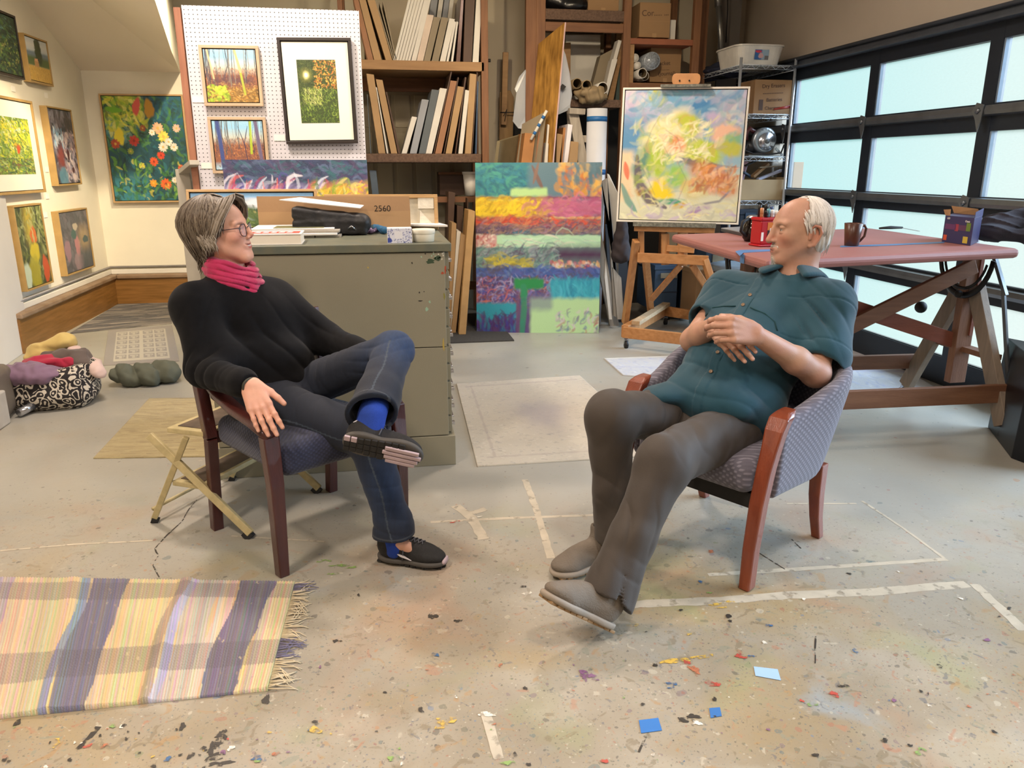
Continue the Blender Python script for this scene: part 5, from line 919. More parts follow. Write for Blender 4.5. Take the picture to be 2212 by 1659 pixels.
for q in ([(.36, .3), (.46, .36), (.5, .46), (.4, .5), (.35, .42)], [(.5, .46), (.66, .5), (.8, .56), (1, .58)], [(.1, .5), (.2, .62), (.3, .8)], [(.3, .2), (.24, .3), (.2, .42)], [(.48, .55), (.56, .68), (.5, .84)]): c.stroke(q, .004, '#6a6a70', .4, False)
c.blur(1)
picture('framed_painting', 'square pale abstract of yellow green shapes in a white frame on the easel', [E_(1350, 191, .03), E_(1621, 185, .03), E_(1597, 487, -.04), E_(1329, 477, -.04)], c, mat('white_frame', '#d9d2c4', .5), .014, .05)
# ================= chrome wire rack =================
WIRE = mat('chrome_wire', '#c3cbd2', .35, .55, .05); t = thing('wire_rack', 'chrome wire shelving unit in the corner beside the garage door', 'shelf')
wx0, wx1, wy0, wy1 = 3.155, 3.665, 6.7, 7.9
for x in (wx0, wx1):
    for y in (wy0, wy1):
        MB().tube([(x, y, .09), (x, y, 2.335)], .0125, 12).build('post', WIRE, t); caster((x, y, 0), t, .04)
for zz in (2.28, 1.875, 1.515, 1.13, .72, .24):
    w = MB()
    for dz in (0, -.035):
        w.tube([(wx0, wy0, zz+dz), (wx1, wy0, zz+dz), (wx1, wy1, zz+dz), (wx0, wy1, zz+dz)], .0035, 6, closed=True)
    for (a, b) in (((wx0, wy0), (wx1, wy0)), ((wx0, wy1), (wx1, wy1)), ((wx0, wy0), (wx0, wy1)), ((wx1, wy0), (wx1, wy1))):
        L = sqrt((a[0]-b[0])**2+(a[1]-b[1])**2); n_ = int(L/.045); w.tube([(a[0]+(b[0]-a[0])*k/n_, a[1]+(b[1]-a[1])*k/n_, zz-(.035 if k % 2 else 0)) for k in range(n_+1)], .0022, 5)
    for k in range(1, 17): x = wx0+(wx1-wx0)*k/17; w.tube([(x, wy0, zz+.002), (x, wy1, zz+.002)], .0022, 5)
    for k in range(1, 5): y = wy0+(wy1-wy0)*k/5; w.tube([(wx0, y, zz-.004), (wx1, y, zz-.004)], .0035, 5)
    w.build('wire_shelf', WIRE, t)
W6 = lambda x, y, Y=6.75: PY(x, y, Y)
# white basin
b0, b1 = W6(1583, 137, 6.9), W6(1672, 137, 6.9); cx = (b0.x+b1.x)/2; wb = (b1.x-b0.x)/2; t = thing('wash_basin', 'white plastic basin with a picture label on top of the wire rack', 'basin', (cx, 7.0, 2.285))
s = [];
def basin(s0, s1, h): 
    V = []
    for (sx, z) in ((s0, 0), (s1, h), (s1*1.04, h), (s1*1.04, h+.012), (s1*.97, h+.012), (s0*.94, .01)):
        for k in range(32):
            a = 2*pi*k/32; cxx, cyy = cos(a), sin(a); e = .35; V.append((wb*sx*abs(cxx)**e*(1 if cxx > 0 else -1), .22*sx*abs(cyy)**e*(1 if cyy > 0 else -1), z))
    return V, [(j*32+k, j*32+(k+1) % 32, (j+1)*32+(k+1) % 32, (j+1)*32+k) for j in range(5) for k in range(32)]+[tuple(range(32))[::-1], tuple(range(160, 192))]
mk('tub', *basin(1, 1.16, .155), mat('white_plastic', '#d2cfc4', .35), t, smooth=False)
c = Cv(50, 32, '#8fa8b8'); c.rect(-.1, -.1, .5, 1.1, '#2f5f9a', .1); c.ell(.25, .2, .25, .14, '#c83a4a'); c.ell(.45, .6, .2, .3, '#c8a0a0'); c.rect(.72, .6, 1, 1, '#6a6a6a', .02)
o = grid_mesh('picture_label', Matrix.Translation((.0, -.238, .045)) @ Matrix.Rotation(.15, 4, 'X'), .13, .08, c, PAINT, t)
s = Soft(); a0 = Vector((3.35, 7.5, 2.31)); s.ell(a0, (.22, .32, .05)); s.ell(a0+Vector((.05, -.1, .05)), (.14, .2, .06), k=.06); s.ell(a0+Vector((-.1, .28, .0)), (.14, .2, .05), k=.05)
tag(softobj('folded_fabric', s, .01, mat('navy_cloth', '#1a2136', .8, 0, .2, 8), None, lambda P: .014*wob(P, 28, 3)), 'navy blue fabric heap on top of the wire rack behind the basin', 'fabric')
a, b = PY(1627, 237, 6.78), PY(1712, 173, 6.78); t = thing('cardboard_box', 'cardboard box with handwriting about batteries on the second wire shelf', 'box', ((a.x+b.x)/2, 6.78, 1.883)); w, h = b.x-a.x, b.z-1.883
MB().box((-w/2, 0, 0), (w/2, .35, h)).build('carton', CBD, t, bevel=.003)
for q, u, v, z in (('Dry Erasers', .0, .82, .045), ('------------', .0, .62, .05), ('Batteries', .05, .42, .042), ('Chargers', .02, .18, .04)): textobj('lettering', q, frameM((u*w, -.002, v*h), (1, 0, .06), (0, 0, 1)), z, DKB, t)
MB().box((-w*.36, -.002, .03), (-w*.25, 0, .12)).build('drawn_box', DKB, t)
tag(MB().tube([PY(1672, 236, 6.72), PY(1711, 230, 6.72)], [.008, .016], 10).build('red_tool_handle', mat('red_plastic', '#8f2a22', .35)), 'red handled tool under the handwritten box on the wire shelf', 'tool')
# circular saw
sc = PY(1649, 303, 6.8); t = thing('circular_saw', 'worm drive circular saw with a round steel guard on the third wire shelf', 'saw', sc)
Rx = Matrix.Rotation(pi/2, 4, 'X'); SS = mat('saw_steel', '#9aa2a8', .3, .8, .1, 20); bz = 1.52-sc.z
MB().lathe([(.001, -.02), (.105, -.02), (.11, -.01), (.11, .03), (.09, .035), (.001, .035)], 36, M=Rx).build('blade_guard', SS, t); MB().lathe([(.001, .02), (.078, .02), (.078, .026), (.001, .026)], 30, M=Matrix.Translation((.012, -.02, -.012)) @ Rx).build('blade', CHR, t); MB().lathe([(.001, .0), (.02, .0), (.02, .02), (.001, .02)], 16, M=Matrix.Translation((.012, -.04, -.012)) @ Rx).build('arbor_bolt', DGR, t)
MB().box((-.16, -.06, bz), (.17, .12, bz+.01)).bar((.17, -.05, bz+.01), (.1, -.05, bz+.07), .01, .02).build('base_plate', SS, t); MB().tube([(-.06, .03, .06), (-.13, .03, .10), (-.16, .03, .06), (-.15, .03, 0)], [.02, .024, .022, .018], 12).build('handle', mat('dark_red_plastic', '#4a1d1c', .35), t)
MB().tube([(-.14, .05, -.06), (.02, .09, -.05)], .055, 16).build('motor', mat('motor_black', '#23262b', .4), t); MB().tube([(-.15, .0, -.03), (-.19, -.03, -.09), (-.12, -.07, bz+.02), (.02, -.085, bz+.015), (.14, -.08, bz+.03), (.17, -.07, -.04)], .008, 8).build('cord', BLK, t)
for k, ch in enumerate('SKILSAW'): ang = radians(128-k*19); textobj('lettering', ch, frameM((.094*cos(ang), -.0365, .094*sin(ang)), (sin(ang), 0, -cos(ang)), (cos(ang), 0, sin(ang))), .03, DGR, t)
# wooden box with tools
t = thing('tool_crate', 'shallow pale wooden crate of tools on the fourth wire shelf', 'crate', (0, 0, 0)); a, b = PY(1597, 425, 6.72), PY(1704, 388, 6.72); zt_ = b.z; z0 = 1.137; PLY = mat('pale_ply', '#a08a66', .6, 0, .1, 6)
MB().box((a.x, 6.72, z0), (b.x-.02, 6.732, zt_)).build('front', PLY, t); MB().box((a.x, 6.732, z0), (a.x+.012, 7.3, zt_)).build('side', PLY, t); MB().box((b.x-.032, 6.732, z0), (b.x-.02, 7.3, zt_+.02)).build('side', PLY, t); MB().box((a.x, 7.3, z0), (b.x-.02, 7.312, zt_)).build('back', PLY, t)
for k, (x0, y0, x1, y1, r, m, l) in enumerate([(1600, 395, 1612, 350, .02, mat('clear_sleeve', '#8f7f96', .3), 'plastic sleeve of blades'), (1610, 358, 1632, 348, .014, BLK, 'black trigger clamp'), (1625, 382, 1658, 354, .025, CBD, 'folded cardboard strip'), (1636, 388, 1688, 368, .022, mat('white_bag', '#aab0c6', .3), 'white plastic bag'), (1640, 362, 1690, 358, .012, GTN, 'thin grey rod'), (1605, 372, 1625, 384, .018, NAVY, 'blue capped bottle')]):
    tag(MB().bar(PY(x0, y0, 6.85), PY(x1, y1, 6.9), r*2, r).build('tool', m, bevel=.003), l+' sticking out of the pale tool crate', 'tool')
t = blk_at(1702, 1722, 6.78, 1.137, PY(1710, 350, 6.78).z, .3, CBD2, 'cardboard_box', None); tag(t, 'tall narrow cardboard box right of the pale tool crate', 'box')
z5_ = .727
t = thing('plastic_toolbox', 'dark blue plastic toolbox on the wire shelf behind the red tub', 'toolbox', ((PY(1619, 480, 6.75)).x, 6.75, z5_)); hh = PY(1620, 452, 6.75).z-z5_; BLP = mat('blue_black_plastic', '#1d2f45', .4, 0, .08, 6)
MB().box((-.1, 0, 0), (.1, .4, hh-.05)).build('body', BLP, t, bevel=.008); MB().box((-.105, -.005, hh-.048), (.105, .405, hh)).build('lid', BLP, t, bevel=.006); MB().box((-.05, -.012, hh-.12), (.05, -.002, hh-.03)).build('latch', mat('latch_blue', '#27405c', .4), t)
tag(MB().bar(PY(1598, 455, 6.8), PY(1635, 441, 6.9), .02, .14).build('wood_offcut', WEA), 'grey wood offcut on top of the dark toolbox', 'wood')
# blue totes on the lowest shelf
BT = mat('blue_tote', '#3c5470', .45, 0, .06, 5)
for k, (x, y, w, d, h, l) in enumerate([(3.30, 7.2, .26, .5, .42, 'large blue storage tote on the lowest wire shelf, nearer one'), (3.36, 7.75-.45+.47, .3, .1, .4, 'blue storage tote behind the nearer one on the lowest shelf')]):
    t = thing('storage_tote', l, 'tote', (x, y, .245)); MB().prism([(-w/2+.02, 0, 0), (w/2-.02, 0, 0), (w/2, 0, h-.03), (-w/2, 0, h-.03)], (0, d, 0)).build('tub', BT, t, bevel=.01); MB().box((-w/2-.012, -.012, h-.03), (w/2+.012, d+.012, h)).build('lid', BT, t, bevel=.006); MB().box((-.06, -.014, h-.17), (.06, -.002, h-.07)).build('handle', mat('tote_label', '#9a9480', .5), t)
# tote, carton and cushioned bin visible under the table, behind the easel
def obox(name, label, px0, px1, pyb, pyt, Y, d, m, cat='box'):
    a, b = PY(px0, pyb, Y), PY(px1, pyt, Y); z0 = max(a.z, 0); t = thing(name, label, cat, ((a.x+b.x)/2, Y, z0)); w, h = b.x-a.x, b.z-z0
    MB().box((-w/2, 0, 0), (w/2, d, h*.93)).build('body', m, t, bevel=.006); MB().box((-w/2-.008, -.008, h*.9), (w/2+.008, d+.008, h)).build('lid', m, t, bevel=.004); return t, w, h
t, w, h = obox('storage_tote', 'big dark blue tote seen through the easel legs', 1411, 1466, 672, 572, 6.9, .5, BT, 'tote'); MB().box((-.06, -.014, h*.72), (.1, -.004, h*.83)).build('label', mat('tote_label'), t); MB().box((-w/2, -.006, h*.4), (w/2, 0, h*.42)).build('rib', BLP, t)
t, w, h = obox('storage_tote', 'darker blue tote right of the big one behind the easel brace', 1468, 1498, 690, 575, 6.9, .45, BLP, 'tote')
obox('cardboard_box', 'brown carton behind the right easel brace', 1499, 1546, 690, 582, 6.55, .35, CBD); t = thing('waste_bin', 'brown lidded bin with a grey cushion under the table corner', 'bin', FL(1580, 700)); t.location.z = 0; t.location.y -= .25; t.location.x -= .1
MB().lathe([(.15, 0), (.17, .5), (.17, .52)], 28).build('body', mat('brown_bin', '#6a4430', .5), t); s = Soft(); s.ell((0, 0, .56), (.26, .2, .045)); s.ell((-.05, 0, .585), (.2, .16, .03), k=.03); softobj('cushion', s, .008, mat('grey_vinyl', '#7f8a92', .35), t, lambda P: .006*wob(P, 22, 2))
# ================= drafting table =================
TZ = 1.02; A_, B_, C_ = FL(1655, 562, TZ), FL(1450, 506, TZ), FL(2205, 537, TZ); D_ = B_+(C_-A_); ux = (C_-A_).normalized(); uy = (B_-A_).normalized()
PINK = mat('rosin_paper', '#8c5a54', .55, 0, .05, 3, .08, 14, col2='#95625c'); t = thing('drafting_table', 'wide table covered in pink paper on a wooden trestle by the garage door', 'table'); TW = wood('table_wood', '#6e4a35', '#7f5a42', .55, 0); TWV = wood('table_wood_v', '#6e4a35', '#805b44', .55, 2); TRED = wood('table_red', '#7a4636', '#8a5444', .5, 0); GWD = wood('grey_worn_wood', '#7a6c5e', '#8c7d6c', .7, 2)
MB().prism([A_-Vector((0, 0, .05)), C_-Vector((0, 0, .05)), D_-Vector((0, 0, .05)), B_-Vector((0, 0, .05))], (0, 0, .05)).build('tabletop', PINK, t, bevel=.02)
U = lambda a, b, z: A_+ux*a+uy*b+Vector((0, 0, z-TZ)); LX, LY = (C_-A_).length, (B_-A_).length
TBL = mat('table_tape', '#4a72a0', .5)
tp = [FL(1588, 543, TZ+.0008), FL(1600, 540, TZ+.0008), FL(1690, 538, TZ+.0008), FL(1690, 541, TZ+.0008), FL(1606, 546, TZ+.0008), FL(1598, 553, TZ+.0008)]
MB().prism(tp, (0, 0, .0005)).build('blue_tape', TBL, t); p_ = A_.lerp(B_, .17); e_ = (B_-A_).normalized(); nrm = Vector((-1, 0, 0)); MB().prism([p_+nrm*.002+Vector((0, 0, -.002)), p_+e_*.05+nrm*.002+Vector((0, 0, -.002)), p_+e_*.05+nrm*.002-Vector((0, 0, .045)), p_+nrm*.002-Vector((0, 0, .045))], nrm*.001).build('blue_tape', TBL, t)
MB().prism([FL(1815, 531, TZ+.0008), FL(1930, 527, TZ+.0008), FL(2040, 522, TZ+.0008), FL(2040, 525, TZ+.0008), FL(1930, 530, TZ+.0008), FL(1815, 534, TZ+.0008)], (0, 0, .0005)).build('blue_tape', TBL, t)
MB().bar(U(.2, LY*.3, TZ-.075), U(LX-.05, LY*.3, TZ-.075), .04, .05).bar(U(.2, LY*.7, TZ-.075), U(LX-.05, LY*.7, TZ-.075), .04, .05).build('apron', TW, t, bevel=.003)
for xe in (3.27, 2.0):
    yb = 3.82-(.0 if xe > 3 else -.12); P = lambda dy, z, dx=0: Vector((xe+dx, yb+dy, z)); f = thing('tmp', 'x', 'y'); bpy.data.objects.remove(f)
    MB().bar(P(0, .22), P(0, .97), .1, .05, up=(0, 1, 0)).build('centre_post', TWV, t, bevel=.003); MB().bar(P(-.02, .5, .03), P(-.02, .97, .03), .02, .03, up=(0, 1, 0)).build('rail', TRED, t)
    MB().bar(P(-.4, .085), P(-.05, .78), .09, .045, up=(1, 0, 0)).build('leg', GWD, t, bevel=.003); MB().bar(P(.4, .085), P(.05, .78), .09, .045, up=(1, 0, 0)).build('leg', GWD, t, bevel=.003)
    MB().bar(P(-.24, .42, .03), P(.24, .42, .03), .07, .03, up=(0, 0, 1)).build('rung', TWV, t); caster(P(-.42, 0), t, .035, mat('grey_wheel', '#3b3d40', .5)); caster(P(.42, 0), t, .035, mat('grey_wheel'))
    arc = [P(.22*sin(q)*1.0, .96-.2*cos(q)*1.0, -.05) for q in [k*pi/14-pi/2 for k in range(15)]]; arc = [P(.2*sin(q), .97-.24*cos(q), -.05) for q in [-1.45+2.9*k/16 for k in range(17)]]
    MB().tube(arc, .018, 8, flat=.35, up=(1, 0, 0)).build('slotted_arc', mat('black_iron', '#16181b', .45, .4), t)
    arc2 = [P(.165*sin(q), .97-.2*cos(q), -.05) for q in [-1.3+2.6*k/16 for k in range(17)]]; MB().tube(arc2, .009, 8, flat=.5, up=(1, 0, 0)).build('slotted_arc', mat('black_iron'), t); MB().ball(P(-.02, .74, -.08), .022).build('knob', BLK, t); MB().ball(P(.24, .62, -.1), .035).build('knob', BLK, t)
    if xe > 3:
        MB().bar(P(-.03, .97, .06), P(-.24, .5, .06), .03, .02, up=(1, 0, 0)).build('metal_strap', WIRE, t) if False else None
        MB().bar((3.30, 3.72, .97), (3.31, 3.6, .76), .02, .02).bar((3.31, 3.62, .78), (3.31, 3.45, .2), .022, .012, up=(1, 0, 0)).build('metal_strap', GALV, t)
MB().bar((3.25, 3.78, .90), (2.0, 3.86, .30), .085, .03, up=(0, 1, 0)).build('cross_brace', TW, t, bevel=.003); MB().bar((2.0, 3.92, .86), (3.25, 3.84, .46), .085, .03, up=(0, 1, 0)).build('cross_brace', TRED, t, bevel=.003)
MB().bar((3.42, 3.47, .25), (1.85, 3.52, .25), .1, .03, up=(0, 1, 0)).build('stretcher', TW, t, bevel=.003); MB().bar((3.30, 4.20, .25), (1.9, 4.28, .25), .09, .03, up=(0, 1, 0)).build('stretcher', TW, t, bevel=.003)
for dz in (-.03, .03): MB().tube([(3.39, 3.45, .25+dz), (3.39, 3.44, .25+dz)], .009, 8).build('bolt', BLK, t)
# things on the table
def T_(x, y): return FL(x, y, TZ+.0005)
t = thing('laptop', 'closed grey laptop near the left corner of the pink table', 'laptop'); q = [T_(1557, 500), T_(1625, 515), T_(1655, 508), T_(1600, 497)]
MB().prism(q, (0, 0, .016)).build('base', mat('laptop_dark', '#35373b', .4), t, bevel=.002); MB().prism([p+Vector((0, 0, .0165)) for p in q], (0, 0, .007)).build('lid', mat('laptop_grey', '#8a8f96', .35, .4), t, bevel=.002)
p = T_(1650, 531); t = thing('plastic_tub', 'red plastic coffee tub full of markers on the table', 'tub', p, .15); RP = mat('red_tub', '#a8131f', .3, 0, .06, 5); PY_ = 5
ht = .150; MB().prism([(-.065, -.05, 0), (.065, -.05, 0), (.065, .05, 0), (-.065, .05, 0)], (0, 0, .012)).prism([(-.058, -.045, .012), (.058, -.045, .012), (.058, .045, .012), (-.058, .045, .012)], (0, 0, ht-.03)).prism([(-.062, -.048, ht-.018), (.062, -.048, ht-.018), (.062, .048, ht-.018), (-.062, .048, ht-.018)], (0, 0, .018)).build('body', RP, t, bevel=.008)
MB().box((-.02, -.0465, .05), (.06, -.0455, .125)).build('label', mat('label_orange', '#c8731c', .4), t); MB().box((-.02, -.0472, .03), (.06, -.0466, .085)).build('label_dark', mat('label_dark', '#2a0c0c', .4), t); MB().box((-.056, -.0472, .03), (-.042, -.046, .075)).build('barcode_panel', PAPER, t)
textobj('lettering', 'Folg', frameM((.02, -.048, .082), (1, 0, 0), (0, 0, 1)), .035, PAPER, t); textobj('lettering', 'GOURMET', frameM((.03, -.048, .055), (1, 0, 0), (0, 0, 1)), .014, PAPER, t)
for k, (x, y, h, cc, l) in enumerate([(-.045, -.02, .045, '#c88a5a', 'orange capped'), (-.03, .02, .06, '#1c1c1e', 'tall black'), (-.018, -.02, .03, '#1c1c1e', 'short black'), (-.004, -.02, .04, '#5f9aa8', 'light blue'), (.01, .02, .062, '#1c1c1e', 'tallest black'), (.02, -.02, .035, '#e0e0dc', 'white ringed'), (.035, .01, .05, '#2c3f6a', 'navy'), (.045, -.02, .03, '#e6e2d8', 'white')]):
    q = p+Matrix.Rotation(.15, 3, 'Z') @ Vector((x, y, 0)); tt = thing('marker_pen', l+' marker pen standing in the red tub', 'marker', (q.x, q.y, TZ+ht+.001)); m = mat('mk%d' % k, cc, .35); MB().lathe([(.009, 0), (.009, h*.8)], 12).build('barrel', m, tt); MB().lathe([(.0095, h*.35), (.0095, h), (.007, h+.003)], 12).build('cap', m, tt)
p = T_(1624, 521); t = thing('coffee_pot', 'small dark glass coffee pot half hidden behind the red tub', 'pot', p); MB().lathe([(.04, 0), (.055, .02), (.06, .05), (.05, .09), (.035, .12), (.038, .13)], 24).build('body', mat('dark_glass', '#1c1410', .1, .2), t); MB().tube([(-.04, -.02, .125), (-.085, -.04, .11), (-.09, -.04, .06), (-.05, -.025, .03)], .009, 10).build('handle', BLK, t); MB().lathe([(.04, .125), (.04, .135), (.02, .145)], 20).build('lid', CHR, t)
tag(MB().prism([T_(1648, 533), T_(1672, 522), T_(1695, 524), T_(1690, 532)], (0, 0, .003)).build('blue_paper', mat('ultramarine', '#3a45a0', .5)), 'small blue paper scrap at the foot of the red tub', 'paper')
p = T_(1839, 531); t = thing('coffee_mug', 'tapered dark brown coffee mug standing on the pink table', 'mug', p); BRM = mat('brown_glaze', '#4a2a1c', .3, 0, .15, 10); MB().lathe([(.034, 0), (.036, .002), (.047, .118), (.045, .119), (.043, .11), (.033, .01), (.001, .008)], 28, cap=False).build('cup', BRM, t); MB().tube([(.042, -.005, .1), (.06, -.005, .106), (.072, -.005, .09), (.066, -.005, .05), (.04, -.005, .022)], [.006, .007, .007, .0065, .006], 10).build('handle', BRM, t)
a, b, c_ = T_(1900, 497), T_(1948, 495), T_(1985, 502); t = thing('utility_knife', 'black handled trimming knife lying on the pink table', 'knife'); MB().tube([a+Vector((0, 0, .012)), a.lerp(b, .5)+Vector((0, 0, .014)), b+Vector((0, 0, .01))], [.009, .016, .01], 10, flat=.7).build('handle', BLK, t); MB().bar(b+Vector((0, 0, .008)), c_+Vector((0, 0, .008)), .012, .002).build('blade', WIRE, t)
p0, p1, p2 = T_(2034, 522), T_(2096, 531), T_(2113, 523); q = thing('light_bulb_box', 'purple blue light bulb box with open flaps on the table', 'box'); hgt = .145; LB = mat('indigo_carton', '#2d2a52', .45, 0, .06, 6); p3 = p0+(p2-p1); up = Vector((0, 0, hgt))
MB().prism([p0, p1, p2, p3], up).build('carton', LB, q, bevel=.002); KL = mat('kraft_inside', '#94724e', .8); nn = (p1-p0).cross(Vector((0, 0, 1))).normalized()
MB().prism([p3+up, p2+up, p2+up+Vector((-.01, .03, .035)), p3+up+Vector((0, .03, .04))], (0, .002, 0)).build('flap', KL, q); MB().prism([p0+up, p0.lerp(p1, .35)+up+Vector((0, .04, 0)), p0.lerp(p1, .3)+up+Vector((0, .03, .035)), p0+up+Vector((0, .02, .03))], (.0, .002, 0)).build('flap', KL, q); MB().prism([p1+up, p2+up, p2+up+Vector((.0, 0, .04)), p1+up+Vector((.0, 0, .03))], (.002, 0, 0)).build('flap', LB, q)
fx = (p1-p0).normalized(); n_ = Vector((fx.y, -fx.x, 0)); wl = (p1-p0).length
def onb(u, v, du, dv, m, nm='print_mark'):
    o = p0+fx*wl*u+Vector((0, 0, hgt*v))+n_*.0006; MB().prism([o, o+fx*wl*du, o+fx*wl*du+Vector((0, 0, hgt*dv)), o+Vector((0, 0, hgt*dv))], n_*.0004).build(nm, m, q)
for k, (u, v, du, dv, cc) in enumerate([(.05, .5, .38, .2, '#5a2f5a'), (.4, .46, .12, .26, '#8a3040'), (.52, .5, .26, .2, '#54324f'), (.78, .5, .14, .3, '#5f7a2c'), (.04, .08, .12, .2, '#b84a2c'), (.72, .06, .16, .24, '#b8a23c')]): onb(u, v, du, dv, mat('lb%d' % k, cc, .5))
textobj('lettering', 'LED', frameM(p0+fx*wl*.14+Vector((0, 0, hgt*.9))+n_*.0015, fx, (0, 0, 1)), .014, PAPER, q); textobj('lettering', 'Classic', frameM(p0+fx*wl*.8+Vector((0, 0, hgt*.85))+n_*.0015, fx, (0, 0, 1)), .014, PAPER, q)
s = Soft(); a = FL(2150, 520, TZ); s.ell(a+Vector((-.02, .02, .05)), (.11, .12, .045)); s.ell(a+Vector((.1, .06, .09)), (.12, .12, .05), k=.04); s.cap(a+Vector((-.07, -.05, .04)), a+Vector((.12, -.12, .035)), .028, .035, k=.012); s.cap(a+Vector((.08, -.14, .03)), a+Vector((.12, -.17, -.05)), .03, .02, k=.03); s.cap(a+Vector((-.03, .04, .1)), a+Vector((.2, .02, .15)), .025, .035, k=.012)
tag(softobj('draped_jacket', s, .007, mat('dark_fleece', '#26232c', .9, 0, .15, 10, .2, 200), None, lambda P: .010*fold(P, (.4, .2, .9), 30, 4)-.004), 'dark folded jacket draped over the right corner of the table', 'jacket')
# black cabinet at the right edge
a, b = FL(2184, 990), FL(2230, 1015); tag(MB().prism([a, b+Vector((.05, -.05, 0)), b+Vector((.3, .5, 0)), a+Vector((.25, .45, 0))], (.02, 0, .52)).build('black_cabinet', mat('black_lacquer', '#10151c', .4), bevel=.004), 'black cabinet corner at the right edge of the photo', 'cabinet')
# ================= rugs and floor things =================
def rugmesh(name, label, q, cv, m, th=.006, cat='rug', wave=0, parent=None):
    nx, ny = cv.w, cv.h; u = (np.arange(nx)+.5)/nx; v = (np.arange(ny)+.5)/ny; U_, V_ = np.meshgrid(u, v); P = [np.array(FL(*p)) if not isinstance(p, Vector) else np.array(p) for p in q]
    X_ = ((1-U_)*(1-V_))[..., None]*P[0]+(U_*(1-V_))[..., None]*P[1]+(U_*V_)[..., None]*P[2]+((1-U_)*V_)[..., None]*P[3]
    X_[..., 2] += th+(wave(U_, V_) if wave else 0); T_ = X_.reshape(-1, 3); i = np.arange(nx*ny).reshape(ny, nx)
    Q = np.stack([i[:-1, :-1].ravel(), i[1:, :-1].ravel(), i[1:, 1:].ravel(), i[:-1, 1:].ravel()], 1)
    bd = np.concatenate([i[0, :], i[1:, -1], i[-1, -2::-1], i[-2:0:-1, 0]]); n0 = len(T_); low = T_[bd].copy(); low[:, 2] = .0005; Tn = np.concatenate([T_, low]); k = np.arange(len(bd)); k2 = (k+1) % len(bd)
    Q = np.concatenate([Q, np.stack([bd[k], bd[k2], n0+k2, n0+k], 1)]); C_l = np.concatenate([cv.A.reshape(-1, 3), cv.A.reshape(-1, 3)[bd]]); o = mk(name, Tn, Q, m, parent, None, True, C_l)
    return tag(o, label, cat) if label else o
RUGM = vmat('woven', .95, .6, 260., sheen=.2)
c = Cv(200, 130, '#a3946c'); c.dabs(1400, (0, 0, 1, 1), ['#9c8a5e', '#b3a478', '#8f7f58', '#a89a70', '#7f7050'], .16, .0025, .0, .02, .7, .02); rugmesh('woven_mat', 'beige ribbed woven mat behind the step stool', [(322, 862), (600, 858), (640, 985), (200, 992)], c, RUGM, .006, 'mat', lambda u, v: .0015*np.sin(v*380))
c = Cv(200, 140, '#4a433c'); c.dabs(420, (0, 0, 1, 1), ['#141312', '#1c1a18', '#6f675b', '#5a5248', '#8a8072', '#242120'], .45, .012, 0, .03, .9, .02); rugmesh('striped_rug', 'dark striped grey and black rug by the gallery corner', [(255, 657), (368, 654), (372, 700), (148, 722)], c, RUGM, .005)
c = Cv(150, 150, '#8a8278'); c.rect(.13, .1, .88, .92, '#b3ab98', .01, 1, 0)
for i_ in range(4):
    for j_ in range(6):
        u, v = .15+i_*.175+(.03 if i_ > 1 else 0), .12+j_*.13; c.rect(u, v, u+.15, v+.1, '#8a8278', .008, 1, 0); c.rect(u+.02, v+.02, u+.13, v+.045, '#b3ab98', .008, 1, 0); c.rect(u+.05, v+.055, u+.11, v+.085, '#b3ab98', .008, 1, 0); c.rect(u+.09, v+.03, u+.105, v+.085, '#8a8278', .006, 1, 0)
rugmesh('patterned_rug', 'grey and cream key pattern rug behind the olive sweater', [(234, 714), (372, 703), (388, 781), (222, 791)], c, RUGM, .005)
c = Cv(200, 160, '#b5ab98'); c.mottle(.06); c.dabs(1500, (0, 0, 1, 1), ['#a89c88', '#c2b9a8', '#8f8880', '#b8a898', '#7f7a78', '#c8c0b0'], .025, .003, 0, .2, .6); c.rect(.06, .06, .94, .075, '#9a8a80', .006, .5); c.rect(.06, .92, .94, .935, '#9a8a80', .006, .5); c.rect(.1, .06, .115, .93, '#9a8a80', .006, .5); c.ell(.5, .5, .3, .3, '#9f9690', 0, .6, .5); c.ell(.5, .5, .18, .18, '#8f8890', 0, .6, .4)
rugmesh('faded_rug', 'faded cream oriental rug on the floor between the two people', [(985, 830), (1252, 812), (1440, 985), (1030, 1010)], c, RUGM, .007)
c = Cv(260, 60, '#b4b4b4'); c.dabs(700, (0, .1, 1, .95), ['#8f94b0', '#9aa0b8', '#c0c0bc', '#a8acc0'], .02, .004, .3, 1.2, .6); c.rect(-.1, -.1, 1.1, .06, '#c4c2b8', .01); c.rect(-.1, .5, 1.1, .55, '#9a9cb4', .02, .5)
rugmesh('pale_rug', 'pale blue grey patterned rug lying under the table behind the man', [(1303, 775), (1882, 752), (2062, 864), (1345, 812)], c, RUGM, .006)
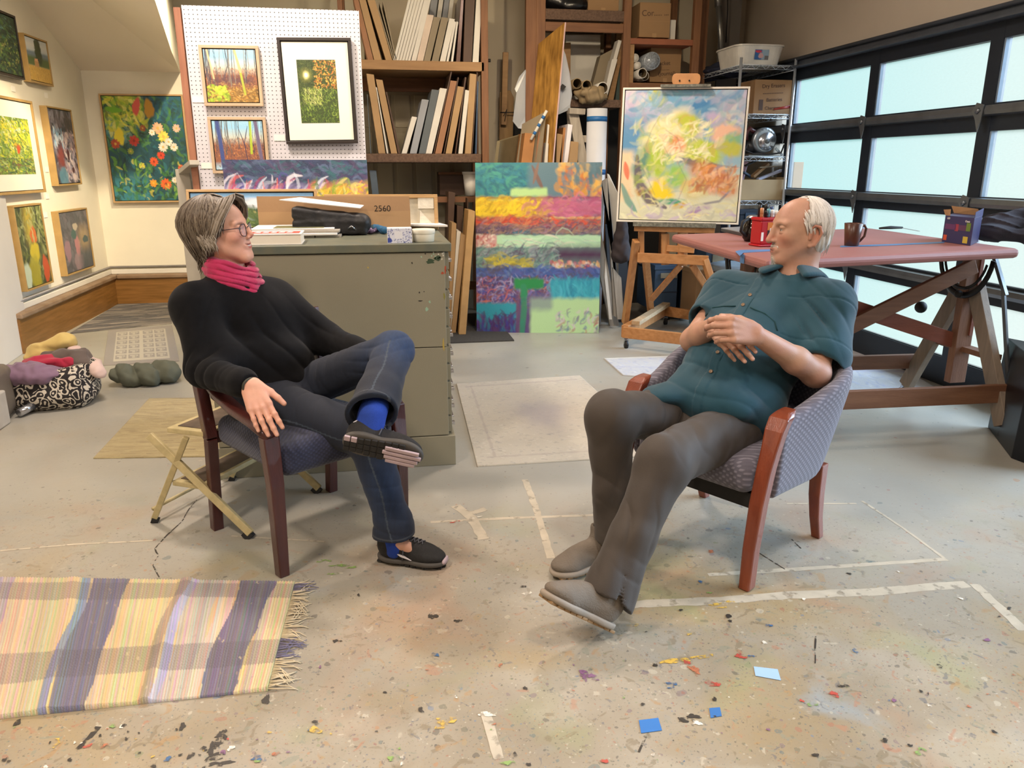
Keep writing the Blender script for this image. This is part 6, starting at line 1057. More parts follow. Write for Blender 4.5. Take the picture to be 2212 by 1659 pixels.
# striped rag rug with fringe
TLr, TRr, BRr, BLr = FL(-150, 1250), FL(638, 1262), FL(579, 1494), FL(-240, 1580)
c = Cv(420, 190, '#cdb98a'); U_, V_ = c.U, c.Vv; uu = U_+(V_-.5)*.0
bands = [(0, .05, '#b9a0a0'), (.05, .12, '#c9ae74'), (.12, .2, '#b8a4a6'), (.2, .33, '#c8b478'), (.33, .345, '#8a96b4'), (.37, .50, '#75707e'), (.50, .64, '#d0b980'), (.64, .67, '#b89a78'), (.67, .70, '#b6b0c4'), (.70, .79, '#c6b8a4'), (.79, .82, '#cbbb92'), (.82, .825, '#8f9ab0'), (.835, .93, '#706b7a'), (.93, 1.01, '#d2be88')]
bands = [(.0, .06, '#ab9a98'), (.06, .14, '#cab38c'), (.14, .22, '#aca2a4'), (.22, .40, '#cbb795'), (.40, .425, '#8b93a6'), (.425, .53, '#787480'), (.53, .66, '#d0ba92'), (.66, .69, '#ab9680'), (.69, .715, '#b2afbc'), (.715, .79, '#c0b4a4'), (.79, .83, '#cfc0a6'), (.83, .93, '#767380'), (.93, 1.02, '#d2bf9a')]
for a, b, cc in bands:
    sh = (.5-V_)*.05+.008*np.sin(V_*7+a*30); f = np.clip((uu-a-sh)/.004, 0, 1)*np.clip((b+sh*0+ (sh)-uu)/.004, 0, 1); f = ((uu > a+sh) & (uu <= b+sh)).astype(float); c.blend(f, cc)
rib = (np.floor(U_*260)).astype(int); rr = RS.uniform(.76, 1.16, (262, 3))*RS.uniform(.95, 1.05, (262, 1)); c.A *= rr[np.clip(rib, 0, 261)]
for v0, v1 in ((.03, .19), (.60, .80)):
    m = ((V_ > v0+.03*(1-U_)) & (V_ < v1+.02*(1-U_))); c.A[m] = c.A[m]*.62+np.array(lin('#8a7f88'))*.22; k_ = m & ((np.floor(U_*210)+np.floor(V_*95)) % 2 > .5); c.A[k_] *= .86
c.dabs(140, (0, 0, 1, 1), ['#b49a7a', '#8f867c', '#e0d0a0', '#a08a9a'], .012, .003, 1.5, .4, .5); c.A = np.clip(c.A*.95, 0, 1)
rug = thing('rag_rug', 'yellow and slate blue striped rag rug with fringe in the left foreground', 'rug')
rugmesh('weave', None, [TLr, TRr, BRr, BLr], c, RUGM, .010, 'rug', lambda u, v: .0022*np.sin(u*820)+.012*np.exp(-((u-.685-.05*(.5-v))/.018)**2)+.006*np.exp(-((u-.40)/.02)**2)+.006*np.sin(u*9+v*4)*np.sin(v*5)**2+.003, rug)
fr = MB(); rs = random.Random(9)
for k in range(90):
    v = (k+.5)/90; p = TRr.lerp(BRr, v)+Vector((0, 0, .008)); L = rs.uniform(.05, .09); a = rs.uniform(-.5, .5)+.35*sin(v*20); q = [p, p+Vector((L*.35, .01*sin(a*4), -.002)), p+Vector((L*.7*cos(a), L*.6*sin(a), -.003)), p+Vector((L*cos(a), L*sin(a*1.3), -.005))]
    fr.tube(q, [.0022, .0018, .0016, .001], 5, 1 if (.02 < v < .1 or .58 < v < .76) else 0)
o = fr.build('fringe', [mat('fringe_cream', '#c8b898', .9), mat('fringe_slate', '#6f6a80', .9)], rug); o['kind'] = 'stuff'
# tape scraps
for k, (q, cc, l) in enumerate([([(1380, 1556), (1422, 1551), (1430, 1578), (1385, 1584)], '#2f6fb4', 'bright blue tape scrap nearest the bottom edge of the photo'), ([(1532, 1530), (1555, 1528), (1559, 1547), (1535, 1551)], '#2f69a8', 'smallest blue tape scrap on the floor'), ([(1628, 1440), (1680, 1446), (1687, 1470), (1632, 1460)], '#94b4d4', 'pale blue tape scrap on the floor below the armchair')]):
    tag(MB().prism([FL(*a, .0012) for a in q], (0, 0, .0008)).build('tape_scrap', mat('tape%d' % k, cc, .6, 0, .03, 20)), l, 'tape')
# bag of clothes
def damask():
    m = bpy.data.materials.new('damask_cloth'); m.use_nodes = True; n = m.node_tree; L = n.links; p = n.nodes['Principled BSDF']; p.inputs['Roughness'].default_value = .8
    t = n.nodes.new('ShaderNodeTexCoord'); nz = n.nodes.new('ShaderNodeTexNoise'); nz.inputs['Scale'].default_value = 6; L.new(t.outputs['Object'], nz.inputs['Vector'])
    mx = n.nodes.new('ShaderNodeMix'); mx.data_type = 'VECTOR'; mx.inputs[0].default_value = .12; L.new(t.outputs['Object'], mx.inputs[4]); L.new(nz.outputs['Color'], mx.inputs[5])
    w1 = n.nodes.new('ShaderNodeTexVoronoi'); w1.feature = 'F1'; w1.inputs['Scale'].default_value = 24; L.new(mx.outputs[1], w1.inputs['Vector'])
    a = n.nodes.new('ShaderNodeMath'); a.operation = 'MULTIPLY'; a.inputs[1].default_value = 17; L.new(w1.outputs['Distance'], a.inputs[0]); s = n.nodes.new('ShaderNodeMath'); s.operation = 'SINE'; L.new(a.outputs[0], s.inputs[0])
    n2 = n.nodes.new('ShaderNodeTexNoise'); n2.inputs['Scale'].default_value = 55; n2.inputs['Detail'].default_value = 1; L.new(t.outputs['Object'], n2.inputs['Vector']); s2 = n.nodes.new('ShaderNodeMath'); s2.operation = 'MULTIPLY_ADD'; s2.inputs[1].default_value = 3.; L.new(n2.outputs[0], s2.inputs[0]); L.new(s.outputs[0], s2.inputs[2])
    g = n.nodes.new('ShaderNodeMath'); g.operation = 'GREATER_THAN'; g.inputs[1].default_value = 1.78; L.new(s2.outputs[0], g.inputs[0]); x = n.nodes.new('ShaderNodeMix'); x.data_type = 'RGBA'; L.new(g.outputs[0], x.inputs[0]); x.inputs[6].default_value = (*lin('#191415'), 1); x.inputs[7].default_value = (*lin('#bfb7a8'), 1); L.new(x.outputs[2], p.inputs['Base Color']); return m
bc = FL(120, 880); bc = Vector((-2.04, 4.98, 0)); s = Soft(); s.box(bc+Vector((0, .05, .12)), (.235, .18, .12), rd=.08, k=.03); s.ell(bc+Vector((0, .03, .085)), (.26, .2, .1), k=.05); s.cap(bc+Vector((.17, -.02, .2)), bc+Vector((.23, .08, .22)), .04, .05, k=.05)
t = thing('fabric_bag', 'black and white damask print bag heaped with clothes at the left', 'bag'); softobj('bag_body', s, .008, damask(), t, lambda P: .008*wob(P, 16, 5))
CM = {}
def cloth(name, label, col, parts, seed, dr=(.5, .3, .8), f=26, amp=.012, res=.007):
    s = Soft(); z_s = lambda p: bc+Vector((p[0]*.86, p[1]*.86, p[2]*.76))
    for q in parts:
        if len(q) == 2: s.ell(z_s(q[0]), [a*.86 for a in q[1]], k=.04)
        else: s.cap(z_s(q[0]), z_s(q[1]), q[2]*.85, q[3]*.85, k=.03)
    return tag(softobj(name, s, res, mat('cloth_'+col, col, .9, 0, .06, 10, .1, 200, sheen=.2), None, lambda P: -amp*1.3*fold(P, dr, f*.7, seed)+.012*wob(P, 26, seed+20)+.006*wob(P, 60, seed+30)), label, 'clothing')
cloth('folded_sweater', 'mauve sweater spilling over the left side of the damask bag', '#7a6076', [((-.1, -.06, .30), (.19, .13, .075)), ((-.25, -.12, .27), (-.36, -.16, .17), .05, .035), ((.0, -.08, .29), (.15, .12, .05))], 1)
cloth('folded_shirt', 'crimson shirt between the mauve sweater and the yellow one', '#a31c3a', [((-.02, .06, .36), (.16, .09, .045)), ((.14, .04, .33), (.06, .06, .05))], 2); cloth('folded_sweater', 'brown grey sweater in the middle of the clothes heap', '#5a4e48', [((.08, .14, .36), (.17, .1, .07)), ((.2, .08, .32), (.1, .08, .06))], 3)
cloth('rolled_towel', 'rolled pale yellow towel on top of the clothes heap', '#c9b06c', [((-.13, .2, .40), (.07, .24, .47), .055, .065), ((-.18, .17, .36), (-.13, .2, .40), .035, .05)], 4, amp=.008); cloth('folded_shirt', 'pale pink shirt sliding down the right side of the heap', '#c9b0a8', [((.12, .2, .40), (.29, .12, .30), .05, .045), ((.29, .12, .30), (.33, .02, .27), .045, .05)], 5, amp=.009)
s = Soft(); q = Vector((-1.60, 5.42, 0)); s.ell(q+Vector((.02, .02, .06)), (.21, .15, .075)); s.ell(q+Vector((-.14, -.02, .08)), (.1, .1, .07), k=.05); s.ell(q+Vector((.08, 0, .09)), (.13, .1, .06), k=.04)
tag(softobj('crumpled_sweater', s, .007, mat('olive_cloth', '#5a5d50', .9, 0, .08, 8), None, lambda P: -.03*fold(P, (.8, .5, .2), 12, 6)+.014*wob(P, 20, 41)+.006*wob(P, 50, 42)), 'crumpled olive green sweater on the floor right of the damask bag', 'clothing')
t = thing('handbag', 'grey taupe handbag with looped straps behind the damask bag', 'bag'); HB = mat('taupe_leather', '#6a6258', .5, 0, .08, 8); q = Vector((-2.27, 4.72, 0)); s = Soft(); s.box(q+Vector((0, 0, .16)), (.09, .16, .15), rd=.05); s.ell(q+Vector((.03, -.03, .10)), (.08, .14, .10), k=.06); softobj('body', s, .01, HB, t, lambda P: .006*wob(P, 20, 2))
for dx in (.0, .06): MB().tube([q+Vector((dx-.02, -.1+.2*k/12, .30+.15*sin(pi*k/12))) for k in range(13)], .011, 8, flat=.5).build('strap', mat('strap_taupe', '#6f625c', .5), t)
tag(MB().lathe([(.02, 0), (.024, 0), (.024, .11), (.019, .11), (.019, .005)], 20, M=Matrix.Translation(FL(42, 903)+Vector((0, 0, .03))) @ Matrix.Rotation(-1.35, 4, 'X') @ Matrix.Rotation(.5, 4, 'Y')).build('metal_tube', CHR), 'short chrome tube end on the floor before the handbag', 'tube')
a = FL(8, 925); tag(MB().box((a.x-.3, a.y-.05, 0), (a.x, a.y+.1, .2)).build('white_box', mat('white_box', '#b8b4ac', .5), bevel=.01), 'white box corner at the left edge on the floor', 'box')
# ================= chairs and step stool =================
MAHO = wood('mahogany', '#3c1815', '#4a201b', .35, 2, .4); CHER = wood('cherry', '#70301a', '#823c20', .32, 2, .4)
def weave(name, c1, c2, sc=90):
    m = bpy.data.materials.new(name); m.use_nodes = True; n = m.node_tree; L = n.links; p = n.nodes['Principled BSDF']; p.inputs['Roughness'].default_value = .85; p.inputs['Sheen Weight'].default_value = .2
    t = n.nodes.new('ShaderNodeTexCoord'); sp = n.nodes.new('ShaderNodeSeparateXYZ'); L.new(t.outputs['Object'], sp.inputs[0]); o = []
    ad = n.nodes.new('ShaderNodeMath'); ad.operation = 'SUBTRACT'; L.new(sp.outputs[0], ad.inputs[0]); L.new(sp.outputs[1], ad.inputs[1])
    for src, f in ((ad.outputs[0], 1.), (sp.outputs[2], 1.35)):
        a = n.nodes.new('ShaderNodeMath'); a.operation = 'MULTIPLY'; a.inputs[1].default_value = sc*6.28*f*.8; L.new(src, a.inputs[0]); s = n.nodes.new('ShaderNodeMath'); s.operation = 'SINE'; L.new(a.outputs[0], s.inputs[0]); o.append(s)
    mu = n.nodes.new('ShaderNodeMath'); mu.operation = 'MULTIPLY'; L.new(o[0].outputs[0], mu.inputs[0]); L.new(o[1].outputs[0], mu.inputs[1])
    r = n.nodes.new('ShaderNodeMapRange'); r.inputs[1].default_value = .15; r.inputs[2].default_value = .5; L.new(mu.outputs[0], r.inputs[0])
    x = n.nodes.new('ShaderNodeMix'); x.data_type = 'RGBA'; L.new(r.outputs[0], x.inputs[0]); x.inputs[6].default_value = (*lin(c1), 1); x.inputs[7].default_value = (*lin(c2), 1); L.new(x.outputs[2], p.inputs['Base Color'])
    b = n.nodes.new('ShaderNodeBump'); b.inputs['Strength'].default_value = .3; b.inputs['Distance'].default_value = .002; L.new(mu.outputs[0], b.inputs['Height']); L.new(b.outputs[0], p.inputs['Normal']); return m
WV1 = weave('blue_upholstery', '#20243a', '#2b304c', 60); WV2 = weave('violet_upholstery', '#5c5965', '#7b7884', 44)
# woman's chair: local x = sitter's left, y = backwards
ch = thing('armchair', 'dark mahogany armchair with blue seat that the woman sits in', 'chair', (-.327, 2.966, 0), atan2(.578, .816))
for sx in (-1, 1):
    x = .27*sx
    MB().prism([(x-.024, -.245, 0), (x+.012, -.245, 0), (x+.022, -.235, .30), (x+.022, -.235, .545), (x-.028, -.235, .545), (x-.028, -.235, .30)] if False else [(x-.019, -.28, 0), (x+.019, -.28, 0), (x+.026, -.285, .35), (x+.03, -.27, .53), (x-.03, -.27, .53), (x-.026, -.285, .35)], (0, .042, 0)).build('front_leg', MAHO, ch, bevel=.004)
    MB().bar((x, .27, 0), (x, .235, .40), .042, .04, up=(0, 1, 0)).bar((x, .235, .40), (x, .33, .84), .045, .042, up=(0, 1, 0)).build('rear_leg', MAHO, ch, bevel=.004)
    pts = [(x, .29, .715), (x+.008*sx, .2, .655), (x+.015*sx, .08, .612), (x+.018*sx, -.05, .585), (x+.012*sx, -.18, .565), (x, -.265, .528)]
    MB().tube(pts, [.02, .026, .03, .032, .031, .026], 12, flat=.6, up=(0, 0, 1)).build('armrest', MAHO, ch)
s = Soft(); s.box((0, -.015, .425), (.245, .265, .062), rd=.045, k=.03); s.ell((0, -.03, .46), (.22, .22, .05), k=.05); softobj('seat', s, .008, WV1, ch)
s = Soft(); Rb = [[1, 0, 0], [0, cos(.21), -sin(.21)], [0, sin(.21), cos(.21)]]; s.box((0, .30, .68), (.235, .03, .155), Rb, rd=.028); softobj('backrest', s, .01, WV1, ch)
MB().bar((-.25, .245, .40), (.25, .245, .40), .03, .05).bar((-.25, .325, .84), (.25, .325, .84), .04, .035).build('rail', MAHO, ch, bevel=.004)
# man's tub chair
ch = thing('armchair', 'tub armchair with violet grey weave and cherry legs that the man sits in', 'chair', (1.28, 2.61, 0), atan2(-.843, .54))
U0 = []
for k in range(49):
    q = k/48
    a = -1+2*q                          # -1 right arm front ... 0 back ... 1 left arm front
    s_ = abs(a); sg = 1 if a > 0 else -1
    if s_ > .55: u = (s_-.55)/.45; x, y = .285, .12-.30*u
    else: th = (s_/.55)*pi/2; x, y = .285*sin(th)**.75, .12+.20*cos(th)**.85 if th < pi/2 else .12
    U0.append((sg*x, y, s_))
prof = [(-.02, .0, 0), (.03, .0, 0), (.032, .3, 0), (.034, .8, 0), (.03, .96, 0), (.012, 1., 0), (-.012, 1., 0), (-.03, .96, 0), (-.034, .8, 0), (-.02, .3, 0)]
V = []; Fq = []; n_ = len(prof)
for k, (x, y, s_) in enumerate(U0):
    p0 = Vector(U0[max(k-1, 0)][:2]); p1 = Vector(U0[min(k+1, 48)][:2]); d = (p1-p0).normalized(); nr = Vector((-d.y, d.x)) ;
    if nr.dot(Vector((x, y-.05))) < 0: nr = -nr
    sm = min(1, max(0, (1-s_)/.75)); sm = sm*sm*(3-2*sm); zt_ = .605+.125*sm; zb_ = .31-.03*sm; flare = .015+.06*sm
    for (o, h, _) in prof:
        z = zb_+(zt_-zb_)*h; p = Vector((x, y))+nr*(o+flare*h-.02*sm*(1-h)); V.append((p.x, p.y, z))
for k in range(48):
    for j in range(n_): Fq.append((k*n_+j, k*n_+(j+1) % n_, (k+1)*n_+(j+1) % n_, (k+1)*n_+j))
Fq += [tuple(range(n_))[::-1], tuple(48*n_+j for j in range(n_))]
mk('shell', V, Fq, WV2, ch, smooth=True).modifiers.new('s', 'SUBSURF').levels = 1
s = Soft(); s.box((0, .0, .385), (.25, .24, .065), rd=.05, k=.03); s.ell((0, -.02, .41), (.22, .2, .06), k=.05); softobj('seat', s, .008, WV2, ch)
MB().box((-.24, -.2, .27), (.24, .26, .325)).build('under_frame', BLK, ch)
for sx in (-1, 1):
    fl = MB(); pts = [(0, -.262, 0, .021), (0, -.258, .15, .023), (0, -.245, .32, .026), (0, -.222, .44, .027), (0, -.20, .52, .03), (0, -.185, .575, .034), (0, -.16, .615, .036), (0, -.13, .632, .024)]
    V = []
    for (_, y, z, w) in pts: x = sx*(.288+.03*max(0, z-.1)); V += [(x-w, y-.022, z), (x+w, y-.022, z), (x+w, y+.026, z+.004), (x-w, y+.026, z+.004)]
    fl.add(V, [(4*k+j, 4*k+(j+1) % 4, 4*k+4+(j+1) % 4, 4*k+4+j) for k in range(7) for j in range(4)]+[(3, 2, 1, 0), (28, 29, 30, 31)]); fl.build('front_leg', CHER, ch, bevel=.007)
    r = MB(); V = []
    for y, z, w in ((.30, 0, .018), (.268, .1, .02), (.25, .2, .023), (.245, .33, .026)): x = .265*sx; V += [(x-w, y-w, z), (x+w, y-w, z), (x+w, y+w, z), (x-w, y+w, z)]
    r.add(V, [(4*k+j, 4*k+(j+1) % 4, 4*k+4+(j+1) % 4, 4*k+4+j) for k in range(3) for j in range(4)]+[(3, 2, 1, 0), (12, 13, 14, 15)]); r.build('rear_leg', CHER, ch, bevel=.005)
# folding step stool
def VP(px, py, p, q):
    """point where the sight line meets the upright plane through floor points p and q"""
    d = (q-p).normalized(); n = Vector((-d.y, d.x, 0)); r = Vector(ray(px, py)); o = Vector((0, 0, CAMH)); return o+r*((p-o).dot(n)/r.dot(n))
a0, b0, c0 = FL(543, 1162), FL(334, 1128), FL(690, 1064); off = c0-a0; CRMM = mat('cream_enamel', '#c2b283', .45, 0, .12, 30, col2='#a89a70'); t = thing('step_stool', 'paint spotted cream folding step stool beside the mahogany chair', 'stool')
ta, tb = VP(323, 940, a0, b0), VP(402, 945, a0, b0)
for o in (Vector(), off):
    MB().bar(a0+o+Vector((0, 0, .02)), ta+o, .03, .022, up=(0, 1, 0)).build('leg', CRMM, t, bevel=.003); MB().bar(b0+o+Vector((0, 0, .015)), tb+o, .024, .02, up=(0, 1, 0)).build('leg', CRMM, t, bevel=.003)
    MB().bar(a0+o, a0+o+(ta-a0)*.06, .034, .027, up=(0, 1, 0)).build('rubber_foot', RUB, t); MB().bar(b0+o, b0+o+(tb-b0)*.05, .028, .024, up=(0, 1, 0)).build('rubber_foot', RUB, t)
sa, sb = VP(342, 940, a0, b0), VP(438, 905, a0, b0); hz = tb.z+.01; e1 = (a0-b0).normalized(); p = Vector((tb.x, tb.y, hz))-e1*.09
TR = mat('rubber_tread', '#5a4b3c', .8, 0, .3, 20); MB().prism([p, p+e1*.2, p+e1*.2+off, p+off], (0, 0, .022)).build('top_step', CRMM, t, bevel=.004); MB().prism([p+e1*.03+off*.06, p+e1*.17+off*.06, p+e1*.17+off*.94, p+e1*.03+off*.94], (0, 0, .0245)).build('tread', TR, t)
m1 = b0.lerp(tb, .45)+e1*.0; MB().prism([m1+e1*.02, m1+e1*.17, m1+e1*.17+off, m1+e1*.02+off], (0, 0, .022)).build('lower_step', CRMM, t, bevel=.004); MB().prism([m1+e1*.04+off*.06, m1+e1*.15+off*.06, m1+e1*.15+off*.94, m1+e1*.04+off*.94], (0, 0, .0245)).build('tread', TR, t)
MB().tube([b0+Vector((0, 0, .06)), b0+off+Vector((0, 0, .06))], .008, 8).build('cross_rod', CRMM, t)
# ================= people =================
V3 = lambda *a: np.array(a, float)
nrm = lambda v: np.array(v, float)/np.linalg.norm(v)
SKIN = vmat('skin', .5, .10, 300., sss=.12, spec=.4); 
def rot(v, ax, a): ax = nrm(ax); v = np.array(v, float); return v*cos(a)+np.cross(ax, v)*sin(a)+ax*(ax@v)*(1-cos(a))
class Head:
    def __init__(h, O, f, up, sc=1.):
        h.O = np.array(O, float); h.f = nrm(f); h.u = nrm(np.array(up)-h.f*(np.array(up)@h.f)); h.s = np.cross(h.u, h.f); h.sc = sc   # s = the person's left
        h.R = np.array([h.f, h.s, h.u])
    def w(h, f, s, u): return h.O+h.sc*(f*h.f+s*h.s+u*h.u)
    def loc(h, X): return ((X-h.O)@h.R.T)/h.sc
def build_head(S, h, man, mouth_open=0):
    dn = .008 if man else 0.
    w, c = h.w, h.sc; R = h.R; E = lambda p, r, k=.02, sub=False, RR=None: S.ell(w(*p), np.array(r)*c, R if RR is None else RR, k*c, sub)
    C = lambda a, b, r1, r2, k=.015, sub=False: S.cap(w(*a), w(*b), r1*c, r2*c, k*c, None, sub)
    E((-.008, 0, .028 if man else .032), (.099, .077, .084 if man else .088)); E((.03, 0, -.02), (.062, .064, .085), .03)
    jw = .05 if man else .044
    for s in (-1, 1):
        C((-.005, s*.055, -.045), (.072, s*.018, -.10), .022, .017, .03); E((.058, s*.038, -.02), (.026, .024, .024), .025)
        C((.084, s*.014, .024), (.074, s*.048, .026), .010, .009, .014)
    C((.078 if man else .081, -.012, -.103), (.078 if man else .081, .012, -.103), .018, .018, .02)
    E((.062, 0, -.06), (.036, .034, .042), .025)
    C((.083, 0, .03), (.098, 0, .002), .008, .0095, .012); C((.098, 0, .002), (.114 if man else .111, 0, -.033 if man else -.022), .0095, .0125 if man else .0105, .01)
    for s in (-1, 1): E((.100, s*.0115, -.031-dn*.5), (.011, .0085, .008), .006); E((.103, s*.008, -.0385-dn*.5), (.005, .0035, .004), .003, True)
    for s in (-1, 1):
        E((.095, s*.033, .006), (.016, .02, .013), .016, True); E((.0745, s*.033, .004), (.0135, .0145, .0135), .004)
        E((.0752, s*.033, .0125), (.0155, .017, .0075), .003); E((.0752, s*.033, -.0055), (.0148, .0165, .006), .003)
    lf = 0 if man else -.003; C((.092+lf, -.02, -.060-dn), (.092+lf, .02, -.060-dn), .0068, .0068, .012); C((.0955+lf, -.010, -.0555-dn), (.0955+lf, .010, -.0555-dn), .0060, .0060, .009); C((.0945+lf, -.012, -.0685-dn), (.0945+lf, .012, -.0685-dn), .0066, .0066, .009)
    C((.094, -.020 if man else -.027, (-.0535 if not man else -.0595)-dn), (.102, 0, -.0630-dn), .0014+mouth_open, .0016+mouth_open*1.6, .002, True); C((.094, .020 if man else .027, (-.0535 if not man else -.0595)-dn), (.102, 0, -.0630-dn), .0014+mouth_open, .0016+mouth_open*1.6, .002, True)
    for s in (-1, 1): C((.085, s*.019, -.033), (.074, s*.034, -.062), .0018, .0022, .006, True)
    for s in (-1, 1):
        P = [(a_, b_, c_-.014) for a_, b_, c_ in ((-.002, .079, .020), (-.014, .087, .032), (-.031, .092, .026), (-.038, .092, .006), (-.030, .088, -.016), (-.017, .083, -.036), (-.003, .079, -.040))]
        for i in range(len(P)-1): C((P[i][0], s*P[i][1], P[i][2]), (P[i+1][0], s*P[i+1][1], P[i+1][2]), .0048, .0048 if i < 4 else .007, .004)
        E((-.017, s*.079, -.014), (.018, .006, .028), .006); C((-.018, s*.088, -.008), (-.010, s*.086, -.032), .0065, .0055, .006, True); C((.0, s*.078, -.010), (.0, s*.08, -.028), .004, .005, .004)
def hand(S, w, d, n, th, curls, sc=1., spread=.1, thumb=(.4, .3), k=.004, out=None):
    """w wrist, d pointing to the fingers, n back of the hand, th thumb side; curls = bend at three joints per finger"""
    d = nrm(d); n = nrm(np.array(n)-d*(np.array(n)@d)); t = nrm(th); t = nrm(t-d*(t@d)-n*(t@n)); A = lambda a, b, c: w+sc*(a*d+b*t+c*n)
    off = (.029, .0095, -.0105, -.029); fw = (.086, .091, .086, .077); ln = ((.042, .026, .021), (.047, .029, .022), (.043, .027, .021), (.034, .020, .019)); rr = (.0094, .0096, .009, .0078)
    for i in range(4): S.cap(A(.0, off[i]*.55, 0), A(fw[i], off[i], .001), .0165*sc, .0115*sc, .012)
    S.cap(A(.015, .012, -.006), A(.07, .012, -.008), .013*sc, .012*sc, .012); S.cap(A(.02, -.018, -.006), A(.06, -.02, -.007), .012*sc, .011*sc, .012)
    tips = []
    for i in range(4):
        p = A(fw[i], off[i], .001); a = 0; dd = rot(d, n, spread*(off[i]/.03)*(1 if np.cross(n, d)@t > 0 else -1)); ax = np.cross(dd, n)
        cu = curls[i]; r = rr[i]*sc
        for j in range(3):
            a += cu[j]; v = rot(dd, ax, -a); q = p+v*ln[i][j]*sc; r2 = r*(.93 if j < 2 else .86); S.cap(p, q, r, r2, k if j else .007)
            if j < 2: S.ell(q+rot(n, ax, -a)*.0015, (r2*1.07,)*3, None, .003)
            p = q; r = r2
        tips.append((p, v, rot(n, ax, -a), r))
    b = A(.018, .024, -.006); m = A(.018+.032*cos(thumb[0]), .024+.036*sin(thumb[0])+.004, -.012); S.cap(b, m, .0165*sc, .0125*sc, .014)
    v = nrm(d*cos(thumb[1])+t*sin(thumb[1])-n*.15); q = m+v*.031*sc; S.cap(m, q, .0115*sc, .0102*sc, .006); v2 = nrm(v+t*(.0)-n*.25+d*.15); q2 = q+v2*.026*sc; S.cap(q, q2, .0104*sc, .0082*sc, .004); tips.append((q2, v2, n, .0085*sc))
    if out is not None: out += tips
def skincol(base, heads, tips, man):
    def f(V):
        C = np.tile(np.array(lin(base)), (len(V), 1)); C *= (1+.05*wob(V, 55, 3)+.03*wob(V, 200, 4))[:, None]; C[:, 1] *= 1+.03*wob(V, 40, 8); mx = lambda m, c, a=1.: C.__setitem__(slice(None), C+(np.clip(m, 0, 1)*a)[:, None]*(np.array(lin(c))-C))
        sp = lambda P, c, r, s=.35: np.clip((1-np.sqrt((((P-np.array(c))/np.array(r))**2).sum(1)))/s, 0, 1)
        for h in heads:
            P = h.loc(V); P[:, 2] += np.where(P[:, 2] < -.048, .008 if man else 0, 0); A = P.copy(); A[:, 1] = np.abs(A[:, 1]); near = (np.abs(P) < .2).all(1)
            red = '#b8604a' if man else '#c06a55'
            mx(sp(A, (.075, .045, -.028), (.05, .03, .03), 1)*near, red, .45); mx(sp(A, (.11, 0, -.027), (.025, .022, .02), .8)*near, red, .5); mx(sp(A, (-.02, .088, -.005), (.04, .02, .05), .6)*near, '#a8503a', .4)
            mx(sp(A, (.1, .0, -.057), (.02, .026, .0058))*near, '#9a4a44', .75 if not man else .5); mx(sp(A, (.1, .0, -.067), (.02, .021, .0062))*near, '#a8544c', .75 if not man else .5); mx(sp(A, (.104, .0, -.0622), (.03, .024, .002 if man else .0028), .5)*near, '#4a1c1a', .9)
            if not man: mx(sp(A, (.1, .0, -.0612), (.02, .021, .0034), .4)*near, '#d8cfc4', .95); mx(sp(A, (.1, 0, -.0575), (.02, .024, .0026), .4)*near, '#a04f48', .6); mx(sp(A, (.1, 0, -.0685), (.02, .02, .0042), .4)*near, '#b05a54', .8)
            mx(sp(A, (.09, .033, .022), (.03, .019, .004), .5)*near, '#8f7f72' if man else '#8a6a52', .55 if man else .5)
            mx(sp(A, (.09, .033, .004), (.02, .0125, .0052), .3)*near, '#2a1a16', .85); mx(sp(A, (.0885, .033, .0035), (.02, .0105, .0036), .3)*near, '#cfc6bc', .9); mx(sp(A, (.09, .034, .0035), (.02, .0045, .0042), .3)*near, '#3a3a34', 1)
            mx(sp(A, (.08, .033, -.010), (.03, .018, .006), .8)*near, '#8f5a4c', .35)
            if man:
                mx(sp(A, (.10, 0, -.048), (.02, .028, .007), .5)*near, '#a39a90', .65); mx(sp(A, (.09, 0, -.098), (.03, .026, .022), .5)*near, '#c8beb0', .8); mx(sp(A, (.03, .06, -.075), (.06, .03, .035), 1)*near, '#9a8a82', .25)
        for (p, v, nn, r) in tips:
            q = V-(p+nn*r*.8-v*r*.1); m = np.clip((1-np.sqrt((q*q).sum(1))/(r*1.0))/.3, 0, 1); mx(m, '#d9ab9a', .6)
        return np.clip(C, 0, 1)
    return f
def frame_from(l, u): l = nrm(l); u = nrm(np.array(u)-l*(np.array(u)@l)); return np.array([l, np.cross(l, u), u])   # rows: left, front, up
class Dist:
    """distance to a limb segment, for placing creases"""
    def __init__(s, a, b): s.a = np.array(a); s.b = np.array(b)
    def __call__(s, X): ab = s.b-s.a; t = np.clip((X-s.a)@ab/(ab@ab), 0, 1); return np.linalg.norm(X-s.a-t[:, None]*ab, axis=1), t
near = lambda X, p, r: np.exp(-((X-np.array(p))**2).sum(1)/(r*r))
def tofv(p): return Vector(p)

# ---------------- the woman ----------------
wo = thing('person', 'seated woman in black sweater, pink scarf and jeans smiling with legs crossed', 'person')
rhip, lhip = V3(-.485, 3.005, .55), V3(-.345, 3.115, .555); pel = (rhip+lhip)/2
rkn, rank_ = V3(-.075, 2.70, .475), V3(.008, 2.615, .10); lkn, lank = V3(.038, 2.86, .752), np.array(PY(805, 893, 2.50))
rsh, lsh = V3(-.695, 3.045, .925), V3(-.435, 3.28, .905); neck = V3(-.585, 3.18, .985)
relb, rwr = V3(-.655, 2.90, .705), np.array(PY(541, 832, 2.68)); lelb, lwr = V3(-.215, 3.17, .735), V3(-.07, 2.99, .72)
HW = Head(PY(477, 499, 3.17), (.972, -.20, .09), (-.06, -.02, 1), 1.03)
TF = frame_from(lsh-rsh, neck-pel); Lw, Fw, Uw = TF
S = Soft(); build_head(S, HW, False, .0012)
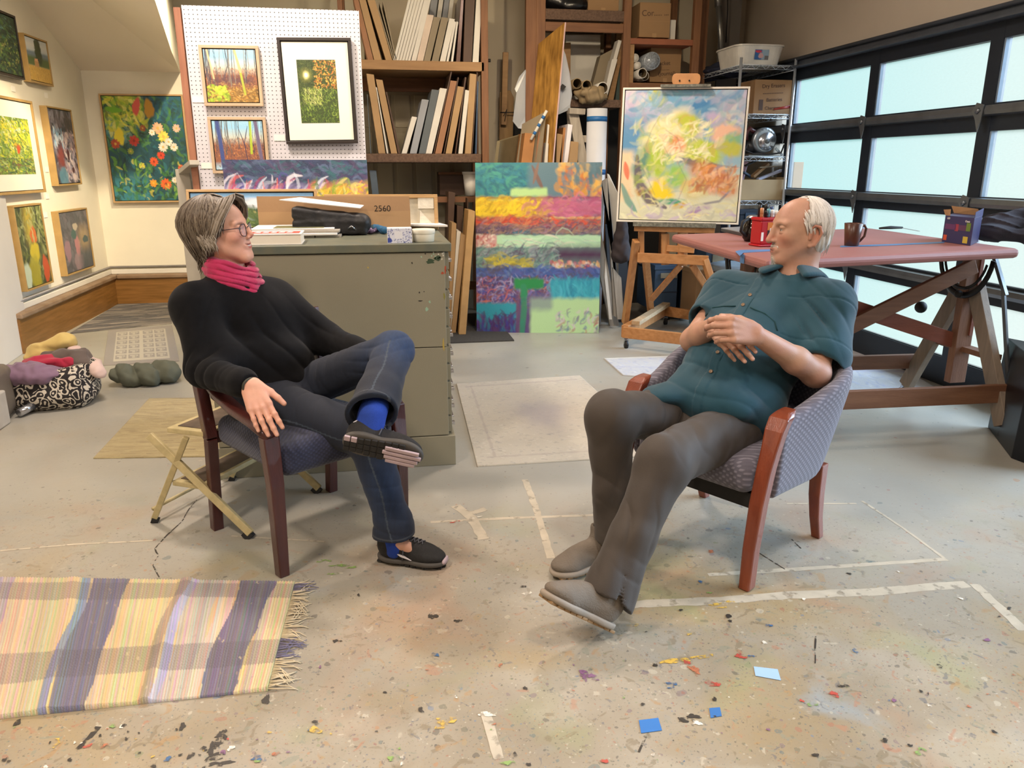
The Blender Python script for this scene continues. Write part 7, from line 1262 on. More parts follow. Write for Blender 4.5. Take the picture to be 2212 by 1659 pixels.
S.cap(HW.w(-.02, 0, -.05), neck+V3(0, 0, .0), .052, .056, .03); S.cap(neck, pel, .07, .09, .05, (Lw, 1.35)); S.cap(rsh, lsh, .045, .045, .04)
S.chain([rsh, relb, rwr], [.042, .036, .024], .02); S.chain([lsh, lelb, lwr], [.042, .036, .024], .02)
S.chain([rhip, rkn, rank_], [.07, .05, .034], .03); S.chain([lhip, lkn, lank], [.07, .05, .034], .03)
rt = V3(.10, 2.58, .05); S.cap(rank_, rt, .030, .022, .02)
lheel, ltoe = np.array(PY(752, 940, 2.46)), np.array(PY(900, 975, 2.42)); S.cap(lank, (lheel+ltoe)/2+V3(-.02, .03, .02), .028, .022, .02)
tips = []; hd = nrm(np.array(PY(590, 946, 2.545))-rwr)
hn = nrm(V3(-.1, -.85, .5)); hand(S, rwr, hd, hn, V3(.9, .1, .1), [(.06, .18, .14), (.04, .18, .14), (.08, .22, .14), (.1, .2, .14)], 1.1, .08, (.5, .45), .0035, tips)
hand(S, lwr, nrm(V3(.5, -.6, -.35)), V3(.3, -.2, .9), V3(-.8, -.5, 0), [(.4, .5, .3)]*4, .97, .05)
o = softobj('body', S, .0026, SKIN, wo, None, skincol('#cf9c85', [HW], tips, False))
# jeans
DEN = vmat('denim', .85, .15, 500., sheen=.05)
S = Soft(); S.ell(pel+V3(0, 0, .02)-Fw*.02, (.155, .13, .12), TF, .04); S.cap(rhip, rkn, .104, .076, .05); S.ell(rhip+V3(-.02, .0, -.0), (.11, .11, .10), None, .04); S.cap(rkn, rank_+V3(0, 0, .07), .072, .066, .03); S.cap(rank_+V3(0, 0, .07), rank_+V3(0, 0, -.01), .066, .082, .03)
S.cap(rank_+V3(0, 0, -.05), rank_+V3(0, 0, .03), .07, .05, .003, None, True); S.planeat(rank_+V3(0, 0, .02), (0, 0, -1), .12)
S.cap(lhip, lkn, .088, .075, .05); ld = nrm(lank-lkn); S.cap(lkn, lkn+(lank-lkn)*.75, .074, .075, .03); S.cap(lkn+(lank-lkn)*.75, lank+ld*.02, .075, .088, .03)
S.cap(lank+ld*.05, lank-ld*.05, .080, .062, .003, None, True); S.planeat(lank+ld*.005, nrm(ld+V3(.3, 0, 0)), .13)
d1, d2, d3, d4 = Dist(rhip, rkn), Dist(lhip, lkn), Dist(rkn, rank_), Dist(lkn, lank)
def dj(X):
    a = .014*near(X, lhip+V3(.1, -.08, .05), .15)*fold(X, (.75, -.55, .3), 42, 1)+.009*near(X, rank_+V3(0, 0, .1), .14)*fold(X, (.1, .1, 1), 34, 2)+.010*near(X, lkn+V3(0, -.03, -.06), .12)*fold(X, (0, .3, 1), 40, 3)+.010*near(X, rhip+V3(.08, -.06, .05), .13)*fold(X, (.6, -.5, .5), 40, 8)
    return .004*wob(X, 20, 4)-a
def cj(V):
    C = np.tile(np.array(lin('#0f1726')), (len(V), 1)); f = .5+.5*wob(V, 18, 6); hi = np.maximum(near(V, lkn+V3(.03, -.05, .02), .14), .7*near(V, (rkn+rank_)/2, .14)); C += (np.clip(hi*.8, 0, 1)*(.6+.4*f))[:, None]*(np.array(lin('#203a60'))-C)  # highlights on raised knee and shin painted into the denim colour
    C *= (1+.12*wob(V, 300, 7)*1.)[:, None]
    for h, q, n in ((rank_+V3(0, 0, .02), V3(0, 0, 1), 0), (lank, -ld, 0)):
        t = (V-h)@q; m = (np.linalg.norm(V-h, axis=1) < .14) & (np.abs(t-.012) < .002); C[m] = lin('#3c4148')
    # side seams
    for D_, sd in ((d1, V3(-.5, -.7, .0)), (d3, V3(0, -1, 0)), (d4, V3(-.2, -1, 0)), (d2, V3(.2, -.6, -.7))):
        ax = nrm(D_.b-D_.a); sd = nrm(sd-ax*(sd@ax)); ot = np.cross(ax, sd); r, t = D_(V); m = (np.abs((V-D_.a)@ot-.004*np.sin(t*9)) < .0027) & ((V-D_.a)@sd > .02) & (t > .12) & (t < .97) & (r < .11); C[m] = lin('#36404c')
    return np.clip(C, 0, 1)
softobj('jeans', S, .0042, DEN, wo, dj, cj)
MB().ball(tofv(rhip+V3(-.085, -.055, .03)), .006).build('rivet', mat('copper', '#a06a3a', .3, .9), wo) if False else None
# sweater
SW = mat('black_knit', '#08080a', .95, 0, .15, 40, .12, 500, sheen=.04, col2='#0d0d10', spec=.2)
S = Soft()
S.chain([rsh-Uw*.01, relb+V3(-.01, 0, 0)], [.078, .062], .05); S.cap(relb+V3(-.01, 0, 0), rwr-nrm(rwr-relb)*.045, .064, .05, .03); S.cap(rwr-nrm(rwr-relb)*.05, rwr-nrm(rwr-relb)*.0, .044, .036, .012)
S.chain([lsh-Uw*.01, lelb], [.078, .062], .05); S.cap(lelb, lwr, .062, .05, .03); S.planeat(rwr-nrm(rwr-relb)*.004, nrm(rwr-relb), .08); S.planeat(lwr, nrm(lwr-lelb), .08)
S.ell(pel+Uw*.12+Fw*.02, (.17, .14, .13), TF, .05); S.ell(pel+Uw*.31+Fw*.01, (.175, .125, .17), TF, .06); S.cap(rsh-Uw*.03, lsh-Uw*.03, .078, .075, .05); S.cap(neck-Uw*.05, neck-Uw*.01, .095, .075, .05)
for q_ in (rsh, lsh): S.cap(q_-Uw*.012, neck-Uw*.02, .068, .062, .05)
S.cap(neck+Uw*.02, neck+Uw*.09, .058, .064, .006, None, True)
S.ell(pel+Uw*.02+Fw*.06, (.14, .075, .045), TF, .05); S.cap(relb+V3(.06, .03, .02), pel+Uw*.13-Lw*.05, .06, .12, .05); S.cap(rsh-Uw*.08, relb+V3(.07, .03, .03), .07, .06, .05)
da, db, dt = Dist(rsh, relb), Dist(relb, rwr), Dist(pel, neck)
def ds(X):
    return .006*wob(X, 12, 1)-.014*near(X, relb+V3(.03, 0, .03), .12)*fold(X, nrm(relb-rwr), 38, 2)-.012*near(X, lelb, .13)*fold(X, (.5, -.3, .6), 36, 3)-.014*near(X, pel+Uw*.14+Fw*.1, .2)*fold(X, (.75, .5, .7), 22, 4)-.010*near(X, rsh-Uw*.1+Fw*.08, .14)*fold(X, (.8, .3, -.4), 28, 5)-.008*near(X, rwr-nrm(rwr-relb)*.08, .06)*fold(X, nrm(rwr-relb), 60, 6)
softobj('sweater', S, .0045, SW, wo, ds)
# scarf
S = Soft(); c0 = neck+V3(.018, -.01, .040)
for j, (dz, rx, ry, r, tl) in enumerate([(.040, .070, .068, .014, .10), (.024, .080, .076, .018, .13), (.004, .092, .083, .020, .18), (-.018, .100, .088, .017, .22)]):
    pr = None
    for k in range(33):
        a = 2*pi*k/32; p = c0+V3(rx*cos(a), ry*sin(a), dz-.055*tl/.2*cos(a+.4)+.006*sin(3*a+j*2)); 
        if pr is not None: S.cap(pr, p, r, r, .009)
        pr = p
kn = c0+V3(.075, -.062, -.062); S.cap(kn+V3(.0, .03, .03), kn, .022, .02, .015); S.cap(kn, kn+V3(-.045, -.0, -.004), .016, .012, .01); S.cap(kn, kn+V3(.02, .01, -.012), .016, .01, .01)
softobj('scarf', S, .003, mat('pink_scarf', '#a5174a', .85, 0, .1, 20, .2, 250, sheen=.3), wo, lambda X: -.006*fold(X, (.25, .1, 1), 95, 3, 1.4, 1.2, 14)+.002*wob(X, 60, 2))
# hair
def tube_hair(name, locks, mats, par):
    b = MB()
    for pts, r, i in locks: b.tube(pts, [r*.5, r, r*.95, r*.8, r*.5, r*.12][:len(pts)] if len(pts) <= 6 else [r*(1-.85*abs(2*k/(len(pts)-1)-.9)**2*.8) for k in range(len(pts))], 5, i, flat=.55, up=(1, .2, .3))
    return b.build(name, mats, par)
HM = [mat('hair_ash', '#564838', .5, 0, .25, 90, .3, 300, (1, 1, .3), sheen=.2), mat('hair_grey', '#766a5a', .5, 0, .2, 90, .3, 300, (1, 1, .3)), mat('hair_light', '#978d80', .5, 0, .15, 90, .3, 300, (1, 1, .3)), mat('hair_brown', '#423425', .5, 0, .2, 90)]
h = HW; S = Soft(); c = h.sc
def hull(az, th, R=(.130, .101), u0=.03, ut=.108, end=.62, drop=.15):
    """point of the hair shape: az 0 front .. pi back, th 0 crown .. 1 widest .. 1.6 ends"""
    r = sqrt((R[0]*cos(az))**2+(R[1]*sin(az))**2)
    if cos(az) > 0: r = sqrt((.098*cos(az))**2+(R[1]*sin(az))**2)
    if th <= 1: k, u = sin(th*pi/2), u0+ut*cos(th*pi/2)
    else: q = (th-1)/.6; k, u = 1-(1-end)*q**1.5, u0-drop*q
    return (-.022+r*k*cos(az), r*k*sin(az), u)
S.ell(h.w(-.022, 0, .03), V3(.106, .088, .10)*c, h.R, .03); S.ell(h.w(-.05, 0, -.04), V3(.07, .078, .07)*c, h.R, .04)
S.ell(h.w(.115, 0, .0), V3(.078, .1, .098)*c, h.R, .015, True); S.ell(h.w(.06, 0, -.08), V3(.075, .12, .06)*c, h.R, .015, True)
softobj('hair', S, .004, HM[0], wo, lambda X: -.005*fold(X, h.f, 90, 4, 2.2, 1.2, 25))
rs = random.Random(21); LK = []
for k in range(950):
    sd = rs.choice([-1, 1]); az = rs.uniform(1.05, pi); t0 = rs.uniform(.02, .55); t1 = min(1.62, t0+rs.uniform(.6, 1.1)); mx_ = 1.22 if az < 1.5 else (1.35 if az < 1.9 else 1.62); t1 = min(t1, mx_*rs.uniform(.9, 1))
    sw = rs.uniform(-.25, .25); wv = rs.uniform(0, 6); am = rs.uniform(.04, .09); o_ = rs.uniform(-.004, .008); pts = []
    for j in range(8):
        t = t0+(t1-t0)*j/7; a = az+sw*j/7+am*sin(wv+t*5)-(.25*(1-j/7) if az < 1.6 else 0); f_, s_, u_ = hull(min(a, 2*pi-a) if a > pi else a, t); g = 1+o_*9*sin(pi*j/7)*.6
        if a > pi: s_ = -s_
        pts.append(Vector(h.w((f_+.022)*g-.022, sd*s_*g, u_)))
    LK.append((pts, rs.uniform(.0028, .0055), 2 if az < 1.35 and rs.random() < .5 else rs.choice([0, 0, 1, 1, 3])))
for k in range(260):      # swept from the parting over the temples
    sd = rs.choice([-1, 1]); a = rs.random(); ff = .01-.05*a; P = [(.068+ff*.6, sd*.008, .128-.01*a), (.078+ff, sd*.045, .116), (.066+ff, sd*.078, .082), (.040+ff, sd*.094, .04), (.018+ff, sd*.098, .0), (.002+ff, sd*.096, -.035)]
    if sd > 0 and rs.random() < .45: P = [(.066, .004, .124), (.084, .034, .106), (.088, .056, .076), (.078, .071, .04), (.052, .081, .0)]
    w1, w2 = rs.uniform(-.006, .006), rs.uniform(-.004, .004); P = P[:rs.choice([4, 5, 6, 6])]
    LK.append(([Vector(h.w(p[0]+w1*1.3, p[1]+w2, p[2]+w1*.6)) for p in P], rs.uniform(.002, .004), rs.choice([0, 1, 1, 2, 2])))
for k in range(130):      # pale curls over the ear
    sd = rs.choice([-1, -1, 1]); f0 = rs.uniform(-.055, .0); u0 = rs.uniform(-.03, .01); L = rs.uniform(.04, .065); wv = rs.uniform(0, 6)
    LK.append(([Vector(h.w(f0+.020*sin(t*2.6)-.004*t+.003*sin(wv+t*7), sd*(.093+.010*sin(pi*t)-.008*t), u0-L*t)) for t in [j/5 for j in range(6)]], rs.uniform(.003, .005), rs.choice([1, 2, 2])))
for k in range(130):      # nape
    a = rs.uniform(-1.25, 1.25); u0 = rs.uniform(-.09, -.05); L = rs.uniform(.04, .07); wv = rs.uniform(0, 6)
    LK.append(([Vector(h.w(-.022-(.088-.02*t+.02*t*t)*cos(a)+.005*sin(wv+t*6), .078*sin(a)*(1-.2*t), u0-L*t)) for t in [j/5 for j in range(6)]], rs.uniform(.004, .006), rs.choice([0, 3, 0, 1])))
tube_hair('hair_locks', LK, HM, wo)
# glasses
GL = mat('tortoise_frame', '#2b2230', .25, .1); gp = thing('glasses', None, None); del_ = gp
bpy.data.objects.remove(gp); g = MB()
for sd in (-1, 1):
    g.tube([Vector(h.w(.104-.0035*abs(cos(a))*1.2-(.006 if sd*cos(a) > .3 else 0), sd*.033+.0235*cos(a), -.002+.0225*sin(a))) for a in [2*pi*k/20 for k in range(20)]], .0016, 6, closed=True)
    g.tube([Vector(h.w(.098, sd*.054, .008)), Vector(h.w(.06, sd*.073, .008)), Vector(h.w(.0, sd*.083, .006)), Vector(h.w(-.02, sd*.084, -.008))], .0016, 6)
g.tube([Vector(h.w(.106, -.0125, .006)), Vector(h.w(.108, 0, .009)), Vector(h.w(.106, .0125, .006))], .0016, 6); go = g.build('glasses', GL, wo)
lm = bpy.data.materials.new('lens_glass'); lm.use_nodes = True; p = lm.node_tree.nodes['Principled BSDF']; p.inputs['Alpha'].default_value = .22; p.inputs['Roughness'].default_value = .05; p.inputs['Base Color'].default_value = (.75, .72, .9, 1)
for sd in (-1, 1): MB().add([Vector(h.w(.102-.003*abs(cos(a)), sd*.033+.0225*cos(a), -.002+.0215*sin(a))) for a in [2*pi*k/20 for k in range(20)]], [tuple(range(20))]).build('lens', lm, go)
# wrist bands
rd = nrm(rwr-relb); b1 = Vector(rwr+rd*.004); xx = Vector(np.cross(rd, V3(0, 0, 1))).normalized(); yy = Vector(rd).cross(xx)
for off_, r, nm, m in ((0, .029, 'watch_strap', mat('dark_olive_band', '#2f2f22', .6)), (-.014, .032, 'bracelet', mat('black_beads', '#151418', .2, .5))): MB().tube([b1+Vector(rd)*off_+xx*r*1.1*cos(a)+yy*r*.85*sin(a) for a in [2*pi*k/24 for k in range(24)]], .0045, 8, closed=True).build(nm, m, wo)
# shoes
SHB = mat('black_mesh_shoe', '#1b1a1a', .75, 0, .25, 120, .4, 400); SOL = mat('grey_midsole', '#4a4641', .7, 0, .1, 30); LAV = mat('lavender_rubber', '#b39fa4', .6, 0, .08, 20); OUT = mat('black_outsole', '#201f1e', .8); LACE = mat('grey_lace', '#4a4a50', .8); SOCK = mat('blue_sock', '#1d3f9a', .9, 0, .1, 200, .3, 500); WHT_ = mat('logo_white', '#d8d4d8', .5)
def shoe(name, heel, toe, up, L, mats, par, sand=False):
    """heel and toe of the sole, up away from the sole"""
    heel = np.array(heel); toe = np.array(toe); f = nrm(toe-heel); u = nrm(np.array(up)-f*(np.array(up)@f)); l = np.cross(u, f); R = np.array([f, l, u]); W = lambda a, b, c: heel+L*(a*f+b*l+c*u)
    S = Soft(); S.ell(W(.2, 0, .2), V3(.17, .135, .17)*L, R, .03); S.ell(W(.48, 0, .17), V3(.3, .145, .17)*L, R, .05); S.ell(W(.76, .01, .12), V3(.22, .165, .10)*L, R, .04); S.cap(W(.2, 0, .25), W(.24, 0, .44), .155*L, .165*L, .03)
    S.cap(W(.24, 0, .46), W(.24, 0, .60), .13*L, .14*L, .006, None, True); S.plane(W(.2, 0, .06), -u); S.planeat(W(.17, 0, .45), nrm(u-f*.25), .22*L)
    t = softobj(name, S, .0035, mats[0], par, lambda X: .0015*wob(X, 60, 3)); SU = S
    S = Soft(); S.ell(W(.2, 0, .055), V3(.2, .15, .09)*L, R, .03); S.ell(W(.5, -.0, .05), V3(.35, .145, .075)*L, R, .05); S.ell(W(.76, .01, .05), V3(.24, .18, .075)*L, R, .04); S.plane(W(.5, 0, .085), u, .006); S.plane(W(.5, 0, .012), -u, .006)
    softobj('midsole', S, .0035, mats[1], t); o = MB()
    fo = []
    for k in range(11):
        a = .06+k*.083; w = .10+.055*sin(min(1, max(0, (a-.1)/.7))*pi*.55) if a > .3 else .115; w = min(w, .165*(1-max(0, a-.82)*2.8))
        for sd in (-1, 0, 1):
            wd = w*.42; c = sd*w*.68; z0 = -.008; i = 1 if ((a > .52 and sd != -1) or a > .8 or (a < .2 and sd == -1)) else 0
            if sand: i = 0
            if i == 1 and a > .45: continue
            V = [W(a-.036, c-wd*.75, .02), W(a+.036, c-wd*.75, .02), W(a+.036, c+wd*.75, .02), W(a-.036, c+wd*.75, .02)]; o.prism([Vector(v) for v in V], Vector(-u*L*.032), i)
    if not sand:
        for c_ in (-.066, .0, .066, .125): o.add([v for a in (.50+abs(c_)*.4, .6, .7, .8, .9, .975-abs(c_)*.5) for v in (Vector(W(a, c_-.027+.02*(a-.7), .0)), Vector(W(a, c_+.027+.02*(a-.7), .0)), Vector(W(a, c_+.024+.02*(a-.7), -.03)), Vector(W(a, c_-.024+.02*(a-.7), -.03)))], [(4*k+j, 4*k+(j+1) % 4, 4*k+4+(j+1) % 4, 4*k+4+j) for k in range(5) for j in range(4)]+[(3, 2, 1, 0), (20, 21, 22, 23)], 1)
    o.build('outsole', [mats[2], mats[3]], t, bevel=.002)
    def top(a, b, e=.012):
        p = W(a, b, .6); q = np.linspace(0, .6*L, 120); X = p-q[:, None]*u; i = np.argmax(SU.ev(X, SU.P) < 0); return Vector(X[i]+u*e*L)
    W.__dict__['top'] = top
    return t, W, f, l, u
def laces(t, W, L):
    b = MB(); T = W.top
    for k in range(5):
        a = .40+.055*k; w = .075-.005*k
        for sg in (1, -1): b.tube([T(a, -w*sg), T(a+.02, -w*.5*sg), T(a+.032, 0, .018), T(a+.045, w*.5*sg), T(a+.055, w*sg)], .0024, 6)
    for sg in (1, -1): b.tube([T(.385, 0, .02), T(.36, .04*sg, .05), T(.37, .09*sg, .03), T(.42, .12*sg, .02), T(.46, .13*sg, .02)], .0026, 6); b.tube([T(.385, 0, .02), T(.40, .05*sg, .06), T(.45, .07*sg, .05), T(.40, .03*sg, .03)], .0026, 6)
    b.tube([T(.42, -.12, .02), Vector(W(.43, -.155, .2)), Vector(W(.42, -.165, .08))], .0024, 6)
    return b.build('laces', LACE, t)
h0, t0 = np.array(FL(818, 1207)), np.array(FL(966, 1226)); h0[2] = t0[2] = .008
t, W, f, l, u = shoe('shoe', h0, t0, (0, 0, 1), .272, [SHB, SOL, OUT, OUT], wo); laces(t, W, .272)
MB().prism([Vector(W(a, -.158+.02*abs(a-.4), z)) for a, z in ((.27, .22), (.40, .14), (.55, .10), (.45, .155), (.36, .175))], Vector(-l*.004)).build('side_mark', WHT_, t)
MB().prism([Vector(W(.33, .0, .335)), Vector(W(.36, -.03, .33)), Vector(W(.37, .01, .325))], Vector(u*.004)).build('tongue_tag', WHT_, t)
S = Soft(); S.ell(W(.97, .01, .075), V3(.035, .1, .05)*.272, np.array([f, l, u]), .01); softobj('toe_cap', S, .003, LAV, t)
S = Soft(); S.cap(rank_+V3(0, 0, .03), rank_+V3(.0, -.0, -.04), .040, .036, .02); softobj('sock', S, .004, SOCK, wo)
su = nrm(V3(.05, .62, .78)); h1, t1 = np.array(PY(738, 955, 2.44)), np.array(PY(914, 992, 2.40)); su = nrm(V3(.12, .93, .36))
t, W, f, l, u = shoe('shoe', h1, t1, su, .272, [SHB, SOL, OUT, LAV], wo); laces(t, W, .272)
textobj('lettering', 'ALTRA', frameM(W(.22, -.150, .23), f*1.+u*-.2, u+f*.2), .026, WHT_, t, .001)
S = Soft(); S.cap(lank-ld*.04, W(.24, 0, .26), .047, .045, .02); S.cap(lank, W(.35, 0, .2), .044, .03, .02); softobj('sock', S, .004, SOCK, wo)

# ---------------- the man ----------------
mo = thing('person', 'seated white haired man in teal short sleeved shirt with folded hands', 'person')
lhip, rhip = V3(1.285, 2.545, .49), V3(1.19, 2.70, .49); pel = (lhip+rhip)/2+V3(.02, .01, .01)
lkn, lank = np.array(PY(1432, 1000, 2.25)), np.array(PY(1318, 1275, 2.08)); rkn, rank_ = V3(.785, 2.49, .575), V3(.80, 2.44, .12)
lsh, rsh = V3(1.70, 2.68, .915), V3(1.425, 2.985, .915); neck = np.array(PY(1715, 612, 2.86))
lelb, lwr = np.array(PY(1762, 806, 2.50)), np.array(PY(1632, 722, 2.45)); relb, rwr = np.array(PY(1497, 735, 2.82)), np.array(PY(1545, 702, 2.62))
HM_ = Head(PY(1729, 495, 2.86), (-.985, .10, -.04), (-.02, .0, 1), 1.09)
TF = frame_from(lsh-rsh, neck-pel); Lm, Fm, Um = TF
S = Soft(); build_head(S, HM_, True)
S.cap(HM_.w(-.030, 0, -.05), neck+V3(.01, .0, -.01), .060, .064, .03); S.ell(HM_.w(.025, 0, -.105), V3(.045, .04, .028), HM_.R, .04); S.cap(neck, pel, .07, .08, .05, (Lm, 1.3)); S.cap(rsh, lsh, .05, .05, .04)
fa = nrm(lwr-lelb); S.cap(lsh, lelb, .055, .046, .02); S.ell(lelb, (.05, .05, .05), None, .02); S.cap(lelb, lelb+fa*.11, .048, .050, .02); S.cap(lelb+fa*.11, lwr, .047, .031, .02)
fb_ = nrm(rwr-relb); S.cap(rsh, relb, .055, .046, .02); S.cap(relb, relb+fb_*.09, .048, .047, .02); S.cap(relb+fb_*.09, rwr, .046, .031, .02)
S.chain([rhip, rkn, rank_], [.075, .055, .038], .03); S.chain([lhip, lkn, lank], [.075, .055, .038], .03)
S.cap(rank_, rank_+V3(-.04, -.02, -.05), .034, .026, .02)
tips = []
kn_ = np.array(PY(1556, 706, 2.42)); hd = nrm(kn_-lwr)
hand(S, rwr+V3(.0, .0, 0), nrm(np.array(PY(1585, 742, 2.50))-rwr), V3(-.5, -.65, .45), V3(.3, .1, .8), [(.15, .3, .2), (.15, .3, .2), (.2, .3, .2), (.25, .3, .2)], 1.15, .03, (.3, .1), .0035, tips)
hand(S, lwr, hd, V3(-.2, -.88, .42), V3(-.1, .25, .95), [(.7, .85, .45), (.75, .85, .45), (.78, .85, .45), (.8, .8, .45)], 1.22, .03, (.25, .05), .0035, tips)
softobj('body', S, .0027, SKIN, mo, None, skincol('#b38973', [HM_], tips, True))
# trousers
TRO = mat('brown_trousers', '#322a23', .7, 0, .06, 6, .1, 500, sheen=.1, col2='#3a3128')
S = Soft(); S.ell(pel, (.175, .15, .13), TF, .05); lax = nrm(lank-lkn); rax = nrm(rank_-rkn); lsd = nrm(np.cross(lax, V3(0, 0, 1))); lfr = np.cross(lsd, lax); tsd = nrm(np.cross(nrm(lkn-lhip), V3(0, 0, 1)))
S.cap(lhip, lkn, .108, .088, .05); S.cap(lkn, lkn+(lank-lkn)*.6, .086, .078, .04); S.cap(lkn+(lank-lkn)*.6, lank+lax*.03, .078, .088, .03)
S.cap(rhip, rkn, .108, .088, .05); S.cap(rkn, rkn+(rank_-rkn)*.6, .086, .075, .04); S.cap(rkn+(rank_-rkn)*.6, rank_+rax*.03, .075, .08, .03)
S.planeat(lank+lax*.03, nrm(lax+V3(-.15, 0, 0)), .14); S.planeat(rank_+rax*.0, V3(0, 0, -1), .12)
S.cap(lank+lax*.06, lank-lax*.03, .078, .06, .003, None, True)
def dtt(X):
    return .006*wob(X, 13, 1)+.004*wob(X, 30, 11)-.013*near(X, lkn+V3(.08, .05, -.05), .12)*fold(X, nrm(lax*.8+lsd*.5), 26, 2)-.012*near(X, lank-lax*.16, .13)*fold(X, nrm(lsd*.8+lfr*.5+lax*.25), 26, 3)-.008*near(X, lank-lax*.12, .08)*fold(X, nrm(lax+lsd*.4), 30, 13)-.012*near(X, rank_+V3(0, 0, .12), .16)*fold(X, (.6, .4, .5), 28, 4)-.014*near(X, (rhip+rkn)/2+V3(.08, .03, 0), .15)*fold(X, (.6, .6, -.5), 22, 5)-.012*near(X, lhip+V3(-.1, -.04, .05), .15)*fold(X, nrm(tsd*.8+V3(.3, .2, .3)), 24, 6)-.006*fold(X, nrm(lsd+lfr*.4), 16, 7)
softobj('trousers', S, .0045, TRO, mo, dtt)
# shirt
SHT = mat('teal_shirt', '#0c3a49', .85, 0, .08, 5, .12, 500, sheen=.15, col2='#0f4252')
S = Soft()
ul, ur = nrm(lelb-lsh), nrm(relb-rsh)
el = lsh+ul*.245; S.cap(lsh, el+V3(.03, .02, 0), .09, .106, .05); S.cap(el+ul*.1+V3(.03, .02, 0), el+ul*.02+V3(.02, .02, 0), .083, .070, .004, None, True); S.planeat(el+ul*.04, nrm(ul+V3(-.35, -.25, .1)), .15)
er = rsh+ur*.17; S.cap(rsh, er, .09, .085, .05); S.cap(er+ur*.1, er-ur*.03, .08, .068, .004, None, True); S.planeat(er+ur*.02, ur, .14)
S.ell(pel+Um*.13+Fm*.06, (.185, .155, .15), TF, .06); S.ell(pel+Um*.27+Fm*.045, (.19, .15, .17), TF, .06); S.ell(pel+Um*.40+Fm*.015, (.195, .135, .15), TF, .06); S.cap(rsh-Um*.03, lsh-Um*.03, .085, .085, .06); S.cap(neck-Um*.07, neck-Um*.02, .105, .08, .05)
for q_ in (rsh, lsh): S.cap(q_-Um*.0, neck-Um*.03, .075, .075, .06)
S.cap(lsh-Um*.10-Lm*.02-Fm*.0, pel+Um*.28+Lm*.14, .078, .09, .04); S.ell(pel+Um*.0+Fm*.10, (.20, .13, .09), TF, .05); S.ell(pel-V3(0, 0, .02)+Fm*.17-Um*.02, (.17, .06, .055), TF, .04); S.cap(pel+Um*.30+Lm*.11, pel+Lm*.15+Um*.03, .10, .095, .06); S.ell(V3(1.03, 2.60, .615), (.10, .075, .03), None, .04); S.cap(pel+Fm*.12-Lm*.09+Um*.05, V3(1.06, 2.6, .60), .07, .04, .05)
S.cap(neck+Um*.0+Fm*.01, neck+Um*.12+Fm*.03, .076, .095, .006, None, True); S.cap(neck+Fm*.07-Um*.02, neck+Fm*.12+Um*.12, .045, .09, .006, None, True)
bell = pel+Um*.2+Fm*.15
def dsh(X):
    pl = (X-pel)@Lm; cen = (X-pel)@Fm > .02
    a = -.0035*((np.abs(pl+.0) < .018) & cen)          # button band
    for q_, u_, r_ in ((lsh, ul, .17), (rsh, ur, .15)):
        dq = (X-q_)@u_; rr_ = np.linalg.norm(X-q_, axis=1); a = a+.0045*np.exp(-((dq-.035)/.0035)**2)*(rr_ < r_)
    a = a+.0025*np.exp(-(((X-lsh)@ul-.215)/.003)**2)*(np.linalg.norm(X-lsh, axis=1) < .3)*(((X-pel)@Lm) > .16)
    return a*1.+.006*wob(X, 11, 1)+.003*wob(X, 34, 12)-.018*near(X, pel+Um*.10+Fm*.17, .17)*fold(X, nrm(Um*1.+Lm*.25), 24, 2)-.009*near(X, lsh+ul*.10+Fm*.06, .12)*fold(X, nrm(Lm*.8+Um*.6), 30, 3)-.018*near(X, lsh-Um*.12-Lm*.05+Fm*.05, .12)*fold(X, nrm(Lm+Um), 30, 4)-.012*near(X, rsh-Um*.1+Fm*.08, .13)*fold(X, nrm(Lm-Um*.7), 30, 5)-.010*near(X, pel+Fm*.14, .16)*fold(X, Lm, 34, 6)
softobj('shirt', S, .0045, SHT, mo, dsh)
# collar, seams, buttons
def on_surface(fn_S, p, d, r0=.3):
    """march from outside along -d until the shirt is met"""
    p = np.array(p); d = nrm(d); t = np.linspace(r0, -.05, 180); X = p+t[:, None]*d; v = S.ev(X, S.P)+dsh(X); i = np.argmax(v < 0); return X[max(0, i-1)]
BTN = mat('brown_button', '#7a6248', .35)
for k, uu in enumerate((.47, .405, .27, .155, .075)):
    q = on_surface(S, pel+Um*uu, Fm); MB().lathe([(.0005, 0), (.0065, 0), (.0075, .002), (.0065, .0035), (.004, .0022), (.0005, .0022)], 16, M=frameM(q+Fm*.001, Lm, Um)).build('button', BTN, mo)
SEAM = mat('shirt_seam', '#0e3b42', .9)
def seam(pts, nm, r=.0022):
    P = [Vector(on_surface(S, pel+Um*b+Lm*a, Fm)) for a, b in pts]; MB().tube(P, r, 6).build(nm, SEAM, mo)
seam([(.15, .33), (.13, .365), (.09, .385), (.05, .392), (.03, .40)], 'pocket_flap_seam', .003); seam([(-.15, .36), (-.12, .385), (-.08, .40), (-.03, .40)], 'pocket_flap_seam', .003); seam([(.019, .46-.02*k) for k in range(18)], 'placket_seam', .0012)
S2 = Soft()
for sd in (-1, 1):
    pv = None
    for k in range(31):
        a = k/30; ang = sd*(pi*(1-a)+.36*a); dv = Fm*cos(ang)+Lm*sin(ang); top = neck+dv*(.080+.010*a)+Um*(.088-.046*a); bot = neck+dv*(.110+.035*a)+Um*(.048-.058*a)-Um*.045*max(0, a-.75)*4+Lm*sd*.03*max(0, a-.75)*4; top = top-Um*.03*max(0, a-.5)*2+Fm*.012*max(0, a-.5)*2
        if pv is not None:
            for t_ in np.linspace(0, 1, 12): S2.cap(pv[0]+(pv[1]-pv[0])*t_, top+(bot-top)*t_, .0055, .0055, .01)
        pv = (top, bot)
softobj('collar', S2, .0035, SHT, mo)
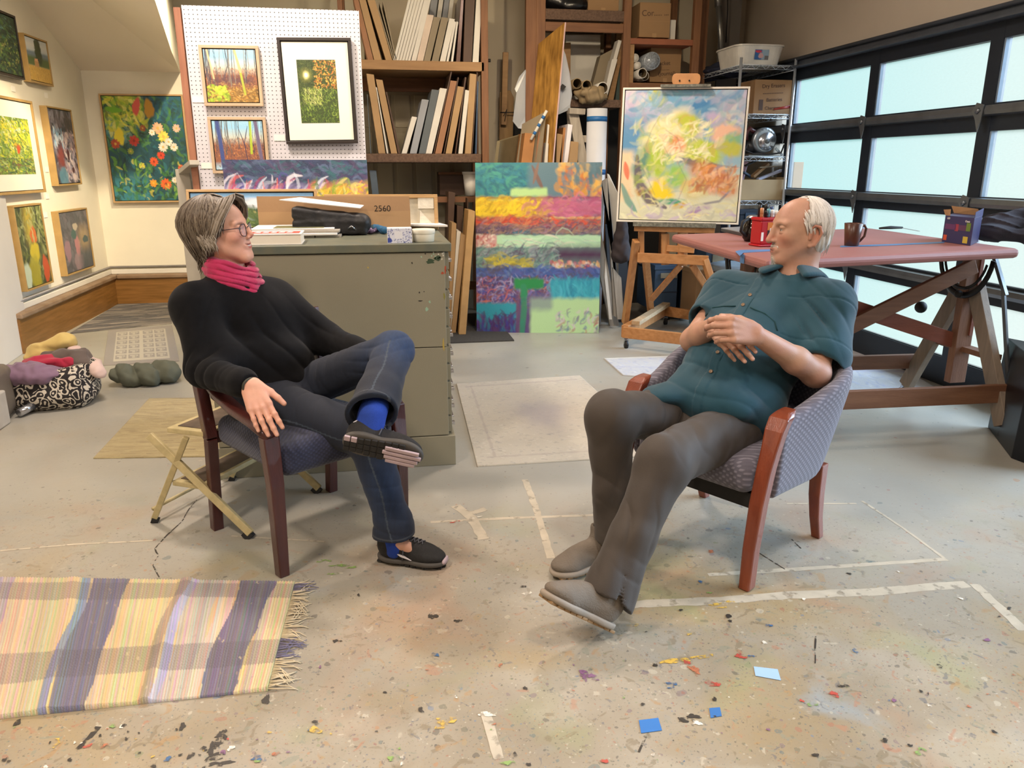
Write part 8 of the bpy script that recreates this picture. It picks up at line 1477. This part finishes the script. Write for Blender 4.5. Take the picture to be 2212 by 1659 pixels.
# hair, beard
WHH = [mat('hair_white', '#d2cdc6', .45, 0, .06, 60, .2, 300, (1, 1, .3), sheen=.3), mat('hair_silver', '#b3aca4', .45, 0, .06, 60), mat('hair_pale', '#e4e0da', .45, 0, .04, 60)]
h = HM_; c = h.sc; S = Soft(); S.ell(h.w(-.032, 0, .022), V3(.080, .082, .091)*c, h.R, .03); S.ell(h.w(-.05, 0, -.035), V3(.055, .072, .06)*c, h.R, .04)
S.ell(h.w(.095, 0, .06), V3(.09, .12, .12)*c, h.R, .02, True)
for sd in (-1, 1): S.ell(h.w(-.005, sd*.095, -.03), V3(.036, .028, .045)*c, h.R, .01, True)
softobj('hair', S, .004, WHH[0], mo, lambda X: -.004*fold(X, h.f, 90, 4, 1.5, 1.2, 18))
rs = random.Random(5); LK = []
for k in range(800):
    sd = rs.choice([-1, 1]); az = rs.uniform(1.35, pi); t0 = rs.uniform(.05, .6); t1 = t0+rs.uniform(.5, 1.0); t1 = min(t1, (1.02 if az < 1.75 else (1.2 if az < 2.0 else 1.55))*rs.uniform(.93, 1)); wv = rs.uniform(0, 6); am = rs.uniform(.01, .035); sw = rs.uniform(-.05, .18); pts = []
    for j in range(8):
        t = t0+(t1-t0)*j/7; a = az+sw*(j/7-.5)+am*sin(wv+t*5); f_, s_, u_ = hull(min(a, 2*pi-a), t, (.102, .091), .018, .098, .70, .128); s_ = s_ if a < pi else -s_; pts.append(Vector(h.w(f_+.004, sd*s_, u_)))
    LK.append((pts, rs.uniform(.0028, .005), rs.choice([0, 0, 1, 2, 2])))
for k in range(150):   # temple hair in front of the ear
    sd = rs.choice([-1, 1]); f0 = rs.uniform(-.01, .026); u0 = rs.uniform(.03, .075); L = rs.uniform(.03, .06)
    LK.append(([Vector(h.w(f0-.014*t, sd*(.079+.006*sin(pi*t)), u0-L*t)) for t in [j/4 for j in range(5)]], rs.uniform(.0018, .003), rs.choice([0, 1, 2])))
for k in range(70):   # crown wisps
    a = rs.uniform(-1.2, 1.2); LK.append(([Vector(h.w(.01-.05*t-.02*abs(a), .05*a+.004*sin(k), .112+.008*sin(pi*t)-.02*t-.02*a*a)) for t in [j/4 for j in range(5)]], rs.uniform(.002, .0035), rs.choice([0, 2])))
tube_hair('hair_locks', LK, WHH, mo)
LK = []
for k in range(220):
    a = rs.uniform(-1.2, 1.2); u0 = rs.uniform(-.118, -.082); r = .020; L = rs.uniform(.008, .02); f_ = .078+r*cos(a)*.95; s_ = r*1.1*sin(a)
    LK.append(([Vector(h.w(f_+.004*t, s_*(1-.3*t), u0-L*t)) for t in (0, .5, 1)], .0014, rs.choice([0, 1, 1])))
for k in range(90):
    s_ = rs.uniform(-.028, .028); LK.append(([Vector(h.w(.1065-abs(s_)*.35-.004*abs(s_)/.02, s_*(1+.1*t), -.050-abs(s_)*.15-.008*t)) for t in (0, .5, 1)], .0012, rs.choice([0, 1])))
o = tube_hair('beard', LK, WHH, mo); o['kind'] = 'stuff'
# shoes
SND = mat('taupe_suede', '#6e6458', .9, 0, .08, 20, .3, 200); SNM = mat('sand_midsole', '#8f8374', .7, 0, .06, 20); SNO = mat('tan_outsole', '#94754f', .6)
hl = np.array(FL(1318, 1368)); hl[2] = .012; tl_ = np.array(PY(1160, 1285, 2.0)); up_ = nrm(np.cross(nrm(tl_-hl), V3(.45, -.9, 0))); up_ = up_ if up_[2] > 0 else -up_
up_ = nrm(up_+V3(.25, .1, 0)); t, W, f, l, u = shoe('shoe', hl+u*0, hl+nrm(tl_-hl)*.3, up_, .30, [SND, SNM, SNO, SNO], mo, True)
hr = np.array(FL(1345, 1215)); hr = V3(.835, 2.50, .01); tr_ = hr+nrm(np.array(FL(1248, 1235))-hr)*.3; tr_[2] = .012
t, W, f, l, u = shoe('shoe', hr, tr_, (0, 0, 1), .30, [SND, SNM, SNO, SNO], mo, True)
